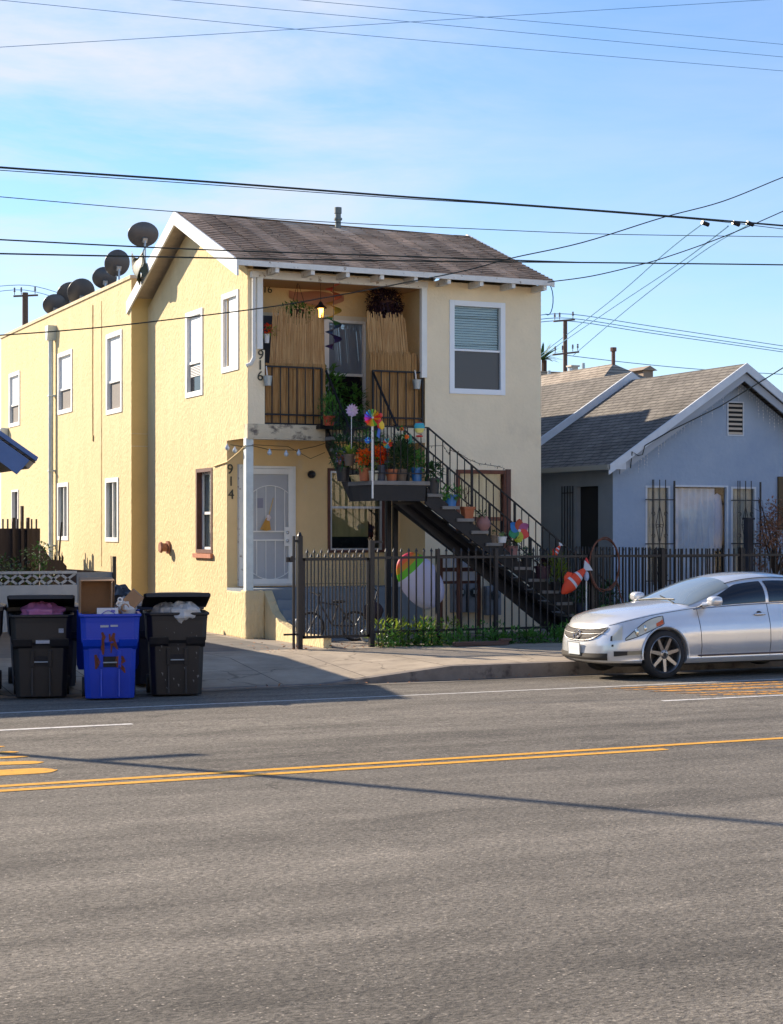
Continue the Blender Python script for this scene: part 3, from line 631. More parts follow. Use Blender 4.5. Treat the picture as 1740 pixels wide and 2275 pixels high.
b = MB(); q = onX(25, 955, XB).y; b.cyl((XB - .22, q - .02, 4.05), (XB - .29, q - .02, 4.05), .11, .1, 14); b.build('meter_glass', pane_dark, house)
# porch platform, low parapet, steps
MB().box(XL, 14.02, YF + .02, YR, .1, .95).build('porch_floor', bluegrey_paint, house)
b = MB(); b.box(10.50, 10.86, YF - .04, YF + .26, .07, .93); b.box(XL - .02, XL + .14, YF + .26, YR + .02, .07, .90)
b.build('porch_parapet', stucco, house, bevel=.03)
b = MB()
for i in range(5): b.box(11.02, 11.95, YF - .27 * (i + 1) + .02, YF + .02 - .27 * i, .07, .93 - .165 * (i + 1) + .0)
b.build('porch_steps', bluegrey_paint, house, bevel=.008)
sd_ = [(YF + .02, .93), (YF - .12, .80), (YF - .35, .58), (YF - .75, .40), (YF - 1.4, .28), (YF - 1.4, .07), (YF + .02, .07)]
b = MB(); b.prism(sd_, 'x', 10.86, 11.02); b.box(10.86, 11.0, FY + .05, YF - 1.4, .07, .26); b.build('step_side_wall', stucco, house, bevel=.012)
# -- roof --------------------------------------------------------
RX0, RX1, RY0, RY1 = 10.20, 16.44, 28.52, 35.30
sh = shingles('brown_shingles', (.40, .285, .215), (.50, .365, .285), 'x', .0575, 1.3, 1)
rf = MB(); n = 24; R_ = random.Random(11)
def roofpt(x, t): # t 0 at eave .. 1 ridge ; front slope
    sag = -.05 * sin(pi * (x - RX0) / (RX1 - RX0)) * t - .035 * (x - RX0) / (RX1 - RX0) * t
    return Vector((x, RY0 + (YM - RY0) * t, 6.60 + (ZR - 6.60) * t + .07 + sag))
nx = 18
for i in range(n):
    t0, t1 = i / n, (i + 1) / n
    for j in range(nx):
        x0 = RX0 + (RX1 - RX0) * j / nx; x1 = RX0 + (RX1 - RX0) * (j + 1) / nx
        hh = .022 + .010 * ((j * 7 + i * 3) % 3)
        a, b_, c, d = roofpt(x0, t0), roofpt(x1, t0), roofpt(x1, t1), roofpt(x0, t1)
        u = Vector((0, 0, hh)); j1 = Vector((0, -R_.uniform(0, .012), 0))
        rf.add([a + u + j1, b_ + u + j1, c + Vector((0, 0, .002)), d + Vector((0, 0, .002)), a + j1, b_ + j1], [(0, 1, 2, 3), (4, 5, 1, 0)])
rf.quad(roofpt(RX0, 1), roofpt(RX1, 1), Vector((RX1, RY1, 6.72)), Vector((RX0, RY1, 6.72)))
rf.build('roof', sh, house, fix=False)
rb = MB(); rb.quad(roofpt(RX0, 0) - Zv * .03, roofpt(RX1, 0) - Zv * .03, roofpt(RX1, 1) - Zv * .03, roofpt(RX0, 1) - Zv * .03)
rb.quad(Vector((RX0, RY1, 6.69)), Vector((RX1, RY1, 6.69)), roofpt(RX1, 1) - Zv * .03, roofpt(RX0, 1) - Zv * .03)
rb.build('soffit', M('soffit_board', (.60, .50, .38), .8, var=(6, .15)), house, fix=False)
# rake boards (left gable, right gable), eave fascia, rafter tails
def rake(x0, x1, dep, name='rake_board', y1=RY1):
    b = MB(); o = .015
    zf = lambda y: 6.60 + (ZR - 6.60) * (y - RY0) / (YM - RY0) + .07
    f_ = [(RY0 - .03, zf(RY0) - .0), (YM, zf(YM)), (YM, zf(YM) - dep), (RY0 - .03, zf(RY0) - dep - .02)]
    b.prism(f_, 'x', x0, x1)
    zb = lambda y: zf(YM) + (6.74 - zf(YM)) * (y - YM) / (RY1 - YM)
    b.prism([(YM, zf(YM)), (y1, zb(y1)), (y1, zb(y1) - dep), (YM, zf(YM) - dep)], 'x', x0 + .001, x1 - .001)
    return b.build(name, white, house, fix=True)
rake(RX0 - .04, RX0 + .0, .26); rake(RX1, RX1 + .035, .10)
b = MB(); b.box(RX0, RX1, RY0 - .05, RY0 - .02, 6.57, 6.665); b.build('eave_fascia', white_old, house)
for i in range(9):
    x = 10.92 + i * .67; b = MB(); b.box(x - .035, x + .035, RY0 - .015, YF - .002, 6.49, 6.60); b.build('rafter_tail', white_old, house)
b = MB(); p = onY(751, 510, YM - .1); b.cyl((p.x, p.y, 7.85), (p.x, p.y, 8.30), .06, .06, 12); b.cyl((p.x, p.y, 8.28), (p.x, p.y, 8.40), .075, .075, 14); b.cyl((p.x, p.y, 8.15), (p.x, p.y, 8.19), .085, .085, 12)
b.build('roof_vent', M('dull_vent_metal', (.13, .15, .15), .5, .5), house, smooth=40)
# torn rag hanging from the gable corner
b = MB(); p = onX(312, 560, 10.12); R_ = random.Random(9)
def rag(u, v): return Vector((10.08 + .08 * sin(5 * u + 3 * v), p.y - .05 + (u - .5) * .5 + .12 * sin(6 * v), p.z - .02 - .55 * v + .10 * sin(7 * u) + .05 * sin(13 * u * v)))
b.grid(rag, 12, 12); tag(b.build('torn_tarpaulin', M('green_yellow_rag', (.015, .04, .03), .6, var=(6, .5, (.07, .06, .02)))), 'torn green and yellow tarpaulin caught under the gable corner', 'tarpaulin')
# ================================================================== staircase
LX0, LX1, LY0, LY1, LZ = 12.0, 13.08, 26.88, 27.9, 2.83
st = root('outdoor_staircase', (14, 27.4, .1), 'black painted steel staircase turning at a landing up to the balcony', 'staircase')
b = MB(); b.box(LX0, LX1 + .05, LY0, LY1, LZ - .07, LZ)
b.build('landing_slab', step_conc, st, bevel=.006)
b = MB(); b.box(LX0 + .02, LX1 - .04, LY0 + .02, LY0 + .06, LZ - .34, LZ - .073); b.box(LX0 + .02, LX0 + .06, LY0 + .06, LY1, LZ - .34, LZ - .073)
b.build('landing_beam', stair_paint, st)
NR, RISE, RUN = 13, .2115, .2815
def sx(i): return LX1 - .02 + RUN * i
def sz(i): return LZ - RISE * i
for yy in (LY0 + .02, LY1 - .06):                              # lower flight stringers
    b = MB(); x1, z1 = sx(13) + .05, sz(13) + .02
    b.prism([(LX1 - .06, LZ - .09), (x1, z1 + .02), (x1, max(.08, z1 - .3)), (x1 - .35, .08), (LX1 - .75 + .68, LZ - .34 - .05)], 'y', yy, yy + .04)
    b.build('stringer', stair_paint, st)
b = MB(); b.prism([(LX1 - .55, LZ - .34), (LX1 - .06, LZ - .34), (sx(12), sz(12) - .34), (sx(12) - .1, sz(12) - .66)], 'y', LY0 + .30, LY0 + .36); b.build('stringer', stair_paint, st)
b = MB(); b.quad((LX1 - .3, LY0 + .08, LZ - .40), (LX1 - .3, LY1 - .1, LZ - .40), (sx(12), LY1 - .1, sz(12) - .42), (sx(12), LY0 + .08, sz(12) - .42)); b.build('underside_plate', stair_paint, st)
for i in range(1, 13):
    b = MB(); b.box(sx(i) - .30, sx(i) + .03, LY0 - .02, LY1 - .02, sz(i) - .055, sz(i)); b.build('tread', step_conc, st, bevel=.004)
    b = MB(); y = LY0 - .005; b.prism([(sx(i) - .27, sz(i) - .056), (sx(i) + .0, sz(i) - .056), (sx(i) + .0, sz(i) - .18)], 'y', y + .02, y + .03)
for yy in (LX0 + .02, LX0 + .95):                              # upper flight (runs towards the house)
    b = MB(); b.prism([(LY1, LZ - .30), (LY1 - .05, LZ - .02), (YF - .02, 3.86), (YF - .02, 3.50)], 'x', yy, yy + .04); b.build('stringer', stair_paint, st)
for i in range(1, 5):
    y = LY1 + .0 + .24 * (i - 1); z = LZ + .206 * i
    b = MB(); b.box(LX0 - .04, LX0 + 1.0, y - .01, y + .24, z - .06, z); b.build('tread', step_conc, st, bevel=.004)
b = MB(); b.box(LX0 - .16, LX0 + 1.0, YF - .22, YF - .02, 3.80, 3.865); b.build('top_plate', stair_paint, st)
def col(x, y, z0, z1): MB().box(x - .04, x + .04, y - .04, y + .04, z0, z1).build('support_post', stair_paint, st)
col(LX1 - .2, LY1 - .05, .08, LZ - .1); col(LX0 + .75, LY1 - .05, .08, LZ - .1)
MB().box(14.05, 14.13, LY1 - .2, LY1 - .12, .08, sz(4) - .2).build('support_post', brown_wood, st)
# railings -------------------------------------------------------
HR = .92; rl = bl = None
def flush_():
    rl.build('hand_rail', stair_paint, st); bl.build('balusters', stair_paint, st)
# front rail of the lower flight and a rear one
for yy in (LY0 + .02, LY1 - .06):
    rl = MB(); bl = MB()
    A = Vector((LX1 - .02, yy, LZ + HR)); B = Vector((sx(13), yy, sz(13) + HR))
    rl.bar(A, B, .035, .022); rl.bar(A - Zv * .72, B - Zv * .72, .02, .02)
    n = 26
    for i in range(n + 1):
        t = i / n; x = A.x + (B.x - A.x) * t; zt_ = A.z + (B.z - A.z) * t
        w_ = .036 if i % 6 == 0 else .014
        if i % 6 == 0: bl.bar((x, yy, zt_ - HR - .1), (x, yy, zt_), w_)
        else: bl.bar((x, yy, zt_ - .73), (x, yy, zt_), w_)
    flush_()
# landing rail (front and left side)
rl = MB(); bl = MB()
for z in (LZ + HR, LZ + .13): rl.bar((LX0 + .04, LY0 + .03, z), (LX1 - .02, LY0 + .03, z), .03, .02); rl.bar((LX0 + .04, LY0 + .03, z), (LX0 + .04, LY1, z), .03, .02)
for i in range(9):
    x = LX0 + .04 + (LX1 - LX0 - .06) * i / 8; bl.bar((x, LY0 + .03, LZ + (.13 if i not in (0, 8) else -.0)), (x, LY0 + .03, LZ + HR), .034 if i in (0, 8) else .013)
for i in range(1, 7): y = LY0 + .03 + (LY1 - LY0) * i / 7; bl.bar((LX0 + .04, y, LZ + .13), (LX0 + .04, y, LZ + HR), .013)
flush_()
# upper flight rails
for xx in (LX0 + .04, LX0 + .97):
    rl = MB(); bl = MB()
    A = Vector((xx, LY1, LZ + HR)); B = Vector((xx, YF + .0, 3.86 + 1.0)); rl.bar(A, B, .035, .022)
    for i in range(1, 7): t = i / 7; p = A.lerp(B, t); bl.bar(p - Zv * .95, p, .013)
    flush_()
b = MB(); b.box(LX0 + .0, LX0 + .026, LY0 - .008, LY0 + .015, LZ - .3, LZ + HR + .22); b.build('corner_post', white_old, st)

# balcony railings (part of the house)
def railing(x0, x1):
    b = MB(); y = YF + .03
    b.bar((x0, y, 4.90), (x1, y, 4.90), .03, .03); b.bar((x0, y, 4.05), (x1, y, 4.05), .03, .03); b.bar((x0, y, 3.885), (x1, y, 3.885), .035, .03)
    n = max(2, round((x1 - x0) / .165))
    for i in range(n + 1): x = x0 + (x1 - x0) * i / n; b.bar((x, y, 3.88), (x, y, 4.90), .035 if i in (0, n) else .017)
    b.build('balcony_railing', stair_paint, house)
railing(10.86, 11.97); railing(12.98, 13.98)
# upper door/window in the recess and dark french door at the left
P = Vector((12.50, YR, 3.90)); f = frame_on(P, Xv, Zv, Yv, .80, 2.02, .05, -.03, .06, extra=[(.05, .75, .98, 1.03, 0, .05)]).build('window', white, house)
slab(P, Xv, Zv, Yv, .05, .75, .05, .98, .03, .035).build('pane', pane_dark, f)
slab(P, Xv, Zv, Yv, .05, .75, 1.03, 1.97, .03, .035).build('pane', pane_sky, f)
slab(P, Xv, Zv, Yv, -.1, .9, 2.02, 2.10, -.03, .0).build('lintel', M('cream_trim', (.7, .62, .48), .7), f)
b = MB(); b.box(12.38, 12.50, YR - .03, YR, 3.87, 5.95); b.build('casing', white, f)
P = Vector((10.66, YR, 3.87)); f = frame_on(P, Xv, Zv, Yv, .95, 2.12, .06, -.04, .0).build('door', M('cream_trim', (.7, .62, .48)), house)
slab(P, Xv, Zv, Yv, .06, .89, .02, 2.06, -.03, -.01).build('door_leaf', M('dark_blue_door', (.05, .055, .08), .5), f)
b = MB(); b.box(11.10, 11.115, YR - .045, YR - .03, 3.95, 5.9); b.build('door_edge', M('pale_door_edge', (.3, .3, .33), .6), f)
p = onY(924, 653, YR); b = MB(); b.box(p.x - .16, p.x + .16, YR - .3, YR - .02, p.z - .13, p.z + .13); b.build('speaker_box', M('dark_blue_box', (.02, .025, .04), .6), house)

# bamboo screens -------------------------------------------------
bam = M('bamboo_reed', (.26, .115, .03), .8, var=(45, .35, (.56, .33, .13)), stretch=(1, 1, .05), bump=(60, .5, .004), transl=.12)
bam2 = M('pale_bamboo_reed', (.31, .145, .045), .8, var=(50, .3, (.68, .43, .20)), stretch=(1, 1, .05), transl=.15)
def reeds(name, quad, n, mat, label, seed, thick=.008, ragged=.04, group=None):
    """quad: lower-left, lower-right, upper-right, upper-left"""
    R = random.Random(seed); b = MB(); a, c, d, e = [Vector(q) for q in quad]
    for i in range(n):
        t = (i + .5) / n; lo = a.lerp(c, t); hi = e.lerp(d, t); v = (hi - lo)
        off = Vector((0, R.uniform(-.006, .006), 0)); hi2 = hi + v.normalized() * R.uniform(-ragged, ragged)
        w_ = (c - a).length / n * R.uniform(.75, 1.15)
        b.bar(lo + off - v.normalized() * R.uniform(0, .01), hi2 + off + Vector((R.uniform(-.008, .008), 0, 0)), w_, thick, up=(0, 1, 0))
    for k_ in (.2, .5, .8): p_, q_ = a.lerp(e, k_), c.lerp(d, k_); b.bar(p_ + Vector((0, -.012, 0)), q_ + Vector((0, -.012, 0)), .006)
    o = b.build(name, mat); tag(o, label, 'screen', group); return o
def q4(y, *p): return [onY(px, py, y) for px, py in p]
reeds('bamboo_screen', q4(YF + .08, (589, 941), (722, 944), (722, 809), (590, 806)), 66, bam, 'reed screen standing behind the left balcony railing', 1, ragged=.005)
reeds('bamboo_screen', q4(YF + .16, (592, 905), (724, 905), (720, 700), (606, 690)), 60, bam2, 'taller ragged reed screen rising behind the left balcony reeds', 2, ragged=.10)
reeds('bamboo_screen', q4(YF + .08, (824, 944), (930, 944), (926, 786), (822, 782)), 56, bam, 'reed screen standing behind the right balcony railing', 3, ragged=.05)
reeds('bamboo_screen', q4(YF + .16, (826, 880), (916, 880), (899, 702), (815, 698)), 44, bam2, 'leaning reed screen above the right balcony railing', 4, ragged=.07)

# hanging things on the balcony ---------------------------------
def hang_plant(x, z, zt_, mats, label, r, n, seed, lw=(.09, .03), basket=True, droop=-.4):
    o = root('hanging_plant', (x, YF + .45, z), label, 'plant')
    if basket:
        b = MB(); b.lathe([(0, -.12), (.10, -.11), (.17, .02), (.19, .05), (.17, .05), (.0, 0)], 16, c=(x, YF + .45, z)); b.build('basket', M('coir_basket', (.10, .045, .03), .95, bump=(30, .8, .01)), o)
        b = MB()
        for k_ in range(3): a = k_ * 2.1; b.tube([(x + .17 * cos(a), YF + .45 + .17 * sin(a), z + .05), (x, YF + .45, zt_)], .004, 4)
        b.build('chain', black_iron, o)
    b = MB(); b.leaves((x, YF + .45, z + .02), r, n, *lw, seed=seed, up=droop); b.build('foliage', mats, o)
p = onY(662, 688, YF + .45); hang_plant(p.x, p.z - .06, 6.5, leaf_g, 'green trailing plant in a hanging basket left on the balcony', (.34, .18, .18), 620, 3)
p = onY(860, 674, YF + .35); hang_plant(p.x, p.z, 6.5, leaf_p, 'dark purple hanging plant beside the balcony doorway', (.36, .22, .32), 2600, 4, (.06, .035))
p = onY(700, 695, YF + .3)
lan = root('hanging_lantern', (p.x + .05, YF + .25, p.z), 'small lit black lantern hanging between the balcony plants', 'lantern')
x, y, z = p.x + .09, YF + .25, p.z
b = MB(); b.lathe([(.0, .22), (.03, .19), (.05, .15), (.12, .09), (.115, .08), (0, .08)], 8, c=(x, y, z)); b.lathe([(0, -.11), (.06, -.11), (.065, -.09), (0, -.09)], 8, c=(x, y, z))
for k_ in range(4): a = k_ * pi / 2 + .5; b.bar((x + .06 * cos(a), y + .06 * sin(a), z - .1), (x + .075 * cos(a), y + .075 * sin(a), z + .09), .012)
b.tube([(x, y, z + .22), (x, y, 6.46)], .004, 4); b.build('lantern_frame', black_iron, lan)
b = MB(); b.lathe([(0, -.085), (.045, -.08), (.058, .0), (.06, .075), (0, .08)], 10, c=(x, y, z)); b.build('glowing_glass', M('lamp_glow', (1, .6, .15), .5, emit=((1, .45, .08), 4.5)), lan)
# rainbow spiral spinner
def spiral(name, px0, y, py0, py1, r, turns, label, cols):
    P0, P1 = onY(px0, py0, y), onY(px0, py1, y); o = root(name, tuple(P1), label, 'wind spinner')
    n = len(cols)
    for k_, c in enumerate(cols):
        b = MB()
        def fn(u, v):
            t = (k_ + u) / n; a = 2 * pi * turns * t; rr = r * (.12 if v == 0 else 1)
            return Vector((P0.x + rr * cos(a), y + rr * sin(a), P0.z + (P1.z - P0.z) * t + (.03 if v else 0)))
        b.grid(fn, 12, 1); b.build('ribbon_section', M('spinner_%d' % k_, c, .5, transl=.25), o)
    b = MB(); b.tube([(P0.x, y, P0.z + .25), (P1.x, y, P1.z)], .004, 4); b.build('string', black_iron, o)
spiral('spiral_wind_spinner', 741, YF + .02, 632, 778, .15, 4.6, 'long rainbow coloured spiral hanging in the balcony opening',
       [(.5, .07, .03), (.5, .1, .03), (.45, .2, .03), (.35, .25, .03), (.05, .16, .05), (.02, .05, .12), (.03, .015, .10), (.04, .01, .06)])
# metal buckets hooked on the railings
def bucket(px, py, label):
    p = onY(px, py, YF - .06); o = root('metal_bucket', (p.x, YF - .06, p.z), label, 'bucket', None)
    b = MB(); b.lathe([(0, -.11), (.06, -.11), (.085, .06), (.092, .065), (.082, .06), (.055, -.09), (0, -.09)], 18, c=(p.x, YF - .06, p.z)); b.build('pail', galv, o, smooth=40)
    b = MB(); b.tube([(p.x, YF - .04, p.z + .05), (p.x - .01, YF - .03, p.z + .18), (p.x, YF + .02, p.z + .24)], .010, 6); b.build('hook', white, o)
bucket(595, 843, 'grey metal bucket hooked on the left balcony railing'); bucket(926, 851, 'grey metal bucket hooked at the right end of the balcony railing')
# red-orange flowers in a white pot at the far left of the balcony, plant behind the gap
def pot_mesh(r, h, flare=1.25, rim=True):
    pr_ = [(0, 0), (r / flare, 0), (r * .97, h * .8)]
    pr_ += [(r * 1.06, h * .82), (r * 1.08, h), (r * .95, h), (r * .9, h * .85), (0, h * .85)] if rim else [(r, h), (r * .93, h), (r * .85, h * .85), (0, h * .85)]
    return pr_
def potted(x, y, z, r, h, potmat, label, plants, flare=1.25, cat='potted plant', name='potted_plant', rim=True, square=False):
    """plants: list of (material, centre dz, radii, count, leaf length, leaf width, seed, up)"""
    o = root(name, (x, y, z), label, cat)
    MB().lathe(pot_mesh(r, h, flare, rim), 20, c=(x, y, z)).build('pot', potmat, o, smooth=35)
    b = MB(); b.lathe([(0, h * .86), (r * .86, h * .865), (0, h * .9)], 12, c=(x, y, z)); b.build('soil', M('potting_soil', (.03, .02, .015), .95), o)
    for i, (m, dz, rr, n, ll, lw, sd_, up) in enumerate(plants):
        b = MB(); b.leaves((x, y, z + h + dz), rr, n, ll, lw, seed=sd_, up=up, hollow=.1)
        if m in FLOW: tag(b.build('flowers', m, o), kind='stuff')
        else: b.build('foliage', m, o)
    return o
red_f = M('red_petal', (.85, .05, .012), .5, transl=.25); ora_f = M('orange_petal', (.95, .17, .01), .5, transl=.3); pin_f = M('pink_petal', (.7, .3, .4), .5, transl=.3)
vio_f = M('violet_petal', (.35, .25, .65), .5, transl=.3); FLOW = (red_f, ora_f, pin_f, vio_f)
blk_p = M('black_plastic_pot', (.015, .016, .02), .45); blu_p = M('blue_glazed_pot', (.03, .16, .42), .3); crm_p = M('cream_pot', (.42, .40, .30), .5)
brn_p = M('brown_pot', (.14, .10, .07), .7); wht_p = M('white_pot', (.65, .66, .68), .5); slt_p = M('slate_pot', (.04, .05, .08), .5); pnk_p = M('dusty_pink_pot', (.27, .13, .12), .7); red_p = M('red_plastic_pot', (.5, .06, .02), .5)
p = onY(593, 762, YF + .10)
potted(p.x, YF + .10, p.z, .05, .16, wht_p, 'red flowers in a slim white pot at the left balcony post', [(red_f, .10, (.09, .07, .08), 90, .05, .03, 5, .2), (leaf_y, .06, (.16, .1, .07), 50, .09, .02, 6, .1)])
potted(12.45, YF + .75, 3.87, .2, .3, slt_p, 'large green plant standing in the dark balcony doorway', [(leaf_g, .42, (.30, .25, .42), 420, .15, .05, 8, .1)])
potted(12.90, YF + .65, 3.87, .16, .26, blk_p, 'smaller leafy plant beside the right balcony reeds', [(leaf_g, .25, (.22, .2, .28), 240, .11, .04, 9, .2)])
# plants on the upper flight edge
potted(11.96, YF - .35, 3.87 - .21 + .19, .10, .17, red_p, 'bushy plant in a red pot at the top of the stair', [(leaf_g, .15, (.20, .18, .24), 420, .07, .025, 10, .4)])
potted(12.18, YF - .72, 3.66, .12, .17, blk_p, 'wide green fern on the upper stair flight', [(leaf_d, .10, (.30, .22, .14), 420, .13, .022, 11, .1)])
# plants on the landing -----------------------------------------
zl = LZ
def lx(px, y=LY0 + .18): return onY(px, 1060, y).x
YL = LY0 + .20
potted(lx(785), LY0 + .62, zl, .12, .24, blk_p, 'plant with small violet flowers at the left end of the landing', [(leaf_d, .12, (.22, .18, .18), 260, .08, .03, 12, .2), (vio_f, .16, (.16, .12, .10), 40, .04, .03, 13, .2)])
def agave(x, y, z, n, l, w, m, seed, o=None):
    b = MB(); R = random.Random(seed)
    for i in range(n):
        a = i * 2.4; el = R.uniform(.15, 1.3); d = Vector((cos(a) * cos(el), sin(a) * cos(el), sin(el)))
        pts = [Vector((x, y, z)) + d * l * t + Vector((0, 0, -.25 * l * t * t)) for t in (0, .35, .7, 1)]
        side = d.cross(Zv).normalized() if abs(d.z) < .99 else Xv; ws = [w * .5, w, w * .7, .002]
        vs = []; 
        for q, w_ in zip(pts, ws): vs += [q - side * w_ / 2, q + side * w_ / 2]
        b.add(vs, [(0, 1, 3, 2), (2, 3, 5, 4), (4, 5, 7, 6)])
    return b
def spiky(x, y, z, r, h, pm, label, n, l, w, m, seed):
    o = root('potted_plant', (x, y, z), label, 'potted plant'); MB().lathe(pot_mesh(r, h), 18, c=(x, y, z)).build('pot', pm, o, smooth=35)
    agave(x, y, z + h * .9, n, l, w, m, seed).build('foliage', m, o)
spiky(lx(790), LY0 + .45, zl + .26, .09, .2, brn_p, 'lime green spiky plant raised at the left of the landing', 34, .30, .028, leaf_y, 14)
potted(lx(812), YL + .02, zl, .10, .22, terra, 'terracotta pot with bright orange flowers left of the cream pot', [(leaf_g, .06, (.15, .12, .12), 120, .09, .03, 15, .3), (ora_f, .19, (.15, .10, .11), 300, .06, .05, 16, .2)])
spiky(lx(827), LY0 + .13, zl, .085, .17, crm_p, 'cream pot with striped grassy leaves beside the white rail post', 22, .26, .016, leaf_y, 17)
potted(lx(845), YL, zl, .105, .27, slt_p, 'slate pot with red and orange flowers in the middle of the landing', [(leaf_g, .05, (.14, .12, .10), 120, .09, .03, 18, .3), (red_f, .16, (.14, .1, .10), 170, .06, .05, 19, .2), (ora_f, .21, (.15, .1, .1), 200, .06, .05, 20, .2)])
potted(lx(868), LY0 + .14, zl, .10, .20, terra, 'plain terracotta pot with feathery stems on the landing', [(leaf_grey, .25, (.12, .12, .30), 120, .12, .012, 21, 1.2)])
potted(lx(893), YL + .03, zl, .115, .21, brn_p, 'brown pot with tall dark grass on the landing', [(leaf_d, .22, (.18, .15, .28), 600, .16, .012, 22, 1.5)])
potted(lx(912), YL + .22, zl, .11, .22, blk_p, 'black pot with dense dark green shrub behind the blue landing pot', [(leaf_d, .20, (.20, .15, .24), 600, .12, .014, 23, 1.0)])
potted(lx(926), LY0 + .17, zl, .10, .24, blu_p, 'blue glazed pot at the right end of the landing', [(leaf_g, .10, (.15, .13, .15), 200, .10, .035, 24, .4)])
potted(lx(850), LY0 + .7, zl + .2, .1, .2, blk_p, 'tall leafy plant at the back of the landing', [(leaf_g, .25, (.28, .16, .22), 300, .11, .04, 25, .4)])
potted(lx(800), LY0 + .9, zl + .3, .1, .2, terra, 'low shrub behind the lime green spiky plant', [(leaf_d, .15, (.25, .16, .16), 260, .09, .04, 26, .2)])
# pots on the steps of the lower flight (in front of the rail)
def on_step(i, dx=0): return sx(i) - .14 + dx, sz(i)
x, z = on_step(1, -.02); potted(x, LY0 + .06, z, .115, .27, blk_p, 'black pot with round leaves on the first step below the landing', [(leaf_d, .10, (.17, .15, .14), 130, .10, .06, 30, .3)])
x, z = on_step(2, .04); potted(x, LY0 + .08, z, .115, .20, blu_p, 'bright blue pot with trailing green leaves on the stair', [(leaf_g, .03, (.24, .18, .08), 240, .10, .03, 31, -.1)])
def square_pot(x, y, z, r, h, m, label, extra):
    o = root('potted_plant', (x, y, z), label, 'potted plant'); b = MB()
    b.add([(x - r * .8, y - r * .8, z), (x + r * .8, y - r * .8, z), (x + r * .8, y + r * .8, z), (x - r * .8, y + r * .8, z), (x - r, y - r, z + h), (x + r, y - r, z + h), (x + r, y + r, z + h), (x - r, y + r, z + h)], [(3, 2, 1, 0), (0, 1, 5, 4), (1, 2, 6, 5), (2, 3, 7, 6), (3, 0, 4, 7), (4, 5, 6, 7)])
    b.box(x - r * 1.12, x + r * 1.12, y - r * 1.12, y + r * 1.12, z + h * .78, z + h + .004); b.build('pot', m, o, bevel=.004)
    extra(o, x, y, z + h)
def bare_twigs(o, x, y, z):
    b = MB(); R = random.Random(4)
    def br_(p, d, l, r, dep):
        q = p + d * l; b.tube([p, q], [r, r * .6], 5)
        if dep:
            for _ in range(3): br_(q, (d + Vector((R.uniform(-.8, .8), R.uniform(-.5, .5), R.uniform(-.2, .6)))).normalized(), l * .75, r * .6, dep - 1)
    br_(Vector((x, y, z)), Vector((-.2, 0, 1)), .13, .012, 3); b.build('bare_stems', twig, o)
x, z = on_step(3, .07); square_pot(x, LY0 + .06, z, .095, .20, terra, 'square terracotta pot with a bare branching plant on the stair', bare_twigs)
x, z = on_step(4, .10)
o = root('round_clay_pot', (x, LY0 + .05, z), 'round bellied clay pot with a small green plant on the stair', 'pot'); b = MB(); b.lathe([(0, 0), (.07, 0), (.125, .09), (.125, .15), (.08, .23), (.085, .25), (.06, .25), (0, .22)], 20, c=(x, LY0 + .05, z)); b.build('pot', pnk_p, o, smooth=50)
b = MB(); b.leaves((x - .06, LY0 + .05, z + .28), (.10, .08, .05), 50, .07, .03, 33); b.build('foliage', leaf_d, o)
x, z = on_step(5, .02); potted(x, LY0 + .05, z, .07, .13, brn_p, 'tiny brown pot beside the white pot on the stair', [(leaf_d, .03, (.06, .06, .05), 30, .05, .02, 34, .5)])
spiky(x + .15, LY0 + .02, z, .085, .11, wht_p, 'small white pot with a pale green spiky plant on the stair', 24, .15, .03, M('pale_green_leaf', (.25, .36, .16), .5, transl=.2), 35)
x, z = on_step(6, .12); potted(x, LY0 + .05, z, .095, .16, pnk_p, 'dusty pink pot with grey green leaves on the stair', [(leaf_grey, .06, (.14, .12, .10), 130, .09, .03, 36, .2)])
x, z = on_step(7, .10); potted(x, LY0 + .04, z, .10, .17, blk_p, 'black pot with dark shrub halfway down the stair', [(leaf_d, .06, (.12, .12, .09), 120, .07, .03, 37, .2)])
x, z = on_step(8, .14); potted(x, LY0 + .02, z, .14, .22, M('plum_pot', (.05, .02, .035), .5), 'large plum coloured pot low on the stair', [(leaf_p, .04, (.16, .13, .08), 160, .08, .04, 38, .2)])
x, z = on_step(9, .12); potted(x, LY0 + .02, z, .09, .15, blk_p, 'black pot with upright yellow green reeds low on the stair', [(leaf_y, .20, (.12, .1, .22), 200, .2, .014, 39, 1.6)])
x, z = on_step(11, .10); potted(x, LY0 + .02, z, .12, .2, slt_p, 'dark pot with bushy green plant near the foot of the stair', [(leaf_d, .12, (.22, .16, .18), 300, .09, .03, 40, .2)])
x, z = on_step(12, .25); potted(x + .15, LY0 + .05, .09, .13, .3, slt_p, 'tall dark shrub in a pot at the foot of the stair', [(leaf_d, .35, (.24, .2, .35), 500, .10, .03, 41, .2)])

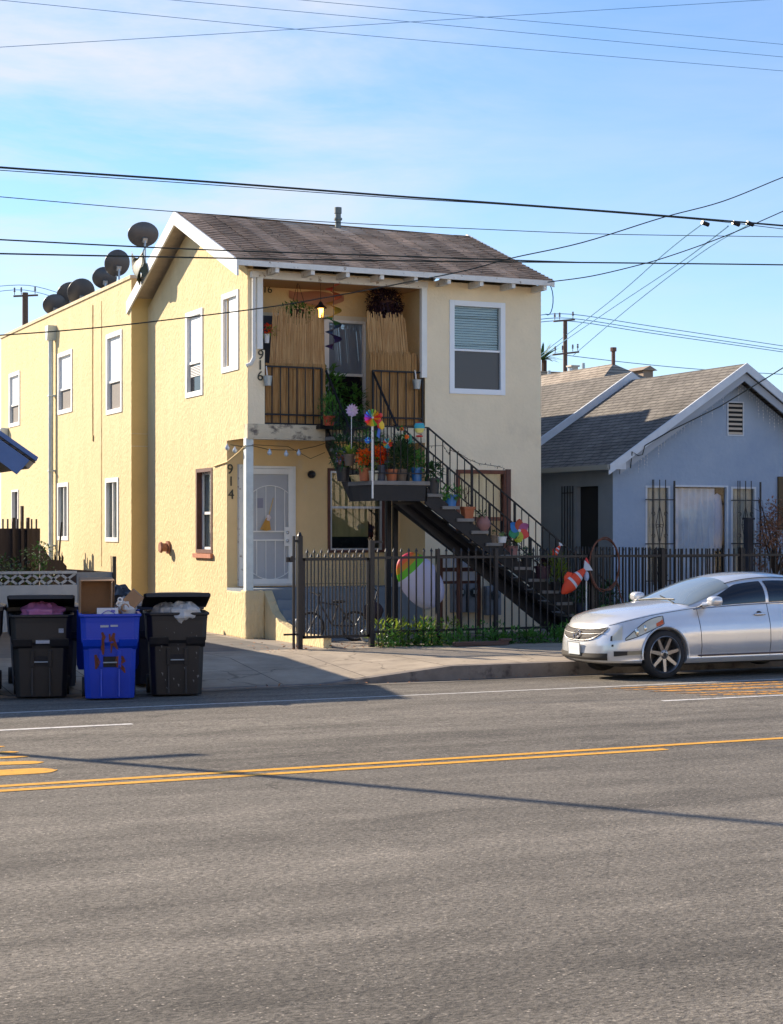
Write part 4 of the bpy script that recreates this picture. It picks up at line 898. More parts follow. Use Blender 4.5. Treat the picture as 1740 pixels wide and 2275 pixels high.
# wind toys -----------------------------------------------------
def pinwheel(px, py, y, r, cols, label, name='pinwheel', n=None, pole=None, petal=.55, tilt=0, hub=(.6, .6, .6), rot=0, lens=None):
    c = onY(px, py, y); o = root(name, tuple(c), label, 'pinwheel'); n = n or len(cols)
    for i in range(n):
        a = rot + 2 * pi * i / n; d = Vector((cos(a), -.0, sin(a))); s_ = Vector((-sin(a), 0, cos(a)))
        b = MB(); w_ = 2 * pi * r / n * petal; pts = []; K = 8
        for k_ in range(K + 1):
            t = k_ / K; wv = w_ * (sin(pi * min(1, t * .95 + .03)) ** .6 if lens else (t if t < .97 else .9)); pts.append((t, wv))
        vs = []
        for t, wv in pts: q = c + d * (r * t); vs += [q - s_ * wv / 2 + Vector((0, .02 * t, 0)), q + s_ * wv / 2 + Vector((0, -.03 * t, 0))]
        b.add(vs, [(2 * k_, 2 * k_ + 1, 2 * k_ + 3, 2 * k_ + 2) for k_ in range(K)])
        b.build('petal', M('toy_%02d_%02d_%02d' % tuple(int(x * 99) for x in cols[i % len(cols)]), cols[i % len(cols)], .45, transl=.35), o)
    b = MB(); b.lathe([(0, -.012), (r * .12, -.01), (r * .12, .01), (0, .015)], 12, T=Matrix.Rotation(radians(90), 4, 'X'), c=c + Vector((0, -.02, 0))); b.build('hub', M('toy_hub', hub, .4), o)
    if pole is not None: b = MB(); b.cyl(c + Vector((0, .02, 0)), Vector((c.x, y + .02, pole)), .006, .006, 6); b.build('stick', white, o)
    return o
rb_ = [(.75, .05, .03), (.8, .3, .02), (.75, .6, .03), (.15, .5, .05), (.03, .35, .3), (.04, .15, .6), (.15, .05, .5), (.5, .04, .35)]
pinwheel(782, 911, LY0 + .5, .115, [(.68, .50, .68), (.75, .6, .75)], 'pale pink pinwheel flower left of the rainbow wheel', n=12, pole=LZ + .3, petal=.95, lens=1)
pinwheel(827, 928, LY0 - .03, .145, rb_ + rb_[:4], 'large rainbow pinwheel on the white post of the landing', n=14, pole=LZ, petal=1.0, rot=.2)
pinwheel(817, 978, LY0 - .02, .055, [(.03, .3, .7), (.05, .1, .5)], 'small blue pinwheel below the rainbow wheel', n=8, petal=.9)
pinwheel(861, 985, LY0 - .02, .085, [(.75, .06, .03), (.8, .4, .03), (.1, .5, .45), (.05, .3, .5)], 'small red and turquoise pinwheel on the landing rail', n=9, petal=.9)
fl = [(.55, .10, .04), (.45, .12, .30), (.85, .09, .08), (.50, .55, .04), (.03, .30, .13), (.03, .22, .60)]
pinwheel(1153, 1179, LY0 - .06, .21, [fl[0], fl[5], fl[4], fl[3], fl[2], fl[1]], 'large flower pinwheel with six differently coloured petals on the stair rail', n=6, pole=1.45, petal=.82, lens=1, rot=radians(86))
# parrot ornament
c = onY(843, 940, LY0 - .02); o = root('parrot_ornament', tuple(c), 'red bird shaped ornament beside the rainbow pinwheel', 'ornament')
b = MB(); b.blob(c, (.05, .035, .10), .05, 12, 10); b.blob(c + Vector((.02, 0, .13)), (.04, .035, .045), .03, 10, 8); b.build('body', M('toy_red', (.65, .04, .03), .5), o, smooth=60)
b = MB(); b.blob(c + Vector((.03, -.03, -.04)), (.05, .015, .07), .1, 10, 8); b.build('wing', M('toy_yellow', (.75, .5, .03), .5), o, smooth=60)
b = MB(); b.prism([(c.x - .02, c.z - .08), (c.x + .02, c.z - .08), (c.x + .0, c.z - .26), (c.x - .05, c.z - .22)], 'y', c.y - .01, c.y + .01); b.build('tail', M('toy_blue', (.03, .12, .5), .5), o)
# balloon shaped spinner
c = onY(932, 952, LY0 - .03); o = root('balloon_spinner', tuple(c), 'striped balloon shaped spinner hanging on the stair rail', 'wind spinner')
pf = [(.02, .11), (.07, .09), (.09, .05), (.09, .0), (.06, -.07), (.03, -.09)]
cc = [(.5, .02, .03), (.04, .35, .42), (.04, .35, .42), (.7, .65, .2), (.72, .7, .5)]
for i in range(5):
    b = MB(); b.lathe([pf[i], pf[i + 1]], 16, c=c); b.build('stripe', M('balloon_%d' % i, cc[i], .5), o, smooth=60)
b = MB(); b.blob(c + Vector((0, 0, -.13)), (.07, .05, .018), .02, 12, 6); b.build('basket', M('toy_red', (.65, .04, .03)), o); b = MB(); b.tube([c + Vector((0, 0, -.13)), c + Vector((0, 0, .16))], .003, 4); b.build('string', black_iron, o)
c = onY(893, 953, LY0 - .02); o = root('flower_ornament', tuple(c), 'small orange flower ornament with green leaves on the rail', 'ornament')
b = MB(); b.leaves(c + Vector((.0, 0, -.05)), (.09, .05, .09), 40, .06, .03, 50); b.build('leaves', leaf_g, o); b = MB(); b.blob(c, (.035, .03, .03), .2, 10, 8); b.build('bloom', ora_f, o); b = MB(); b.blob(c + Vector((.09, 0, -.13)), (.045, .03, .035), .2, 10, 8, 2); b.build('bloom', ora_f, o)
c = onY(912, 975, LY0 - .02); o = root('bird_ornament', tuple(c), 'small green bird ornament hanging below the orange flower', 'ornament'); b = MB(); b.blob(c, (.03, .03, .08), .1, 10, 8); b.build('body', M('toy_green', (.03, .2, .13), .4), o); b = MB(); b.leaf(c, (1, 0, -.6), .13, .05); b.leaf(c, (-.6, 0, -.8), .1, .04); b.build('wing', M('toy_turquoise', (.1, .4, .4), .4), o)

# string lights on the porch and on the stair rail
wire_m = M('dark_wire', (.02, .025, .02), .6)
o = root('string_lights', (10.9, YF, 3.4), 'string of clear round bulbs sagging under the balcony', 'string lights')
P_ = [onY(512, 988, YF + .05), onY(538, 992, YF), onY(560, 990, YF - .02), onY(598, 999, YF), onY(660, 1000, YF - .02), onY(700, 992, YF - .03), onY(722, 985, YF - .05)]
P2 = [onY(560, 988, YF), onY(640, 992, YF), onY(690, 1019, YF - .02), onY(722, 1005, YF - .04)]
b = MB(); b.tube(P_, .006, 5); b.tube(P2, .005, 5); b.build('wire', wire_m, o)
bulb = glass('bulb_glass', ior=2.2, opaque=(.55, .60, .66))
for px, py in ((522, 1001), (505, 995), (599, 1006), (636, 1009), (664, 1007)):
    c = onY(px, py, YF - .03 if px > 540 else YF + .3); b = MB(); b.lathe([(0, -.045), (.03, -.035), (.042, 0), (.03, .03), (.015, .05), (.012, .07), (0, .075)], 14, c=c); b.build('bulb', bulb, o, smooth=60)
tag(MB().tube([onX(475, 1036, XL - .02), onX(505, 1026, XL - .02), onX(530, 1005, XL - .03), onY(545, 990, YF - .02)], .012, 6).build('power_cord', M('cream_cable', (.6, .44, .2))), 'cream power cord looped from the side window to the porch post', 'cord')
o = root('garland', (14, LY0, 3.4), 'thin thorny wire garland strung along the stair rail', 'garland')
b = MB(); G = [onY(px, py, LY0 - .01) for px, py in ((948, 991), (985, 990), (998, 1010), (1000, 1000), (1022, 1008), (1040, 1020), (1065, 1030), (1105, 1036), (1120, 1040), (1122, 1100), (1120, 1180))]
b.tube(G, .005, 4); R_ = random.Random(6)
for a_, c_ in zip(G, G[1:]):
    for k_ in range(6): p = a_.lerp(c_, k_ / 6); b.leaf(p, (R_.uniform(-1, 1), R_.uniform(-.5, .5), R_.uniform(-1, 1)), .05, .018)
b.build('wire', twig, o)

# ================================================================== iron fence and gate
GX0, GX1 = 10.42, 11.66
def picket(b, x, y, z0, z1, w=.020, spear=True, tw=False):
    b.box(x - w / 2, x + w / 2, y - w / 2, y + w / 2, z0, z1)
    if spear: b.add([(x - w, y - w, z1), (x + w, y - w, z1), (x + w, y + w, z1), (x - w, y + w, z1), (x, y, z1 + .065)], [(0, 1, 4), (1, 2, 4), (2, 3, 4), (3, 0, 4), (3, 2, 1, 0)])
gate = root('iron_gate', (11.05, FY, .1), 'black iron gate with spear tipped bars between two posts', 'gate')
b = MB()
for z in (1.50, .24): b.box(GX0 + .05, GX1 - .02, FY - .02, FY + .02, z, z + .045)
b.box(GX0 + .05, GX0 + .09, FY - .02, FY + .02, .24, 1.54); b.box(GX1 - .06, GX1 - .02, FY - .02, FY + .02, .24, 1.54); b.box(GX0 + .09, GX1 - .06, FY - .006, FY + .006, 1.12, 1.13)
b.build('gate_frame', black_iron, gate)
b = MB(); n = 9
for i in range(n):
    x = GX0 + .13 + (GX1 - GX0 - .24) * i / (n - 1); picket(b, x, FY, .25, 1.63); 
    if i < n - 1:
        x2 = x + .068; picket(b, x2, FY, .25, 1.56)
        for k_ in range(8): b.box(x2 - .013, x2 + .013, FY - .013, FY + .013, 1.16 + k_ * .038, 1.175 + k_ * .038)
b.build('bars', black_iron, gate)
b = MB(); b.box(GX0 - .04, GX0 + .04, FY - .04, FY + .04, .07, 1.90); b.box(GX0 - .12, GX0 - .085, FY - .02, FY + .02, .07, 1.90); b.box(GX0 - .085, GX0 - .04, FY - .015, FY + .015, 1.80, 1.84)
b.lathe([(.0, 0), (.045, 0), (.03, .03), (.02, .06), (0, .06)], 10, c=(GX0, FY, 1.90)); b.build('gate_post', black_iron, gate)
b = MB(); b.box(GX1 - .01, GX1 + .07, FY - .04, FY + .04, .07, 1.83); b.build('gate_post', black_iron, gate)
b = MB(); b.box(GX0 - .24, GX0 - .12, FY - .03, FY - .01, 1.48, 1.56); b.lathe([(0, 0), (.05, .0), (.05, .03), (0, .03)], 12, T=Matrix.Rotation(radians(90), 4, 'X'), c=(GX0 - .14, FY - .02, 1.53)); b.box(GX0 - .28, GX0 - .04, FY - .02, FY, .30, .33); b.box(GX1 + .0, GX1 + .22, FY - .03, FY + .03, 1.78, 1.82); b.build('latch', black_iron, gate)
fence = root('iron_fence', (15, FY, .1), 'long black iron fence with spear tips along the front yards', 'fence')
b = MB()
for z in (1.52, .30): b.box(GX1 + .07, 27.0, FY - .018, FY + .018, z, z + .04)
b.build('rail', black_iron, fence)
b = MB(); x = GX1 + .15
while x < 17.3: picket(b, x, FY, .10, 1.64); x += .139
x = 17.4
while x < 27: picket(b, x, FY, .10, 1.66, spear=False); x += .115
pk = b.build('pickets', black_iron, fence)
for x in (12.9, 14.0, 15.9, 17.35, 19.05, 20.05, 22.2, 24.5): MB().box(x - .03, x + .03, FY - .034, FY + .034, .07, 1.68).build('post', M('rusty_post', (.06, .03, .035), .6) if x > 19.8 and x < 20.2 else black_iron, fence)
sf = root('side_fence', (17.3, 27.8, .1), 'dark iron side fence running back between the two houses', 'fence')
b = MB(); y = FY + .1
while y < 29.2: picket(b, 17.35, y, .1, 1.68, spear=False); y += .11
for z in (1.5, .3): b.box(17.335, 17.365, FY + .04, 29.3, z, z + .035)
b.build('pickets', black_iron, sf)
sf = root('second_fence', (18, 27.0, .1), 'dense row of iron bars behind the front fence near the coiled vine', 'fence')
b = MB(); x = 17.42
while x < 18.9: picket(b, x, FY + .35, .1, 1.66, spear=False); x += .085
b.box(17.4, 18.95, FY + .33, FY + .37, 1.5, 1.535); b.build('pickets', black_iron, sf)
# hoop of twisted vine hanging on the fence
c = onY(1343, 1254, FY - .05); o = root('vine_hoop', tuple(c), 'large hoop of twisted brown vine hung on the iron fence', 'hoop')
b = MB(); R_ = random.Random(12)
for k_ in range(4):
    ph = R_.uniform(0, 6); b.tube([(c.x + (.30 + .02 * sin(3 * a + ph)) * cos(a), c.y + .03 * sin(4 * a + ph), c.z + (.46 + .02 * cos(4 * a + ph)) * sin(a)) for a in [2 * pi * j / 40 for j in range(40)]], .012, 6, close=True)
b.build('coil', M('vine_brown', (.14, .055, .035), .85, var=(12, .4)), o)
b = MB(); b.tube([c + Vector((.25, 0, -.28)), c + Vector((.33, .0, -.55)), c + Vector((.45, .02, -.8)), c + Vector((.7, .02, -.95))], .012, 6); b.build('tail_end', M('vine_brown', (.14, .055, .035)), o)
# fish windsocks
def fish(px, py, y, s_, ang, label, name='fish_windsock'):
    c = onY(px, py, y); o = root(name, tuple(c), label, 'windsock'); R3 = Matrix.Rotation(-ang, 3, 'Y')
    org = M('fish_orange', (.80, .07, .02), .6, transl=.2); wh = M('fish_white', (.62, .66, .74), .6, transl=.2)
    prof = [(0, .02), (.06, .07), (.14, .115), (.26, .15), (.30, .15), (.36, .14), (.50, .12), (.56, .10), (.62, .08), (.72, .045)]
    segs = [(0, 4, org, 'head'), (4, 5, wh, 'stripe'), (5, 6, org, 'body'), (6, 7, wh, 'stripe'), (7, 9, org, 'tail_base')]
    for a, b_, m, nm in segs:
        q = MB(); vs = []; n = 14
        for (l, r) in prof[a:b_ + 1]:
            for j in range(n):
                t = 2 * pi * j / n; v = Vector((l - .35, r * .55 * cos(t), r * sin(t))) * s_; vs.append(R3 @ v + c)
        q.add(vs, [(i * n + j, i * n + (j + 1) % n, (i + 1) * n + (j + 1) % n, (i + 1) * n + j) for i in range(b_ - a) for j in range(n)]); q.build(nm, m, o, smooth=60)
    q = MB(); pts = [(.34, .0), (.50, .14), (.52, 0), (.50, -.14)]; q.prism([(0, 0), (1, 0), (1, 1)], 'y', 0, .001); q = MB()
    vs = [R3 @ (Vector((u, .01, v)) * s_) + c for u, v in pts] + [R3 @ (Vector((u, -.01, v)) * s_) + c for u, v in pts]
    q.add(vs, [(0, 1, 2, 3), (7, 6, 5, 4), (0, 4, 5, 1), (1, 5, 6, 2), (2, 6, 7, 3), (3, 7, 4, 0)]); q.build('tail_fin', wh, o)
    q = MB(); vs = [R3 @ (Vector((u, w_, v)) * s_) + c for w_ in (.01, -.01) for u, v in ((-.15, .13), (.12, .13), (.05, .24), (-.08, .22))]
    q.add(vs, [(0, 1, 2, 3), (7, 6, 5, 4), (0, 4, 5, 1), (1, 5, 6, 2), (2, 6, 7, 3), (3, 7, 4, 0)]); q.build('fin', org, o)
fish(1273, 1293, FY - .12, .85, radians(42), 'orange and white striped fish windsock tilted against the fence')
fish(1236, 1226, FY + .3, .34, radians(55), 'small orange and white fish toy above the large fish windsock')
c = onY(1303, 1252, FY - .08); o = root('garden_gnome_toy', tuple(c), 'small red and white toy on a stick beside the fish windsock', 'garden ornament')
b = MB(); b.lathe([(.05, 0), (.03, .06), (0, .11)], 12, c=c + Vector((0, 0, .0))); b.build('cap', M('toy_red', (.65, .04, .03)), o); b = MB(); b.blob(c + Vector((0, 0, -.05)), (.035, .03, .05), .03, 10, 8); b.build('face', M('toy_pale', (.6, .6, .65), .6), o); b = MB(); b.blob(c + Vector((.0, 0, -.22)), (.05, .04, .09), .03, 10, 8); b.build('body', M('toy_paleblue', (.35, .42, .6), .6), o); b = MB(); b.cyl(c + Vector((0, 0, -.3)), Vector((c.x, c.y, .1)), .012, .012, 6); b.build('stick', white_old, o)

# weeds and plants along the foot of the fence
R_ = random.Random(21); b = MB(); x = 11.85
while x < 17.6:
    hgt = .07 + .20 * R_.random() ** 1.5 + (.26 if 15.9 < x < 17.2 else 0) * abs(sin(x * 5)); b.leaves((x, FY - .12 + R_.uniform(-.16, .14), .09 + hgt * .5), (.14, .17, hgt), int(R_.uniform(25, 110)), R_.choice((.06, .09, .14)), R_.choice((.02, .035, .045)), seed=int(x * 100), up=.5, hollow=0); x += .085
tag(b.build('weeds', leaf_g), 'green weeds growing along the foot of the iron fence', 'weeds', kind='stuff')
b = MB()
for i in range(10): b.leaves((11.85 + i * .16, FY + .10, .30), (.12, .14, .20), 55, .12, .035, seed=300 + i, up=.6, hollow=0)
tag(b.build('weeds', leaf_y), 'sunlit lime green weeds just inside the iron fence', 'weeds', kind='stuff')
b = MB(); R_ = random.Random(31)
for i in range(60): x_, y_ = R_.uniform(6, 18), R_.uniform(22.15, 22.42); b.leaf((x_, y_, GZ + .03), (R_.uniform(-1, 1), R_.uniform(-1, 1), R_.uniform(0, .5)), R_.uniform(.03, .07), .035)
for i in range(90): b.leaf((R_.uniform(9.6, 12.0), R_.uniform(25.7, 26.6) + R_.uniform(0, 1.5) * (i % 3 == 0), .10), (R_.uniform(-1, 1), R_.uniform(-1, 1), R_.uniform(0, .5)), .07, .05)
tag(b.build('fallen_leaves', M('dry_leaf', (.35, .14, .05), .8, var=(9, .5))), 'dry fallen leaves scattered at the foot of the gate', 'leaves', kind='stuff')
b = MB(); p = onZ(1075, 1433, .09); b.box(p.x - .55, p.x + .45, p.y - .05, p.y + .07, .085, .15); b.box(p.x + .30, p.x + .50, p.y - .06, p.y + .04, .15, .19)
tag(b.build('timber_plank', M('old_plank', (.12, .07, .055), .9, var=(6, .4), stretch=(.2, 1, 1)), bevel=.006), 'old brown timber plank lying on the pavement by the weeds', 'plank')

# ------------------------------------------------------------------ things behind the fence
# meters on the wall under the stair
def meter(px, py, label, big=1.0):
    c = onY(px, py, YF - .02); o = root('electric_meter', tuple(c), label, 'meter'); mm = M('meter_grey', (.20, .22, .25), .6, var=(6, .2))
    b = MB(); b.box(c.x - .13 * big, c.x + .13 * big, YF - .16, YF - .002, c.z - .32, c.z + .22); b.box(c.x - .02, c.x + .02, YF - .08, YF - .03, c.z + .22, c.z + .8); b.build('meter_box', mm, o, bevel=.01)
    b = MB(); b.lathe([(0, .0), (.09, 0), (.09, .06), (.07, .10), (0, .11)], 18, T=Matrix.Rotation(radians(90), 4, 'X'), c=(c.x, YF - .16, c.z + .05)); b.build('meter_glass', glass('meter_glass_m', (.7, .75, .75), 1.7), o, smooth=50)
    b = MB(); b.box(c.x - .05, c.x + .05, YF - .235, YF - .225, c.z + .03, c.z + .10); b.build('dial_plate', M('dial_white', (.7, .7, .7), .6), o)
meter(1014, 1322, 'left grey electric meter box under the stair'); meter(1046, 1322, 'grey electric meter box just left of the brown stair post'); meter(1090, 1328, 'rightmost electric meter box under the stair', 1.2)
# brown framed panel with white panes
o = root('old_door_panel', (14.4, 28.3, .9), 'brown framed panel with white panes leaning behind the fence under the stair', 'panel')
q = q4(28.2, (984, 1238), (1062, 1238), (1062, 1290), (984, 1290)); x0, x1 = q[0].x, q[1].x; z1, z0 = q[0].z, q[2].z
b = MB(); b.box(x0, x1, 28.2, 28.24, z0 - .05, z0); b.box(x0, x1, 28.2, 28.24, z1 - .26, z1 - .19); b.box(x0, x1, 28.2, 28.24, z1, z1 + .04); b.box(x0 - .05, x0, 28.2, 28.24, .1, z1 + .04); b.box(x1, x1 + .06, 28.2, 28.24, .1, z1 + .04); b.build('frame', brown_wood, o)
for i in range(4):
    xa = x0 + (x1 - x0) * i / 4 + .015; xb = x0 + (x1 - x0) * (i + 1) / 4 - .015
    for (za, zb_) in ((z1 - .185, z1 - .005), (z0 + .005, z1 - .265)): MB().box(xa, xb, 28.21, 28.22, za, zb_).build('pane', M('white_pane', (.62, .66, .75), .5), o)
# big rainbow and white inflatable
c = onY(934, 1290, FY + .5); o = root('inflatable_float', tuple(c), 'large white inflatable float with a rainbow striped top leaning behind the fence', 'inflatable')
T = Matrix.Translation(c) @ Matrix.Rotation(radians(-18), 4, 'Y')
def egg(t0, t1, mat, nm):
    b = MB(); n = 26; m_ = 6; vs = []
    for i in range(m_ + 1):
        ph = t0 + (t1 - t0) * i / m_; z = .54 * cos(ph); r = .355 * sin(ph) ** .8 * (1 if ph > 1.3 else (.85 + .15 * ph / 1.3))
        for j in range(n):
            a = 2 * pi * j / n; rr = r * (1 + .03 * cos(8 * a)); vs.append(T @ Vector((rr * cos(a), rr * .38 * sin(a), z)))
    b.add(vs, [(i * n + j, i * n + (j + 1) % n, (i + 1) * n + (j + 1) % n, (i + 1) * n + j) for i in range(m_) for j in range(n)]); b.build(nm, mat, o, smooth=70)
T = Matrix.Translation(c) @ Matrix.Rotation(radians(-40), 4, 'Y')
for t0, t1, cc_, nm in ((.01, .42, (.7, .06, .12), 'stripe'), (.42, .62, (.75, .14, .03), 'stripe'), (.62, .85, (.55, .27, .02), 'stripe'), (.85, 1.10, (.12, .50, .02), 'stripe'), (1.10, 3.13, (.55, .55, .74), 'body')):
    egg(t0, t1, M('float_%d' % int(t0 * 100), cc_, .5, transl=.2), nm)
# bicycle behind the gate
def bike(x, y, z, label):
    o = root('childs_bicycle', (x, y, z), label, 'bicycle'); ch = M('bike_silver', (.5, .52, .55), .3, .8); rb = M('tyre_rubber', (.02, .02, .022), .8)
    for wx in (0, .82):
        w = MB(); w.tube([(x + wx + .24 * cos(a), y, z + .26 + .24 * sin(a)) for a in [2 * pi * j / 28 for j in range(28)]], .022, 8, close=True); wo = w.build('wheel', rb, o, smooth=60)
        w = MB()
        for j in range(12): a = 2 * pi * j / 12; w.bar((x + wx, y, z + .26), (x + wx + .23 * cos(a), y, z + .26 + .23 * sin(a)), .004)
        w.build('spokes', ch, wo)
    b = MB(); A = (x + .02, y, z + .26); H_ = (x + .16, y, z + .68); Bb = (x + .40, y, z + .28); St = (x + .50, y, z + .62); R1 = (x + .82, y, z + .26)
    for p, q in ((A, H_), (H_, Bb), (H_, St), (St, Bb), (Bb, R1), (St, R1)): b.cyl(p, q, .014, .014, 8)
    b.build('frame', M('bike_black', (.03, .03, .035), .4), o)
    b = MB(); b.tube([(x + .08, y - .22, z + .84), (x + .14, y - .1, z + .82), (x + .16, y, z + .76), (x + .14, y + .1, z + .82), (x + .08, y + .22, z + .84)], .012, 8); b.cyl(H_, (x + .16, y, z + .76), .014, .014, 8); b.build('handlebar', rb, o)
    b = MB(); b.blob((x + .52, y, z + .68), (.13, .06, .03), .05, 12, 8); b.build('saddle', rb, o, smooth=60)
    b = MB(); b.tube([(x + .285 * cos(a), y, z + .26 + .285 * sin(a)) for a in [radians(150 + 10 * j) for j in range(10)]], .014, 6); b.build('mudguard', white, o, smooth=60)
bike(11.05, 27.3, .10, 'small bicycle parked behind the iron gate')
o = root('pushchair', (12.1, 27.2, .1), 'small dark folded pushchair with round wheels just right of the gate', 'pushchair')
for wx, wy in ((-.14, -.1), (.16, -.1), (.0, .2)):
    w = MB(); w.tube([(12.05 + wx + .10 * cos(a), 27.0 + wy, .22 + .10 * sin(a)) for a in [2 * pi * j / 20 for j in range(20)]], .02, 8, close=True); w.lathe([(0, -.01), (.07, -.01), (.07, .01), (0, .01)], 12, T=Matrix.Rotation(radians(90), 4, 'X'), c=(12.05 + wx, 27.0 + wy, .22)); w.build('wheel', M('bike_silver', (.5, .52, .55)), o, smooth=50)
b = MB(); b.blob((12.10, 27.05, .62), (.17, .16, .16), .12, 14, 10, 5); b.build('seat', M('dark_fabric', (.03, .02, .03), .9), o, smooth=60)
b = MB(); b.tube([(11.92, 26.92, .22), (12.05, 27.0, .6), (12.2, 27.1, .95), (12.12, 27.1, 1.02)], .012, 6); b.tube([(12.22, 26.95, .22), (12.05, 27.05, .65)], .012, 6); b.build('frame', black_iron, o)
o = root('storage_box', (12.2, 27.6, .1), 'blue and white box on the porch platform behind the fence', 'box'); b = MB(); p = onY(878, 1302, YF + .3); b.box(p.x - .08, p.x + .08, YF + .22, YF + .38, .95, 1.13); b.build('box_body', wht_p, o, bevel=.006); MB().box(p.x - .085, p.x + .085, YF + .215, YF + .385, 1.13, 1.20).build('lid', M('lid_blue', (.05, .15, .35), .5), o, bevel=.006)
# ================================================================== blue-grey house on the right
pane_soft = glass('soft_window_glass', (.9, .92, .95), 1.5)
bh = root('blue_house', (21.2, 33, .1), 'single storey blue grey stucco house with a front gable and grey shingle roof', 'house')
blue_st = M('blue_grey_stucco', (.37, .44, .54), .95, bump=(12, .8, .014), var=(.9, .10, (.28, .355, .48)), spec=.1, dirt=(.8, .62, .8, (.30, .28, .28)))
BX0, BX1, BY, BP = 18.38, 24.12, 29.5, 21.25
pit = .652
b = MB(); hol = [(19.14, 19.72, .95, 2.88), (19.80, 21.12, .95, 2.90), (21.20, 21.82, .95, 2.88)]
wall_holes(b, Vector((BX0, BY, 0)), Xv, Zv, BX1 - BX0, 3.25, [(a - BX0, c - BX0, d, e) for a, c, d, e in hol], .10, Yv)
b.add([(BX0, BY, 3.25), (BX1, BY, 3.25), (BP, BY, 3.25 + (BX1 - BX0) / 2 * pit)], [(0, 1, 2)])
b.build('front_wall', blue_st, bh, fix=False)
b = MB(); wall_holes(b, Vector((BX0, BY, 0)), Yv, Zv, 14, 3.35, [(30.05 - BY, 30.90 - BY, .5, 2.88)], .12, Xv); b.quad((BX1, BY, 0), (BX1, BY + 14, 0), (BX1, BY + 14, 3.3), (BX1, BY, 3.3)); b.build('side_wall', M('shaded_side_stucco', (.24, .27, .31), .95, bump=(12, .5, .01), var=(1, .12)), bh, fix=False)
MB().box(BX0 + .10, BX0 + .14, 30.05, 30.90, .5, 2.88).build('door', dark_in, bh)
b = MB()
for i in range(5): b.box(BX0 - .03, BX0 - .015, 31.0 + i * .11, 31.015 + i * .11, .6, 2.9)
b.box(BX0 - .03, BX0 - .012, 31.0, 31.46, 2.75, 2.77); b.build('window_bars', black_iron, bh)
rsh = shingles('grey_brown_shingles', (.155, .143, .132), (.195, .18, .162), 'y', .085, .30, 1.18)
def gable(x0, xp, x1, zp, y0, y1, th=.08, name='roof', par=bh, mat=rsh):
    k_ = pit; b = MB()
    z0 = zp - (xp - x0) * k_; z1 = zp - (x1 - xp) * k_
    b.prism([(x0, z0), (xp, zp), (x1, z1), (x1, z1 - th), (xp, zp - th), (x0, z0 - th)], 'y', y0, y1); return b.build(name, mat, par)
gable(18.02, BP, 24.48, 5.36, 29.06, 33.5); gable(17.0, BP, 25.5, 5.53, 33.35, 44)
sof = M('blue_soffit', (.35, .38, .43), .8)
def verge(x0, xp, x1, zp, y0, y1, dep, mat, nm='rake_board'):
    k_ = pit; b = MB()
    for (xa, xb) in ((x0, xp), (x1, xp)):
        za = zp - abs(xp - xa) * k_
        b.prism([(xa, za + .01), (xb, zp + .01), (xb, zp - dep), (xa, za - dep)], 'y', y0, y1)
    return b.build(nm, mat, bh)
pbl = M('pale_blue_trim', (.58, .62, .68), .6, var=(4, .08))
verge(18.0, BP, 24.5, 5.36, 29.02, 29.06, .17, pbl); verge(18.3, BP, 24.2, 5.17, 29.10, 29.14, .16, sof, 'frieze_board'); verge(16.98, BP, 25.5, 5.53, 33.30, 33.35, .20, pbl)
b = MB(); b.box(17.96, 18.02, 29.02, 33.4, 3.17, 3.27); b.build('eave_fascia', M('dull_eave_paint', (.28, .28, .26), .8), bh)
b = MB(); b.prism([(18.02, 3.18), (18.42, 3.18), (18.42, 3.42)], 'y', 29.08, BY - .002); b.build('eave_return', pbl, bh)
# louvred gable vent
o = root('x', (0, 0, 0), None, None); bpy.data.objects.remove(o)
f = frame_on(Vector((21.10, BY, 3.92)), Xv, Zv, Yv, .41, .70, .025, -.02, .02).build('gable_vent', pbl, bh)
b = MB()
for i in range(7): z = 3.95 + i * .094; b.quad((21.12, BY - .015, z), (21.49, BY - .015, z), (21.49, BY - .002, z + .055), (21.12, BY - .002, z + .055)); 
b.build('louvres', M('tan_louvre', (.5, .42, .34), .8), f); MB().box(21.12, 21.49, BY - .004, BY - .001, 3.94, 4.60).build('vent_back', dark_in, f)
# front windows
P = Vector((19.80, BY, .95)); f = frame_on(P, Xv, Zv, Yv, 1.32, 1.95, .035, -.02, .06).build('window', pbl, bh)
slab(P, Xv, Zv, Yv, .035, 1.285, .035, 1.915, .03, .034).build('pane', pane_soft, f)
cm = M('white_blue_curtain', (.80, .84, .88), .85, var=(3, .1), transl=.2)
b = MB(); b.grid(lambda u, v: Vector((19.84 + u * 1.06, BY + .12 + .03 * sin(u * 44 + 1.2 * sin(v * 2)), .98 + v * 1.86)), 90, 8); b.build('curtain', cm, f, smooth=60)
b = MB(); b.lathe([(0, 0), (.12, .05), (.15, .5), (.13, .95), (.09, 1.15), (0, 1.2)], 14, c=(21.0, BY + .2, 1.55), sy=.3); b.build('curtain', M('white_cloth', (.66, .70, .80), .8), f, smooth=60)
slab(P, Xv, Zv, Yv, -.6, 2.0, 0, 1.95, .32, .34).build('backing', dark_in, f)
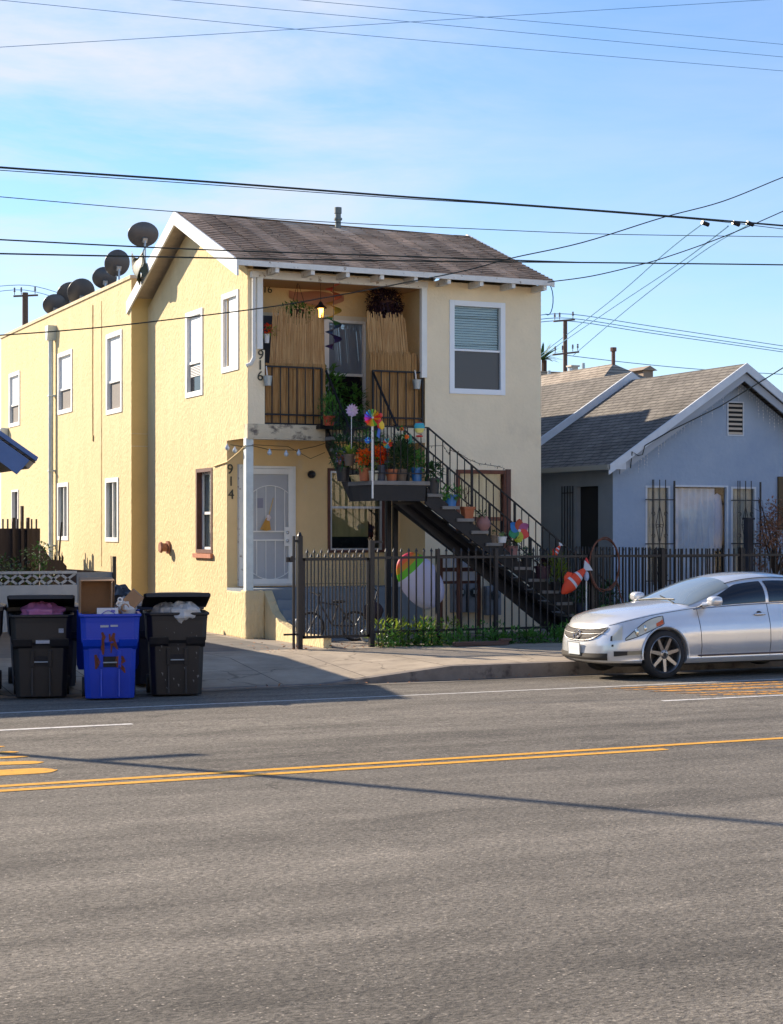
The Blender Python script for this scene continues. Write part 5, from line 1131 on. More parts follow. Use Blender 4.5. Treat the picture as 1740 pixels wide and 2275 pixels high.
for (x0, x1) in ((19.14, 19.72), (21.20, 21.82)):
    P = Vector((x0, BY, .95)); w = x1 - x0
    f = frame_on(P, Xv, Zv, Yv, w, 1.93, .04, -.01, .06).build('window', pbl, bh)
    slab(P, Xv, Zv, Yv, .04, w - .04, .04, 1.89, .03, .034).build('pane', pane_soft, f)
    b = MB(); b.grid(lambda u, v: Vector((x0 + .03 + u * (w - .06), BY + .09 + .015 * sin(u * 22), .98 + v * 1.86)), 30, 1); b.build('curtain', M('olive_curtain', (.42, .42, .34), .9), f)
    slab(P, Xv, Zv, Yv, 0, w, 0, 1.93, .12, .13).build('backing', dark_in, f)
    # wrought iron guard with scrolls
    b = MB(); y = BY - .10; xc = (x0 + x1) / 2 - .02
    for x in (x0 + .10, xc - .14, xc, xc + .14): b.bar((x, y, .9), (x, y, 3.0), .014)
    b.bar((x1 + .04, y, .9), (x1 + .04, y, 2.98), .028)
    for z in (2.60, 1.72, .98): b.bar((x0 - .06, y, z), (x1 + .06, y, z), .022)
    for zc in (1.30, 2.1):
        for s_ in (-1, 1):
            b.tube([(xc, y, zc + .38), (xc + s_ * .09, y, zc), (xc, y, zc - .38)], .007, 5)
            for zz in (zc + .22, zc - .22): b.tube([(xc + s_ * (.15 + .04 * cos(a)), y, zz + .04 * sin(a)) for a in [j * .6 for j in range(9)]], .006, 5)
            b.tube([(xc + s_ * (.045 + .035 * cos(a)), y, zc + .03 * sin(a) - .02) for a in [j * .6 for j in range(10)]], .006, 5)
    b.build('window_guard', black_iron, f)
b = MB(); b.box(22.36, 22.9, BY - .05, BY, 2.0, 3.10); b.build('shutter', M('dark_olive_panel', (.10, .07, .035), .8), bh)
# icicle lights
R_ = random.Random(17); ic = root('icicle_lights', (21, 29.4, 5), 'row of tiny white icicle lights along the blue house gable', 'string lights'); icm = M('frosted_bulb', (.8, .8, .78), .4)
for (xa, xb) in ((18.9, 21.2), (21.3, 23.2)):
    n = 34
    for i in range(n):
        x = xa + (xb - xa) * i / n; zt_ = 5.36 - .30 - abs(BP - x) * pit
        b = MB(); K_ = R_.choice((1, 2, 3, 5)); b.bar((x, BY - .12, zt_), (x, BY - .12, zt_ - .05 - K_ * .07), .002)
        for k_ in range(K_): b.blob((x + R_.uniform(-.01, .01), BY - .12, zt_ - .04 - k_ * .07), .011, 0, 5, 4)
        b.build('light_strand', icm, ic)
b = MB(); b.tube([onY(1748, 812, 28.9), onY(1700, 842, 28.95), onY(1600, 903, 29.0), onY(1490, 957, 29.0), onY(1433, 990, 29.02)], .012, 6); b.tube([onY(1433, 990, 29.0), onY(1428, 1010, 29.0), onY(1418, 1012, 29.0), onY(1405, 1003, 29.0), onY(1401, 1040, 29.1)], .010, 6)
tag(b.build('service_cable', wire_m), 'dark service cable running down the blue house gable board', 'cable')
# potted things in the blue house yard
def tree(name, label, x, y, h, r, crown_c, crown_r, n, lm, ll, lw, seed, cat='tree', limbs=7, loc_z=.1):
    o = root(name, (x, y, loc_z), label, cat); R = random.Random(seed); b = MB(); c = Vector(crown_c)
    top = Vector((x, y, h)); b.tube([(x, y, loc_z), (x + R.uniform(-.05, .05), y, h * .5), top], [r, r * .8, r * .6], 8)
    for i in range(limbs):
        a = R.uniform(0, 6.28); e = c + Vector((crown_r[0] * .75 * cos(a), crown_r[1] * .75 * sin(a), R.uniform(-.5, .8) * crown_r[2]))
        s_ = Vector((x, y, h * R.uniform(.55, 1))); m_ = s_.lerp(e, .5) + Vector((R.uniform(-.1, .1), R.uniform(-.1, .1), .1)); b.tube([s_, m_, e], [r * .45, r * .3, r * .1], 5)
        for _ in range(4):
            q = m_.lerp(e, R.uniform(.2, 1)); b.tube([q, q + Vector((R.uniform(-1, 1), R.uniform(-1, 1), R.uniform(-.3, 1))) * .3 * max(crown_r)], [r * .12, r * .05], 4)
    b.build('trunk', twig, o); b = MB()
    for k_ in range(14):
        q = Vector((R.uniform(-1, 1), R.uniform(-1, 1), R.uniform(-1, 1))); q = q / max(1, q.length)
        b.leaves(c + Vector((q.x * crown_r[0] * .8, q.y * crown_r[1] * .8, q.z * crown_r[2] * .8)), [z * .35 for z in crown_r], n // 14, ll, lw, seed=seed * 50 + k_, up=.1, hollow=0)
    b.build('crown', lm, o); return o
rose = M('reddish_leaf', (.24, .16, .07), .7, var=(5, .5, (.36, .13, .08)), transl=.25)
tree('rose_bush', 'tall straggly bush with sparse reddish leaves in front of the blue house', 21.35, 28.2, 1.5, .05, (21.45, 28.2, 1.95), (.75, .5, .9), 3000, rose, .06, .03, 61, 'bush', 12)
tree('rose_bush', 'second straggly bush at the right edge by the dark panel', 22.75, 28.2, 1.5, .05, (22.65, 28.2, 2.05), (.7, .5, .75), 2400, rose, .06, .03, 62, 'bush', 10)
o = root('garden_post', (20.85, 28.4, .1), 'dark post standing among the branches in front of the blue house', 'post'); b = MB(); b.box(20.76, 20.90, 28.33, 28.47, .1, 2.2); b.build('post_shaft', M('dark_post', (.03, .028, .035), .7), o, bevel=.01); b = MB(); b.box(20.74, 20.92, 28.31, 28.49, 2.2, 2.24); b.build('cap', M('dark_post', (.03, .028, .035)), o)
# ================================================================== far houses, poles, palm
fh = root('far_house', (26, 55, .1), 'distant house with a tan hipped roof and small vent pipes behind the blue house', 'house')
pk_ = onY(1363, 808, 46); zE = 4.3; hw_ = 4.6
rm = shingles('tan_shingles', (.30, .25, .20), (.34, .29, .235), 'y', .12, .4, 1.2)
b = MB(); X0, X1 = pk_.x - hw_, pk_.x + hw_; Y0 = 46 - 4.2
b.add([(X0, Y0, zE), (X1, Y0, zE), pk_, (pk_.x, 75, pk_.z), (X0, 75, zE), (X1, 75, zE)], [(0, 1, 2), (0, 2, 3, 4), (1, 5, 3, 2)]); b.build('roof', rm, fh)
b = MB(); b.box(X0 + .4, X1 - .4, Y0 + .4, 74, .1, zE); b.build('wall', M('pale_wall', (.5, .46, .4), .9), fh)
for (px, py, yy, hh) in ((1220, 845, 56, .9), (1250, 842, 54, .6), (1268, 836, 53, .7), (1296, 828, 50, .8)):
    p = onY(px, py, yy); b = MB(); b.cyl((p.x, yy, p.z - .6), (p.x, yy, p.z + hh * .4), .06, .06, 8); b.build('vent_pipe', galv, fh)
p = onY(1272, 820, 60); b = MB(); b.box(p.x - .14, p.x + .14, 59.8, 60.1, p.z - 1.5, p.z + .08); b.box(p.x - .2, p.x + .2, 59.75, 60.15, p.z + .08, p.z + .14); b.build('chimney', M('chimney_cream', (.55, .5, .42), .9), fh)
b = MB(); b.cyl(pk_ - Zv * .1, pk_ + Zv * .45, .06, .06, 8); b.cyl(pk_ + Zv * .38, pk_ + Zv * .5, .1, .1, 8); b.build('vent_pipe', M('brown_pipe', (.15, .08, .06), .8), fh)
p = onY(1397, 820, 46.6); b = MB(); b.box(p.x - .1, p.x + .25, 45.6, 46.5, p.z - .4, p.z - .12); b.prism([(p.x - .2, p.z - .12), (p.x + .35, p.z - .12), (p.x + .08, p.z + .02)], 'y', 45.5, 46.6); b.build('roof_dormer', M('dormer_wood', (.28, .22, .17), .9), fh)
sh2 = root('far_shed', (27, 65, .1), 'pale low building behind the far roof at the yellow house edge', 'building'); p = onY(1215, 848, 62); b = MB(); b.box(p.x - 3, p.x + 1.2, 61, 66, .1, p.z); b.build('wall', M('pale_wall', (.5, .46, .4)), sh2); b = MB(); b.box(p.x - 3.2, p.x + 1.4, 60.8, 66.2, p.z, p.z + .3); b.build('roof', rm, sh2)
def upole(px, ytop, t, label, arms, r=.16, ybot=.1):
    d = ray(px, ytop); y = d[1] * t; p = onY(px, ytop, y); wood = M('pole_wood', (.13, .085, .065), .9, var=(4, .3), stretch=(1, 1, .1))
    o = root('utility_pole', (p.x, y, .1), label, 'utility pole'); b = MB(); b.tube([(p.x, y, .1), (p.x, y, p.z)], [r * 1.2, r], 10); b.build('pole_shaft', wood, o, smooth=50)
    for (dz, L0, L1, ins, tilt) in arms:
        b = MB(); b.bar((p.x - L0, y - .1, p.z + dz - L0 * tilt), (p.x + L1, y - .1, p.z + dz + L1 * tilt), .08, .08); b.build('crossarm', wood, o)
        for dx in ins:
            b = MB(); c = (p.x + dx, y - .1, p.z + dz + dx * tilt + .06); b.lathe([(r_ * .45, z_ * .5) for r_, z_ in [(0, 0), (.04, 0), (.04, .25), (.14, .3), (.05, .36), (.13, .44), (.05, .5), (.11, .58), (.03, .66), (0, .66)]], 10, c=c); b.build('insulator', M('insulator', (.12, .10, .12), .4), o)
    return o, p
po, pp = upole(1256, 712, 82, 'wooden utility pole with two crossarms right of the yellow house', [(.0, .68, .45, (-.62, -.36, .36), .12), (-1.55, .72, .68, (-.6, -.2, .35, .62), .14)], .10)
po2, pp2 = upole(56, 650, 78, 'distant wooden utility pole with one crossarm left of the yellow house', [(-.15, .55, .55, (-.5, -.2, .42), .10)], .13)
o = root('palm_tree', (33, 90, .1), 'distant palm tree top showing beside the corner of the yellow house', 'tree'); p = onY(1206, 800, 90)
b = MB(); b.tube([(p.x, 90, .1), (p.x + .1, 90, p.z)], [.25, .16], 8); b.build('trunk', twig, o); agave(p.x, 90, p.z, 60, 1.6, .12, leaf_d, 71).build('crown', leaf_d, o)

# ================================================================== overhead wires
SC = 1740 / 1680
def wire(pts, y, r, label, mat=None, name='overhead_wire', ys=None, group=None):
    P_ = []
    for i, (a, c) in enumerate(pts): P_.append(onY(a * SC, c * SC, ys[i] if ys else y))
    Q = []
    for i in range(len(P_) - 1):
        p0 = P_[max(0, i - 1)]; p1 = P_[i]; p2 = P_[i + 1]; p3 = P_[min(len(P_) - 1, i + 2)]
        for k_ in range(6):
            t = k_ / 6; Q.append(.5 * ((2 * p1) + (p2 - p0) * t + (2 * p0 - 5 * p1 + 4 * p2 - p3) * t * t + (3 * p1 - p0 - 3 * p2 + p3) * t ** 3))
    Q.append(P_[-1]); b = MB(); b.tube(Q, r, 5); return tag(b.build(name, mat or wire_m), label, 'wire')
bluew = M('pale_blue_wire', (.08, .22, .36), .6)
wire([(-200, 341), (0, 359), (420, 388), (840, 420), (1000, 431), (1340, 456), (1680, 484), (1900, 503)], 22.6, .015, 'thickest black cable crossing the sky just above the roof ridge', name='overhead_cable')
wire([(-200, 350), (0, 365), (420, 394), (840, 424), (1100, 440), (1500, 471), (1680, 491), (1900, 515)], 22.8, .006, 'thin wire running just under the thickest black cable')
wire([(-200, 405), (0, 422), (350, 452), (700, 476), (1000, 490), (1300, 502), (1680, 508), (1900, 512)], 23.2, .006, 'thin wire passing right over the roof ridge and vent')
wire([(-200, 503), (0, 514), (400, 534), (840, 549), (1100, 558), (1250, 563)], 22.4, .010, 'upper of the two dark cables crossing the gable of the yellow house', name='overhead_cable')
wire([(-200, 538), (0, 544), (500, 554), (900, 560), (1250, 563), (1680, 568), (1900, 572)], 22.4, .011, 'lower of the two dark cables crossing the gable of the yellow house', name='overhead_cable')
wire([(-200, 730), (0, 719), (150, 708), (300, 693), (560, 661), (700, 638), (850, 610), (1000, 580), (1100, 553), (1250, 520), (1420, 467), (1550, 432), (1680, 380), (1800, 335)], 26.0, .010, 'twisted service drop wire swooping across the balcony up to the right', name='service_drop')
wire([(1175, 605), (1270, 592), (1380, 566), (1440, 548), (1520, 520), (1600, 488), (1680, 453), (1800, 400)], 28.3, .010, 'service drop wire rising from the right eave of the yellow house', name='service_drop')
wire([(1150, 768), (1310, 645), (1430, 540), (1512, 476)], 60, .02, 'left one of the three steep blue wires right of the yellow house', bluew, ys=[80, 60, 45, 35])
wire([(1150, 773), (1300, 670), (1450, 570), (1562, 485)], 60, .02, 'middle one of the three steep blue wires right of the yellow house', bluew, ys=[80, 60, 45, 35])
wire([(1230, 762), (1350, 660), (1500, 545), (1612, 478)], 60, .02, 'right one of the three steep blue wires right of the yellow house', bluew, ys=[80, 60, 45, 35])
wire([(-100, -10), (0, 0), (620, 61), (1100, 103), (1680, 152), (1800, 163)], 24, .0042, 'lowest of the three faint wires falling to the right at the top', bluew)
wire([(300, -8), (372, 0), (840, 43), (1250, 82), (1680, 122), (1800, 134)], 24, .0042, 'middle of the three faint wires falling to the right at the top', bluew)
wire([(600, -8), (650, 0), (1080, 40), (1350, 64), (1680, 95), (1800, 106)], 24, .0042, 'uppermost of the three faint wires falling to the right at the top', bluew)
wire([(-100, 108), (0, 101), (640, 62), (1020, 38), (1600, 2), (1800, -10)], 24, .0042, 'faint wire rising to the right across the three others at the top', bluew)
for k_, (dy, nm) in enumerate(((0, 'upper'), (9, 'middle'), (15, 'lower'))):
    wire([(1140, 678 + dy), (1226, 674 + dy), (1400, 700 + dy), (1680, 742 + dy - k_), (1800, 760 + dy)], 72, .018, nm + ' of three blue wires on the top crossarm of the right pole', bluew)
wire([(1215, 762), (1350, 778), (1500, 792), (1680, 803)], 72, .018, 'faint wire low behind the far roof right of the pole', bluew)
wire([(-60, 620), (60, 612), (160, 640)], 76, .014, 'faint wire on the distant left pole, upper one', bluew); wire([(-60, 634), (52, 622), (160, 652)], 76, .014, 'faint wire on the distant left pole, lower one', bluew)
# loops of cable at the right corner eave and a bundle by the mast end
b = MB(); c = onY(1222, 665, 28.8); b.tube([(c.x + .12 * sin(a) - .05, 28.8, c.z + .30 * cos(a)) for a in [j * .35 for j in range(11)]], .010, 5); tag(b.build('cable_loop', bluew), 'loop of loose cable hanging at the right eave corner', 'cable')
for px, lab in ((1512, 'left'), (1578, 'middle'), (1608, 'right')): 
    b = MB(); c = onY(px * SC, 480 * SC, 22.6); b.cyl(c + Vector((-.05, 0, .02)), c + Vector((.07, 0, -.01)), .035, .035, 8); tag(b.build('cable_clamp', black_iron), 'small clamp on the thick overhead cable, %s one of three' % lab, 'clamp')
# street lamp pole left of the view (its shadow crosses the road)
o = root('street_lamp', (-1.1, 22.8, .04), 'tall slim steel street lamp standing at the kerb beyond the bins', 'street lamp')
b = MB(); b.tube([(-1.1, 22.8, .04), (-1.1, 22.8, 10.5)], [.085, .06], 12); b.build('lamp_post', galv, o, smooth=50); b = MB(); b.tube([(-1.1, 22.8, 10.4), (-1.1, 21.8, 10.9), (-1.1, 20.6, 11.0)], .04, 8); b.build('lamp_arm', galv, o); b = MB(); b.blob((-1.1, 20.3, 10.98), (.12, .35, .07), 0, 12, 8); b.build('lamp_head', galv, o, smooth=60)
b = MB(); b.box(-1.05, -.05, 22.78, 22.82, 4.72, 4.84); b.build('sign_arm', galv, o)

# ================================================================== satellite dishes on the roof of the rear block
dm_ = M('dish_grey', (.085, .088, .095), .45, .3, var=(3, .15))
def dish(px, py, x, rx, rz, yaw, el, label):
    c = onX(px, py, x); o = root('satellite_dish', (c.x, c.y, 7.27), label, 'satellite dish', 'satellite dishes on the roof edge')
    T = Matrix.Translation(c) @ Matrix.Rotation(yaw, 4, 'Z') @ Matrix.Rotation(el, 4, 'X')
    b = MB(); n = 28; vs = []
    for i in range(7):
        for j in range(n): t = 2 * pi * j / n; k_ = i / 6; vs.append(T @ Vector((rx * k_ * cos(t), .10 * k_ * k_ - .05, rz * k_ * sin(t))))
    for i in range(7):
        for j in range(n): t = 2 * pi * j / n; k_ = i / 6; vs.append(T @ Vector((rx * k_ * cos(t), .10 * k_ * k_ - .06, rz * k_ * sin(t))))
    b.add(vs, [(i * n + j, i * n + (j + 1) % n, (i + 1) * n + (j + 1) % n, (i + 1) * n + j) for i in range(6) for j in range(n)] + [(7 * n + i * n + j, 7 * n + (i + 1) * n + j, 7 * n + (i + 1) * n + (j + 1) % n, 7 * n + i * n + (j + 1) % n) for i in range(6) for j in range(n)] + [(6 * n + j, 6 * n + (j + 1) % n, 13 * n + (j + 1) % n, 13 * n + j) for j in range(n)])
    b.build('reflector', dm_, o, smooth=50, fix=False)
    b = MB(); m = T @ Vector((0, -.10, -rz * .35)); b.tube([m, (c.x, m.y - .03, min(m.z - .12, 7.5)), (c.x, c.y, 7.1)], .022, 8); b.box(-.05, .05, -.11, -.05, -rz * .5, -rz * .15, T=T); b.build('mount', galv, o)
    b = MB(); b.tube([T @ Vector((0, -.02, -rz * .95)), T @ Vector((0, .38, -rz * .85))], .012, 6); b.box(-.035, .035, .36, .46, -rz * .95, -rz * .75, T=T); b.build('feed_arm', galv, o)
dish(320, 522, 10.9, .36, .28, radians(8), radians(24), 'wide dark oval satellite dish right at the gable peak side')
dish(262, 585, 10.6, .30, .30, radians(8), radians(18), 'round grey satellite dish second from the gable')
dish(233, 618, 10.9, .29, .26, radians(-5), radians(20), 'smaller grey satellite dish tucked behind the second one')
dish(181, 650, 10.6, .33, .34, radians(0), radians(28), 'overlapping satellite dish, the front one of the left trio')
dish(158, 656, 11.0, .36, .34, radians(0), radians(28), 'overlapping satellite dish, the middle one of the left trio')
dish(122, 678, 10.6, .30, .28, radians(0), radians(28), 'leftmost low satellite dish of the row on the parapet')

# ================================================================== left neighbour, driveway fences
lh = root('left_house', (1, 33, .1), 'blue trimmed house at the left edge of which only the eave corner shows', 'house')
EX, EZ = 6.40, 3.12; prof = [(EX, EZ), (3.7, 4.95), (-5, 5.15), (-9, 3.2)]  # unseen upper roof kept nearly flat to shape the shadow on the street
b = MB(); b.prism(prof + [(x, z - .07) for x, z in prof[::-1]], 'y', 27.35, 42); b.build('roof', rsh, lh)
nav = M('blue_trim_paint', (.06, .135, .33), .45, var=(4, .1))
b = MB(); b.prism([(EX + .03, EZ + .02), (3.7, 4.99), (3.7, 4.90), (EX + .0, EZ - .04)], 'y', 27.27, 27.35); b.build('drip_board', nav, lh)
b = MB(); b.prism([(EX - .10, EZ - .03), (3.7, 4.90), (3.7, 4.62), (EX - .30, EZ - .25)], 'y', 27.30, 27.349); b.build('rake_board', nav, lh)
b = MB(); b.prism([(EX - .02, EZ - .07), (3.7, 4.88), (3.7, 4.80), (EX - .10, EZ - .16)], 'y', 27.352, 41.9); b.build('soffit', M('tan_soffit', (.35, .28, .2), .8), lh)
for i in range(3): b = MB(); x = 5.75 - i * .5; b.box(x - .04, x + .04, 27.36, 27.9, EZ + .18 + (6 - x) * .62 - .28, EZ + .18 + (6 - x) * .62 - .12); b.build('rafter_tail', white_old, lh)
b = MB(); b.box(-8.6, 5.45, 28.1, 41.5, .05, 3.1); b.prism([(5.45, 3.1), (3.7, 4.75), (-5, 4.95), (-8.6, 3.1)], 'y', 28.1, 41.5); b.build('wall', M('dull_blue_wall', (.2, .24, .3), .9), lh)
dk = M('dark_fence_boards', (.040, .030, .030), .8, var=(3, .4), stretch=(3, 1, .3))
o = root('driveway_gate', (8, 40, .1), 'tall dark board gate with pale spear bars across the driveway', 'gate')
gx = [onY(px, 1200, 40).x for px in (-60, 88)]; b = MB(); b.box(gx[0], gx[1], 39.95, 40.05, .1, onY(40, 1174, 40).z); b.build('board_panel', dk, o)
b = MB(); x = gx[0]; 
while x < gx[1]: b.box(x, x + .035, 39.98, 40.02, 1.9, onY(40, 1153, 40).z); x += .11
b.build('spear_bars', M('pale_bars', (.05, .04, .045), .6), o)
for px, yt in ((30, 1150), (49, 1124), (62, 1150)): p = onY(px, yt, 39.9); MB().box(p.x - .03, p.x + .03, 39.85, 39.95, .1, p.z).build('post', dk, o)
o = root('low_spear_fence', (9.5, 38, .1), 'low dark fence with twisted spear tips beside the drain pipe', 'fence')
x0, x1 = onY(88, 1250, 38).x, onY(147, 1250, 38).x; zt_ = onY(100, 1243, 38).z; b = MB(); b.prism([(x0, .1), (x1, .1), (x1, zt_ - .15), (x1 - .12, zt_ - .02), (x0 + .25, zt_), (x0, zt_ + .35)], 'y', 37.95, 38.05); b.build('board_panel', dk, o)
b = MB()
for px in (92, 97, 103, 122, 132, 138): p = onY(px, 1226, 38); b.tube([(p.x, 38, zt_ - .2), (p.x + .01, 38, zt_ + .04), (p.x - .005, 38, zt_ + .10), (p.x, 38, p.z)], [.02, .028, .012, .004], 6)
b.build('spears', black_iron, o)
b = MB(); b.tube([onY(137, 1160, 37.8), onY(131, 1235, 37.8)], .02, 6); b.build('leaning_rod', black_iron, o)
tree('hedge_shrub', 'dark leafy shrub growing in front of the driveway gate', onY(22, 1270, 36).x, 36, .9, .05, (onY(25, 1255, 36).x, 36, 1.15), (1.0, .6, .65), 1200, leaf_d, .10, .05, 66, 'shrub', 8)
lf = root('lattice_fence', (8, 32.5, .1), 'white fence with a crossed lattice band behind the bins', 'fence'); yl = 32.5
x0, x1, x2 = onY(-60, 1280, yl).x, onY(170, 1280, yl).x, onY(255, 1280, yl).x; zt_ = onY(90, 1269, yl).z; pw = M('grey_white_fence_paint', (.42, .46, .50), .7, var=(4, .1))
b = MB(); b.box(x0, x1, yl - .03, yl + .03, zt_ - .05, zt_); b.box(x0, x1, yl - .03, yl + .03, .1, zt_ - .26)
x = x0
while x < x1 - .1:
    for s_ in (1, -1):
        A = (x + (.0 if s_ > 0 else .30), yl, zt_ - .26); Bq = (x + (.30 if s_ > 0 else .0), yl, zt_ - .05); b.bar(A, Bq, .045, .02, up=(0, 1, 0))
    x += .27
b.build('lattice_panel', pw, lf); b = MB(); b.box(x1, x2, yl - .02, yl + .02, .1, zt_ - .03); b.build('solid_panel', M('blue_grey_board', (.22, .25, .29), .8, var=(3, .1)), lf)
b = MB(); p = onY(254, 1236, yl - .05); b.box(p.x - .03, p.x + .03, yl - .08, yl - .02, .1, p.z); b.build('post', black_iron, lf)
o = root('plank_fence', (9, 33, .1), 'dark sloping top board behind the white lattice fence', 'fence'); b = MB(); b.prism([(onY(145, 1262, 33).x, 1.25), (onY(254, 1270, 33).x, 1.18), (onY(254, 1270, 33).x, .1), (onY(145, 1262, 33).x, .1)], 'y', 32.98, 33.05); b.build('board_panel', dk, o)

# building across the street, seen only in reflections
ob = root('street_building', (20, -16, 0), 'long sunlit cream building across the street behind the camera', 'building')
b = MB(); wall_holes(b, Vector((-25, -12, 0)), Xv, Zv, 90, 6.5, [(3 + i * 5, 5 + i * 5, 1.2, 3.0) for i in range(17)] , .2, -Yv); b.quad((-25, -12, 6.5), (65, -12, 6.5), (65, -24, 6.5), (-25, -24, 6.5)); b.quad((-25, -12, 0), (-25, -24, 0), (-25, -24, 6.5), (-25, -12, 6.5)); b.build('wall', M('cream_wall', (.72, .60, .44), .9), ob, fix=False)
# ================================================================== wheeled bins
FY_ = {}
def bin_model(name, mat, label, W_=.74, D_=.76, H_=1.05, lid='shut', glyph=True):
    """origin at ground under the centre; front faces -Y"""
    o = root(name, (0, 0, 0), label, 'bin'); b = MB()
    rows = [(.03, .86, .78), (.30, .89, .84), (.62, .92, .91), (.66, .93, .93), (.70, 1.0, 1.0), (.93, 1.03, 1.03), (1.0, 1.05, 1.05)]
    ch = .06; vs = []
    def ring(z, kx, ky, inn=0):
        x = W_ / 2 * kx - inn; y = D_ / 2 * ky - inn; c = ch
        return [Vector(v) for v in ((-x + c, -y, z), (x - c, -y, z), (x, -y + c, z), (x, y - c, z), (x - c, y, z), (-x + c, y, z), (-x, y - c, z), (-x, -y + c, z))]
    R2 = [ring(z * H_, kx, ky) for z, kx, ky in rows] + [ring(H_, 1.10, 1.10), ring(H_ + .035, 1.10, 1.10), ring(H_ + .035, .98, .98), ring(H_ * .82, .93, .93)]
    for r in R2: vs += r
    n = 8; b.add(vs, [(i * n + j, i * n + (j + 1) % n, (i + 1) * n + (j + 1) % n, (i + 1) * n + j) for i in range(len(R2) - 1) for j in range(n)] + [tuple(range(n))[::-1], tuple((len(R2) - 1) * n + j for j in range(n))])
    b.build('bin_body', mat, o, bevel=.010)
    yf = -D_ / 2
    # front: lift recess, ribs, step and the catch bar
    b = MB(); dk_ = mat
    def fy(z): 
        k_ = z / H_; 
        for (a, _, ka), (c, _, kc) in zip(rows, rows[1:]):
            if a <= k_ <= c: return yf * (ka + (kc - ka) * (k_ - a) / (c - a))
        return yf
    for sx_ in (-1, 1):
        b.prism([(fy(.70 * H_) - .03, H_ * .74), (fy(.7 * H_) + .02, H_ * .74), (fy(.62 * H_) + .02, H_ * .61), (fy(.62 * H_) - .035, H_ * .655)], 'x', min(sx_ * .10, sx_ * .315) * W_ / .66, max(sx_ * .10, sx_ * .315) * W_ / .66)
    for sx_ in (-.12, .10): b.prism([(fy(.02) - .012, .06), (fy(.02) + .02, .06), (fy(.4) + .02, H_ * .38), (fy(.4) - .012, H_ * .38)], 'x', sx_, sx_ + .02)
    b.prism([(fy(.42 * H_) - .028, H_ * .40), (fy(.42 * H_) + .02, H_ * .40), (fy(.62 * H_) + .02, H_ * .60), (fy(.62 * H_) - .028, H_ * .60)], 'x', -.135, -.085); b.prism([(fy(.42 * H_) - .028, H_ * .40), (fy(.42 * H_) + .02, H_ * .40), (fy(.62 * H_) + .02, H_ * .60), (fy(.62 * H_) - .028, H_ * .60)], 'x', .085, .135)
    b.build('moulded_ribs', mat, o, bevel=.006); FY_[o.name] = fy
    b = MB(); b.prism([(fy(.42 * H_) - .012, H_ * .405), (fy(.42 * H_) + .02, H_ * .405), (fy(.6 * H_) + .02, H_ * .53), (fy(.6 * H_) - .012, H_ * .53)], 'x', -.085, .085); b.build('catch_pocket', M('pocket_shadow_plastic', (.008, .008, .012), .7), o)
    b = MB(); b.cyl((-.085, fy(.5) - .035, H_ * .46), (.085, fy(.5) - .035, H_ * .46), .010, .010, 10); b.build('catch_bar', M('steel_bar', (.35, .38, .40), .5, .6), o)
    for sx_ in (-1, 1):
        b = MB(); b.cyl((sx_ * (W_ / 2 - .07), D_ / 2 - .02, .125), (sx_ * (W_ / 2 - .015), D_ / 2 - .02, .125), .125, .125, 20); b.build('wheel', M('tyre_rubber', (.02, .02, .022), .8), o, smooth=40)
    b = MB(); b.tube([(-.24, D_ / 2 * 1.1, H_ + .0), (-.24, D_ / 2 + .12, H_ - .0), (.24, D_ / 2 + .12, H_ - .0), (.24, D_ / 2 * 1.1, H_)], .018, 8); b.build('handle', mat, o)
    def lid_(ang, lift=0):
        b = MB(); T = Matrix.Translation((0, D_ / 2 * 1.08, H_ + .05 + lift)) @ Matrix.Rotation(ang, 4, 'X')
        w2 = W_ / 2 * 1.14; d = D_ * 1.14
        def top(u, v): return T @ Vector(((u - .5) * 2 * w2 * (.94 if v > .95 else 1), -v * d, .055 * (1 - abs(2 * u - 1) ** 4) * sin(pi * min(1, v * 1.02)) ** .5 + .01))
        b.grid(top, 14, 12); b.grid(lambda u, v: top(u, v) - (T.to_3x3() @ Vector((0, 0, .02))), 14, 12, flip=True)
        for e in (0, 1): b.grid(lambda u, v: top(e, u) - (T.to_3x3() @ Vector((0, 0, .03 * v))), 12, 1); b.grid(lambda u, v: top(u, e) - (T.to_3x3() @ Vector((0, 0, .05 * v if e else .02 * v))), 14, 1)
        b.build('lid', mat, o, smooth=45)
    if lid == 'shut': lid_(0)
    elif lid == 'ajar': lid_(radians(-13), .03)
    elif lid == 'open': lid_(radians(-245), .0)
    return o
blackp = M('black_bin_plastic', (.010, .010, .013), .5, var=(3, .3), bump=(90, .15, .002), dirt=(2.6, .62, .8, (.045, .038, .036)))
bluep = M('blue_bin_plastic', (.0, .035, .42), .36, var=(1.5, .15), bump=(90, .12, .002))
def place(o, px, py, rz=0):
    z = -.06
    for _ in range(4): p = onZ(px, py, z); z = road_z(p.y) if p.y < KY else pz(p.x, p.y)
    o.location = (p.x, p.y, z); o.rotation_euler = (0, 0, rz); return p
VIEW = math.atan2(-5.5, 20)        # bins roughly face the traffic
def sticker(o, x, z, w, h, yo, kids=3, name='sticker', seed=0):
    yo = min(FY_[o.name](z - h / 2), FY_[o.name](z + h / 2)) - .004; 
    L0_ = o.location.copy(); o.location = (0, 0, 0); b = MB(); b.box(x - w / 2, x + w / 2, yo - .003, yo, z - h / 2, z + h / 2); s_ = b.build(name, M('sticker_white', (.42, .45, .52), .6), o)
    b = MB(); R = random.Random(seed)
    for k_ in range(kids):
        zz = z + h * .32 - k_ * h * .64 / max(1, kids - 1); xx = x - w * .42
        while xx < x + w * .38: l = R.uniform(.006, .018); b.box(xx, xx + l, yo - .005, yo - .003, zz - h * .06, zz + h * .06); xx += l + .006
    b.build('print_lines', M('sticker_print', (.09, .11, .16), .7), s_); o.location = L0_
B1 = bin_model('wheeled_bin', blackp, 'black wheeled bin with a pink bag bulging under its lid', lid='ajar'); p1 = place(B1, 92, 1549, radians(-14))
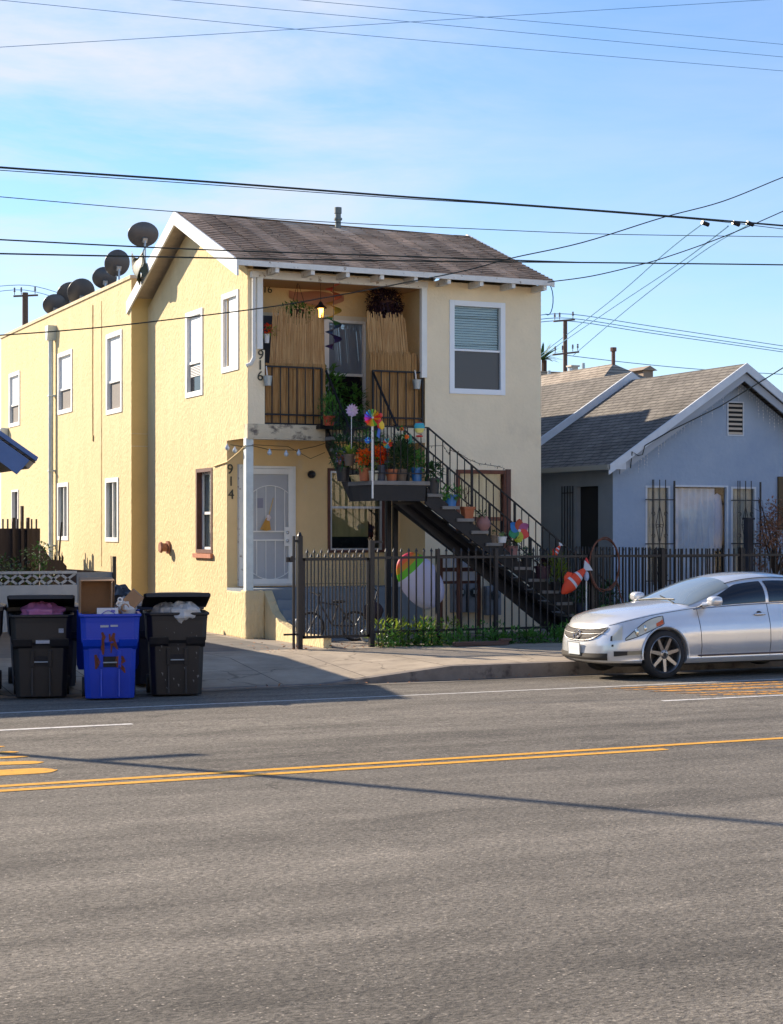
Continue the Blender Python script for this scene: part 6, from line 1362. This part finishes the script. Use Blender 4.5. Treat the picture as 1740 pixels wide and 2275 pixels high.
sticker(B1, .02, .74, .17, .045, -.372, 2, seed=1); sticker(B1, .25, .88, .06, .055, -.385, 3, seed=2)
B2 = bin_model('wheeled_bin', bluep, 'bright blue wheeled bin overfilled with cardboard', W_=.70, D_=.76, H_=1.05, lid='open'); p2 = place(B2, 243, 1552, radians(-14))
sticker(B2, -.07, .935, .10, .028, -.398, 2, seed=3); sticker(B2, .05, .94, .09, .022, -.398, 1, seed=4)
B3 = bin_model('wheeled_bin', blackp, 'scuffed black wheeled bin with white bags under its lid, right of the blue one', lid='ajar'); p3 = place(B3, 390, 1544, radians(-14))
b = MB(); R_ = random.Random(8)
for i in range(26):
    x, z = R_.uniform(-.26, .26), R_.uniform(.12, .92); l = R_.uniform(.01, .05); yq = FY_[B3.name](z); b.add([(x, yq - .012, z), (x + l * .4, yq - .012, z - l), (x + l * .5, yq - .012, z - l * .2)], [(0, 1, 2)])
L0_ = B3.location.copy(); B3.location = (0, 0, 0); b.build('scuff_marks', M('scuff', (.16, .16, .165), .7), B3); B3.location = L0_
B4 = bin_model('wheeled_bin', blackp, 'black wheeled bin cut by the left edge of the picture', lid='shut'); place(B4, -62, 1549, radians(-14)); sticker(B4, .29, .87, .06, .05, -.385, 3, seed=5)
# rust coloured paint scrawl on the blue bin
rust = M('rust_scrawl', (.14, .035, .015), .8, var=(14, .3))
b = MB(); yq = -.385
def stroke(pts, w):
    P_ = [Vector((x, yq - (.035 if z > .7 else 0.0), z)) for x, z in pts]; b.tube(P_, [w * 1.45 * k_ for k_ in ([.6] + [1] * (len(P_) - 2) + [.4])], 6)
for pts, w in (([(-.10, .86), (-.075, .80), (-.095, .76), (-.09, .66), (-.085, .58)], .018), ([(-.01, .84), (.0, .76), (.02, .70), (.01, .60)], .012), ([(.05, .85), (.03, .79), (.05, .72), (.09, .65)], .020),
               ([(-.18, .58), (-.165, .52), (-.16, .46), (-.175, .40)], .020), ([(-.18, .56), (-.13, .50), (-.14, .45)], .012), ([(.09, .56), (.08, .50), (.09, .42)], .016), ([(.10, .56), (.15, .54), (.17, .50), (.12, .46), (.16, .40), (.185, .35)], .018)):
    stroke([(x, z) for x, z in pts], w)
for v in b.v: v.y = FY_[B2.name](v.z) - (.030 if abs(v.x) < .14 and .41 < v.z < .66 or v.z < .44 and abs(v.x) < .12 else .002) + (v.y - yq) * .10
L0_ = B2.location.copy(); B2.location = (0, 0, 0); b.build('paint_scrawl', rust, B2); B2.location = L0_
def world_of(o, x, y, z): return Matrix.Translation(o.location) @ Matrix.Rotation(o.rotation_euler.z, 4, 'Z') @ Vector((x, y, z))
def bag(o, x, y, z, r, mat, label, seed, name='plastic_bag', cat='bag'):
    c = world_of(o, x, y, z); q = MB(); R = random.Random(seed); n, m_ = 30, 18; vs = []; ph = [R.random() * 6 for _ in range(9)]
    for i in range(m_ + 1):
        for j in range(n):
            th = pi * i / m_; a = 2 * pi * j / n; k_ = 1 + .10 * sin(3 * a + ph[0]) * sin(2 * th + ph[1]) + .06 * sin(7 * a + ph[2] + 3 * th) + .045 * sin(11 * a - 5 * th + ph[3]) + .05 * sin(9 * th + ph[4])
            vs.append(c + Matrix.Rotation(radians(-14), 3, 'Z') @ Vector((r[0] * sin(th) * cos(a), r[1] * sin(th) * sin(a), r[2] * cos(th))) * k_)
    q.add(vs, [(i * n + j, (i + 1) * n + j, (i + 1) * n + (j + 1) % n, i * n + (j + 1) % n) for i in range(m_) for j in range(n)])
    return tag(q.build(name, mat, smooth=28), label, cat)
bag(B1, .0, -.14, 1.10, (.27, .20, .13), M('pink_bag_plastic', (.60, .22, .48), .35, transl=.3), 'shiny pink plastic bag under the lid of the black bin', 1)
bag(B3, -.12, -.14, 1.08, (.18, .20, .12), M('grey_bag_plastic', (.35, .34, .34), .35), 'greyish plastic bag at the left under the right black lid', 2)
bag(B3, .10, -.26, 1.07, (.21, .18, .14), M('white_bag_plastic', (.70, .70, .70), .3, transl=.3), 'crumpled white plastic bag spilling over the rim of the right black bin', 3)
bag(B2, .20, .0, 1.13, (.14, .16, .14), M('white_bag_plastic', (.70, .70, .70)), 'white plastic bag beside the small carton in the blue bin', 4)
bag(B2, .14, .42, 1.18, (.20, .18, .22), M('black_bag_plastic', (.02, .022, .03), .3), 'dark rubbish bag behind the cardboard in the blue bin', 5)
card = M('cardboard', (.33, .19, .10), .85, var=(5, .12), dirt=(5, .66, .75, (.17, .10, .06)))
def open_box(o, cx_, cy_, cz_, w, d, h, rz, tilt, label, name='cardboard_box'):
    """open mouth faces -Y (towards the street)"""
    T = Matrix.Translation(world_of(o, cx_, cy_, cz_)) @ Matrix.Rotation(o.rotation_euler.z + rz, 4, 'Z') @ Matrix.Rotation(tilt, 4, 'X'); t_ = .008; q = MB()
    q.box(-w / 2, w / 2, d / 2 - t_, d / 2, -h / 2, h / 2, T); q.box(-w / 2, -w / 2 + t_, -d / 2, d / 2 - t_, -h / 2, h / 2, T); q.box(w / 2 - t_, w / 2, -d / 2, d / 2 - t_, -h / 2, h / 2, T)
    q.box(-w / 2 + t_, w / 2 - t_, -d / 2, d / 2 - t_, h / 2 - t_, h / 2, T); q.box(-w / 2 + t_, w / 2 - t_, -d / 2, d / 2 - t_, -h / 2, -h / 2 + t_, T)
    q.box(w / 2, w / 2 + t_, -d / 2 - .10, -d / 2 + .12, -h / 2 + .02, h / 2 - .01, T @ Matrix.Rotation(radians(-12), 4, 'Z'))
    return tag(q.build(name, card), label, 'box')
open_box(B2, -.16, .06, 1.28, .42, .30, .46, radians(4), radians(6), 'large open brown cardboard box standing on the blue bin')
T = Matrix.Translation(world_of(B2, .25, -.02, 1.20)) @ Matrix.Rotation(radians(-20), 4, 'Z') @ Matrix.Rotation(radians(42), 4, 'Y'); q = MB(); q.box(-.09, .09, -.10, .10, -.17, .17, T); q.box(-.092, .092, -.103, -.10, -.02, .02, T); tag(q.build('cardboard_carton', card, bevel=.003), 'small tilted brown carton at the right of the blue bin', 'box')
T = Matrix.Translation(world_of(B2, -.02, -.27, 1.105)) @ Matrix.Rotation(radians(-14), 4, 'Z'); o = root('printed_carton', tuple(world_of(B2, -.02, -.27, 1.05)), 'flat white printed carton at the front rim of the blue bin', 'box'); q = MB(); q.box(-.14, .12, -.06, .06, -.05, .05, T); q.build('carton', M('white_card', (.60, .60, .62), .7), o, bevel=.003); q = MB(); q.tube([T @ Vector((-.10 + .20 * t, -.063, -.04 + .06 * sin(pi * t))) for t in [j / 10 for j in range(11)]], .006, 6); q.box(.03, .08, -.064, -.061, .0, .03, T); q.build('print', M('blue_print', (.12, .12, .42), .6), o)
o = root('white_rings', tuple(world_of(B2, .13, -.12, 1.2)), 'pair of small white plastic rings next to the big cardboard box', 'rings')
for dz, dx in ((.05, .015), (.0, 0)): 
    q = MB(); c = world_of(B2, .115 + dx, -.12, 1.20 + dz); q.tube([c + Vector((.028 * cos(a), 0, .026 * sin(a))) for a in [2 * pi * j / 16 for j in range(16)]], .010, 6, close=True); q.build('ring', white, o)
q = MB(); c = world_of(B2, .18, -.1, 1.14); q.lathe([(.035, 0), (.05, .0), (.05, .06), (.035, .06)], 14, T=Matrix.Rotation(radians(75), 4, 'X'), c=c); tag(q.build('paper_roll', card), 'short brown paper roll end beside the white rings', 'roll')
# back row on the pavement
def back_bin(px, py, rz, label):
    o = bin_model('wheeled_bin', M('dark_blue_black_plastic', (.016, .018, .032), .45, var=(3, .2)), label, W_=.92, D_=.78, H_=1.03); place(o, px, py, rz); return o
back_bin(97, 1498, radians(-10), 'wide dark bin standing behind the black bin with the pink bag'); back_bin(362, 1490, radians(-10), 'wide dark bin standing behind the right black bin')

# ================================================================== saloon car
def catmull(P, t):
    n = len(P) - 1; x = min(max(t, 0), .99999) * n; i = int(x); f_ = x - i
    a, b_, c, d = P[max(0, i - 1)], P[i], P[i + 1], P[min(n, i + 2)]
    return [.5 * (2 * b_[k] + (c[k] - a[k]) * f_ + (2 * a[k] - 5 * b_[k] + 4 * c[k] - d[k]) * f_ * f_ + (3 * b_[k] - a[k] - 3 * c[k] + d[k]) * f_ ** 3) for k in range(len(b_))]
def interp(tab, x):
    if x <= tab[0][0]: return tab[0][1]
    for (a, va), (b_, vb) in zip(tab, tab[1:]):
        if x <= b_: 
            t = (x - a) / (b_ - a); t = t * t * (3 - 2 * t) * .35 + t * .65; return va + (vb - va) * t
    return tab[-1][1]
CL = 4.82
def hermite(tab, x):
    n = len(tab)
    if x <= tab[0][0]: return tab[0][1]
    if x >= tab[-1][0]: return tab[-1][1]
    for i in range(n - 1):
        x0, y0 = tab[i]; x1, y1 = tab[i + 1]
        if x <= x1:
            def sl_(j):
                if j == 0: return (tab[1][1] - tab[0][1]) / (tab[1][0] - tab[0][0])
                if j == n - 1: return (tab[-1][1] - tab[-2][1]) / (tab[-1][0] - tab[-2][0])
                return (tab[j + 1][1] - tab[j - 1][1]) / (tab[j + 1][0] - tab[j - 1][0])
            h_ = x1 - x0; t = (x - x0) / h_; m0, m1 = sl_(i) * h_, sl_(i + 1) * h_
            return (2 * t ** 3 - 3 * t * t + 1) * y0 + (t ** 3 - 2 * t * t + t) * m0 + (-2 * t ** 3 + 3 * t * t) * y1 + (t ** 3 - t * t) * m1
# plan curve (centre front -> side -> centre rear), s in 0..1
def plan(s):
    """returns x, y (positive half width), outward normal"""
    NL, TL = .85, .75; Wd = .905
    def pt(s):
        if s < .25: a = s / .25 * pi / 2; return NL * (1 - cos(a) ** .80), Wd * sin(a) ** .78
        if s > .80: a = (1 - s) / .20 * pi / 2; return CL - TL * (1 - cos(a) ** .75), Wd * .98 * sin(a) ** .7
        t = (s - .25) / .55; return NL + (CL - NL - TL) * t, Wd + .008 * sin(pi * t) - .018 * t
    x, y = pt(s); x1, y1 = pt(min(1, s + .002)); x0, y0 = pt(max(0, s - .002)); dx, dy = x1 - x0, y1 - y0; l = math.hypot(dx, dy) or 1
    return x, y, -dy / l, dx / l
top_tab = [(0, .695), (.12, .735), (.35, .80), (.7, .87), (1.1, .925), (1.5, .965), (2.4, .985), (3.4, 1.01), (4.0, 1.03), (4.5, 1.03), (CL, .98)]
ins_side = [(.18, .07), (.24, .02), (.30, .03), (.36, .012), (.45, .0), (.62, .004), (.72, .02), (.82, .05), (.92, .085), (1.0, .105)]
ins_nose = [(.18, .10), (.22, .02), (.27, -.005), (.35, .0), (.45, .006), (.52, .02), (.58, .035), (.66, .075), (.72, .12), (.8, .17)]
def wall(s, h, off=0, side=-1):
    """h 0..1 from bottom to top edge; side -1 is the street side"""
    x, y, nx_, ny_ = plan(s); zt_ = hermite(top_tab, x); zb_ = .20; z = zb_ + (zt_ - zb_) * h
    k_ = 1 - min(1, max(0, (s - .04) / .17)); k_ = k_ * k_ * (3 - 2 * k_)
    zrel = z if s < .25 else .20 + (z - .20) * .80 / (zt_ - .20) * 1.0
    zr = .18 + (z - .20) / (zt_ - .20) * (.82 if s >= .1 else .82)
    i_ = interp(ins_nose, .18 + h * .56) * k_ + interp(ins_side, zr) * (1 - k_)
    if s > .9: i_ = interp(ins_side, zr) * .7
    return Vector((x - nx_ * (i_ - off), (y - ny_ * (i_ - off)) * -side * -1 if side == -1 else (y - ny_ * (i_ - off)), z))
def wallp(s, h, off=0, side=-1):
    v = wall(s, h, off, 1); y = max(0, v.y); return Vector((v.x, side * y, v.z))
def car(name, label, paint, loc, rz=0, scale=(1, 1, 1), detail=True):
    o = root(name, (0, 0, 0), label, 'car'); b = MB(); NS, NH = 260, 22
    for sd_ in (-1, 1): b.grid(lambda u, v: wallp(u, v, 0, sd_), NS, NH, flip=sd_ > 0)
    def hood(u, v):
        a = wallp(u, 1, 0, -1); c = wallp(u, 1, 0, 1); w_ = abs(a.y); k_ = 2 * v - 1; e = 1 - abs(k_) ** 2.2
        return Vector((a.x, k_ * w_, a.z + e * min(.075, w_ * .12)))
    b.grid(hood, NS, 20)
    b.grid(lambda u, v: Vector((wallp(u, 0, 0, -1).x, (2 * v - 1) * abs(wallp(u, 0, 0, -1).y), .20)), NS, 4, flip=True)
    body = b.build('car_body', paint, o)
    import bmesh as bm_
    bm = bm_.new(); bm.from_mesh(body.data); bm_.ops.remove_doubles(bm, verts=bm.verts, dist=.0006); bm_.ops.recalc_face_normals(bm, faces=bm.faces); bm.to_mesh(body.data); bm.free()
    WX = (.925, 3.775); cut = []
    for wx in WX:
        for sd_ in (-1, 1):
            q = MB(); q.cyl((wx, sd_ * .60, .325), (wx, sd_ * 1.1, .325), .372, .372, 48); c = q.build('cutter', paint); m = body.modifiers.new('c', 'BOOLEAN'); m.operation = 'DIFFERENCE'; m.object = c; m.solver = 'EXACT'; cut.append(c)
    bpy.context.view_layer.update()
    dg = bpy.context.evaluated_depsgraph_get(); me = bpy.data.meshes.new_from_object(body.evaluated_get(dg)); body.modifiers.clear(); body.data = me
    me.polygons.foreach_set('use_smooth', [True] * len(me.polygons)); me.set_sharp_from_angle(angle=radians(32))
    for c in cut: bpy.data.objects.remove(c)
    # greenhouse
    topc = [(1.22, .965), (1.5, 1.075), (1.8, 1.205), (2.1, 1.315), (2.4, 1.383), (2.8, 1.42), (3.2, 1.41), (3.6, 1.345), (4.0, 1.215), (4.3, 1.09), (4.42, 1.03)]
    def gh(x, phi, off=0):
        zb_ = hermite(top_tab, x) - .03; zt_ = hermite(topc, x); a = .80 - .03 * max(0, (x - 3.2)) + off; h_ = max(.0, zt_ - zb_) + off
        e = 2 / 2.55; c, s_ = cos(phi), sin(phi)
        return Vector((x, -a * (abs(c) ** e) * (1 if c >= 0 else -1), zb_ + h_ * s_ ** e))
    b = MB(); b.grid(lambda u, v: gh(1.22 + 3.2 * u, pi * v), 100, 48); b.build('cabin', paint, o, smooth=60)
    tint = M('tinted_car_glass', (.006, .007, .013), .04, spec=.7); wgl = M('windscreen_glass', (.16, .19, .19), .06, spec=.9, coat=1)
    # windscreen and rear window
    def ws(u, v):
        ph = radians(26) + (pi - 2 * radians(26)) * v; x = 1.30 + .05 * abs(2 * v - 1) + (2.13 - 1.30 + .02 * (1 - abs(2 * v - 1))) * u; return gh(x, ph, .006)
    b = MB()
    def ws2(u, v):
        k_ = 2 * v - 1; ph = pi / 2 + k_ * (radians(66) - radians(16) * u); x = 1.33 + .07 * k_ * k_ + (.86 - .10 * k_ * k_) * u; return gh(x, ph, .007)
    b.grid(ws2, 16, 40); b.build('windscreen', wgl, o, smooth=60)
    b = MB(); b.grid(lambda u, v: gh(3.62 + .62 * u, pi / 2 + (2 * v - 1) * radians(52), .007), 12, 30); b.build('rear_window', tint, o, smooth=60)
    for sd_ in (-1, 1):
        def sw(x, k_):
            lo = radians(3); hi = radians(43); v = gh(x, lo + (hi - lo) * k_, .006); return Vector((v.x, v.y * (1 if sd_ < 0 else -1), v.z))
        # window outline: rises from the front corner, roofline, falls at the rear
        def topk(x): 
            if x < 2.25: t = max(0, (x - 1.50) / .75); return t ** .8
            if x > 3.35: return max(0, (4.02 - x) / .67) ** .7
            return 1
        for (xa, xb, nm) in ((1.50, 2.70, 'side_window'), (2.76, 4.02, 'side_window')):
            b = MB(); b.grid(lambda u, v: sw(xa + (xb - xa) * u, max(.0, topk(xa + (xb - xa) * u)) * v), 30, 8); b.build(nm, tint, o, smooth=60)
        if not detail: continue
        b = MB(); q = [sw(1.44 + 2.62 * j / 40, 0) + Vector((0, sd_ * .006, -.012)) for j in range(41)]; b.tube(q, .008, 5); b.build('window_trim', M('chrome', (.7, .7, .72), .15, 1), o)
    # wheels
    rub = M('tyre_rubber', (.02, .02, .022), .8); rim = M('alloy_rim', (.30, .30, .31), .3, .9); drk = M('wheel_dark', (.015, .015, .017), .6)
    for wx in WX:
        for sd_ in (-1, 1):
            T = Matrix.Translation((wx, sd_ * .80, .33)) @ Matrix.Rotation(radians(90) * (1 if sd_ < 0 else -1), 4, 'X')
            b = MB(); b.lathe([(.243, -.09), (.30, -.10), (.325, -.08), (.333, -.04), (.333, .04), (.325, .075), (.30, .095), (.262, .10), (.243, .085)], 48, T=T); w_ = b.build('wheel', rub, o, smooth=40)
            b = MB(); b.lathe([(.20, -.08), (.245, -.07), (.245, .070), (.255, .095), (.247, .10), (.236, .085), (.225, .04), (.20, -.04)], 48, T=T); 
            for j in range(7):
                a = 2 * pi * j / 7 + .25; R3 = Matrix.Rotation(a, 4, 'Z')
                b.add([T @ R3 @ Vector(v) for v in ((.04, -.028, .062), (.04, .028, .062), (.235, .020, .078), (.235, -.020, .078), (.04, -.036, .0), (.04, .036, .0), (.235, .03, .03), (.235, -.03, .03))], [(0, 1, 2, 3), (0, 4, 5, 1), (1, 5, 6, 2), (2, 6, 7, 3), (3, 7, 4, 0)])
            b.lathe([(0, .0), (.062, .0), (.062, .066), (.045, .075), (0, .075)], 24, T=T); b.build('rim', rim, w_, smooth=40)
            b = MB(); b.lathe([(0, -.05), (.235, -.05), (.235, -.03), (0, -.03)], 32, T=T); b.lathe([(0, .07), (.028, .07), (.028, .082), (0, .084)], 16, T=T)
            for j in range(5): a = 2 * pi * j / 5; b.lathe([(0, .06), (.008, .06), (.008, .074), (0, .074)], 8, T=T @ Matrix.Translation((.046 * cos(a), .046 * sin(a), .003)))
            b.build('brake_disc', drk, w_, smooth=40)
            b = MB(); b.tube([(wx + .385 * cos(a), sd_ * (.905 - .02 * (sin(a) - .2)), .325 + .385 * sin(a)) for a in [radians(-8) + radians(196) * j / 40 for j in range(41)]], .014, 6); b.build('arch_lip', paint, o, smooth=60)
    b = MB(); b.box(.35, 4.5, -.62, .62, .16, .40); b.box(.5, 4.3, -.80, .80, .20, .26); b.build('underbody', drk, o)
    if detail:
        def patch(s0, s1, h0f, h1f, mat, nm, off=.006, sides=(-1, 1), n=24, m_=8, par=None):
            for sd_ in sides:
                b = MB(); b.grid(lambda u, v: wallp(s0 + (s1 - s0) * u, h0f(u) + (h1f(u) - h0f(u)) * v, off, sd_), n, m_, flip=sd_ > 0); r_ = b.build(nm, mat, par or o, smooth=60, fix=False)
            return r_
        chrome = M('chrome', (.7, .7, .72), .15, 1); lens = M('headlamp_lens', (.60, .56, .44), .14, .2, coat=1); blk = M('car_black_trim', (.015, .015, .018), .45)
        gr_ = M('grille_dark', (.022, .018, .020), .6, spec=.2)
        # grille across the nose
        b = MB()
        gl, gtop = .098, .93
        def gh0(u): return .62 + .30 * (u ** 2.6)
        for sd_ in (-1, 1): b.grid(lambda u, v: wallp(gl * u, gh0(u) + (gtop - gh0(u)) * v, .010, sd_), 40, 14, flip=sd_ > 0)
        go = b.build('grille', gr_, o, smooth=60, fix=False)
        b = MB()
        for sd_ in (-1, 1):
            b.tube([wallp(gl * j / 16, gh0(j / 16), .014, sd_) for j in range(17)], .005, 6); b.tube([wallp(gl * j / 16, gtop, .014, sd_) for j in range(17)], .004, 6); b.tube([wallp(gl * .90 * j / 16, .795, .016, sd_) for j in range(17)], .006, 6)
            b.tube([wallp(gl, gtop, .010, sd_), wallp(gl, gh0(1), .010, sd_)], .006, 6)
        b.build('grille_trim', M('brushed_trim', (.38, .37, .36), .45, .8), go, smooth=60)
        b = MB()
        for hh in (.70, .75, .84, .88):
            for sd_ in (-1, 1): k_ = gl * (.95 if hh > .8 else .5 + (hh - .62) * 2); b.tube([wallp(k_ * j / 12, hh, .013, sd_) for j in range(13)], .0035, 4)
        b.build('grille_bars', M('grille_grey', (.05, .045, .045), .6), go)
        # emblem: oval ring with a slanted angular stroke
        c = wallp(0, .775, .03, 1); b = MB(); E_ = lambda a, r=1: c + Vector((-.0 + .03 * sin(a) * .55, .086 * cos(a) * r, .062 * sin(a) * r))
        b.tube([E_(2 * pi * j / 32) for j in range(32)], .008, 6, close=True); b.tube([E_(2.0, .95), c + Vector((0, .030, -.028)), c + Vector((0, -.05, -.030))], .007, 6); b.tube([c + Vector((.01, .02, .03)), c + Vector((0, .030, -.028))], .006, 6); b.build('emblem', chrome, go, smooth=60)
        # lamps
        patch(.160, .262, lambda u: .56 + .22 * u ** 1.4, lambda u: .60 + .33 * sin(min(1, u * 1.1) * pi / 2), lens, 'headlight', .012, m_=14)
        for sd_ in (-1, 1):
            for (s_, h_, r_) in ((.192, .70, .060), (.216, .75, .052)): b = MB(); q = wallp(s_, h_, .0, sd_); b.blob(q, (r_ * .5, r_ * .8, r_), 0, 14, 10); b.build('lamp_bulb', M('lamp_reflector', (.75, .73, .66), .12, .9), o, smooth=60)
        for sd_ in (-1, 1):
            lo_ = lambda u: .56 + .22 * u ** 1.4; hi_ = lambda u: .60 + .33 * sin(min(1, u * 1.1) * pi / 2); E1 = [wallp(.160 + .102 * j / 14, lo_(j / 14), .014, sd_) for j in range(15)] + [wallp(.160 + .102 * j / 14, hi_(j / 14), .014, sd_) for j in range(14, -1, -1)]
            b = MB(); b.tube(E1, .0055, 5, close=True); b.build('lamp_seal', blk, o)
        patch(.244, .260, lambda u: .745 + .04 * u, lambda u: .81 + .06 * u, M('amber_lens', (.55, .10, .02), .25), 'side_marker', .016, n=8)
        pass
        patch(.118, .150, lambda u: .60 - .02 * u, lambda u: .70 + .20 * u, lens, 'small_headlight', .012, n=12)
        patch(.114, .120, lambda u: .58, lambda u: .70, blk, 'lamp_seal', .013, n=3, m_=4)
        # bumper openings, fog lamps
        patch(.0, .105, lambda u: .10, lambda u: .28, M('intake_dark', (.03, .025, .02), .7), 'lower_intake', .010)
        patch(.125, .215, lambda u: .20 + .045 * u, lambda u: .325 - .035 * u, blk, 'fog_lamp_recess', .010); patch(.165, .205, lambda u: .225, lambda u: .305, M('fog_lens', (.30, .28, .22), .15, .3), 'fog_lamp', .013)
        patch(.118, .124, lambda u: .44, lambda u: .49, blk, 'tow_cover', .007, sides=(-1,), n=4, m_=3)
        patch(.0, .23, lambda u: .0, lambda u: .035, blk, 'air_dam', .003)
        # plate
        b = MB(); c = wallp(0, .40, .02, 1); T = Matrix.Translation(c) @ Matrix.Rotation(radians(-4), 4, 'Y'); b.box(-.012, .0, -.155, .155, -.085, .085, T); pl_ = b.build('number_plate', M('plate_white', (.78, .78, .76), .5), o, bevel=.004)
        b = MB(); b.box(-.016, -.012, -.16, .16, .078, .090, T); b.box(-.016, -.012, -.16, .16, -.09, -.08, T); b.box(-.016, -.012, -.162, -.153, -.09, .09, T); b.box(-.016, -.012, .153, .162, -.09, .09, T); b.build('plate_frame', galv, pl_); b = MB()
        for k_ in range(7): b.box(-.0125, -.0118, -.10 + k_ * .030, -.085 + k_ * .030, -.035 + .01 * (k_ % 2), .02, T)
        b.build('plate_marks', M('faint_plate_mark', (.60, .60, .60), .6), pl_)
        # shut lines, mouldings, handles, mirrors
        def smap(x): return .25 + .55 * (x - .85) / (CL - .85 - .75)
        for sd_ in (-1, 1):
            b = MB()
            for x in (1.50, 2.72, 3.70):
                q = [wallp(smap(x + (.04 * (1 - h_) if x < 2 else -.0)), h_, .0015, sd_) for h_ in [.10 + .90 * j / 20 for j in range(21)]]
                if x < 3.5: b.tube(q, .0045, 4)
            q = [wallp(smap(1.50 + 2.2 * j / 30), .12, .0015, sd_) for j in range(31)]; b.tube(q, .004, 4)
            q = [wallp(.262 + .0 * j, .86 - j * .02, .001, sd_) for j in range(4)]; b.tube(q, .003, 4)
            q = [wallp(s_, .975, .001, sd_) for s_ in [.10 + j * .02 for j in range(15)]]; b.tube(q, .004, 4)
            b.build('panel_gaps', blk, o)
            b = MB(); q = [wallp(smap(1.48 + 2.1 * j / 30), .135, .008, sd_) for j in range(31)]; b.tube(q, .013, 6); b.build('sill_moulding', M('dark_moulding', (.10, .07, .07), .4), o, smooth=60)
            for x in (2.56, 3.5):
                q = MB(); c = wallp(smap(x), .82, .02, sd_); q.blob(c + Vector((0, 0, 0)), (.11, .020, .020), 0, 14, 8); h_ = q.build('door_handle', chrome, o, smooth=60); q = MB(); q.blob(wallp(smap(x), .82, -.012, sd_), (.055, .02, .045), 0, 12, 8); q.build('handle_recess', blk, h_, smooth=60)
            c = Vector((1.66, sd_ * 1.0, 1.045)); q = MB()
            n = 18; rows = [(-.075, .3), (-.07, .62), (-.03, .95), (.03, 1.0), (.07, .95), (.08, .80)]; vs = []
            for dx, k_ in rows:
                for j in range(n): t = 2 * pi * j / n; e = .6; vs.append(c + Vector((dx, .115 * k_ * (abs(cos(t)) ** e) * (1 if cos(t) > 0 else -1), .07 * k_ * (abs(sin(t)) ** e) * (1 if sin(t) > 0 else -1))))
            q.add(vs, [(i * n + j, i * n + (j + 1) % n, (i + 1) * n + (j + 1) % n, (i + 1) * n + j) for i in range(5) for j in range(n)] + [tuple(range(n))[::-1], tuple(5 * n + j for j in range(n))]); q.tube([c + Vector((.02, -sd_ * .08, -.04)), Vector((1.62, sd_ * .80, .99))], [.03, .04], 8); q.build('wing_mirror', paint, o, smooth=50)
        b = MB()
        for k_ in (-1, 1): b.tube([gh(2.15 + 1.3 * j / 20, radians(52 if k_ < 0 else 128), .008) for j in range(21)], .006, 5)
        b.build('roof_moulding', blk, o)
        b = MB(); b.tube([gh(1.36, radians(120), .014), gh(1.40, radians(95), .016), gh(1.43, radians(70), .016)], .008, 5); b.tube([gh(1.345, radians(60), .014), gh(1.50, radians(95), .018)], .006, 5); b.build('wipers', blk, o)
    o.location = loc; o.rotation_euler = (0, 0, rz); o.scale = scale; return o
silver = M('silver_car_paint', (.66, .67, .69), .24, .42, spec=.5, coat=1, var=(2.5, .05), dirt=(6, .66, .9, (.30, .29, .28)))
car('silver_saloon_car', 'silver four door saloon car parked at the kerb on the right', silver, (12.75, 21.46, -.085), 0, (1, 1, 1.03))
navy = M('navy_car_paint', (.012, .018, .06), .3, .3, coat=1)
car('dark_blue_car', 'dark blue car on the driveway cut by the left picture edge', navy, (-.1, 25.6, .06), 0, (1, 1, 1.14), detail=False)
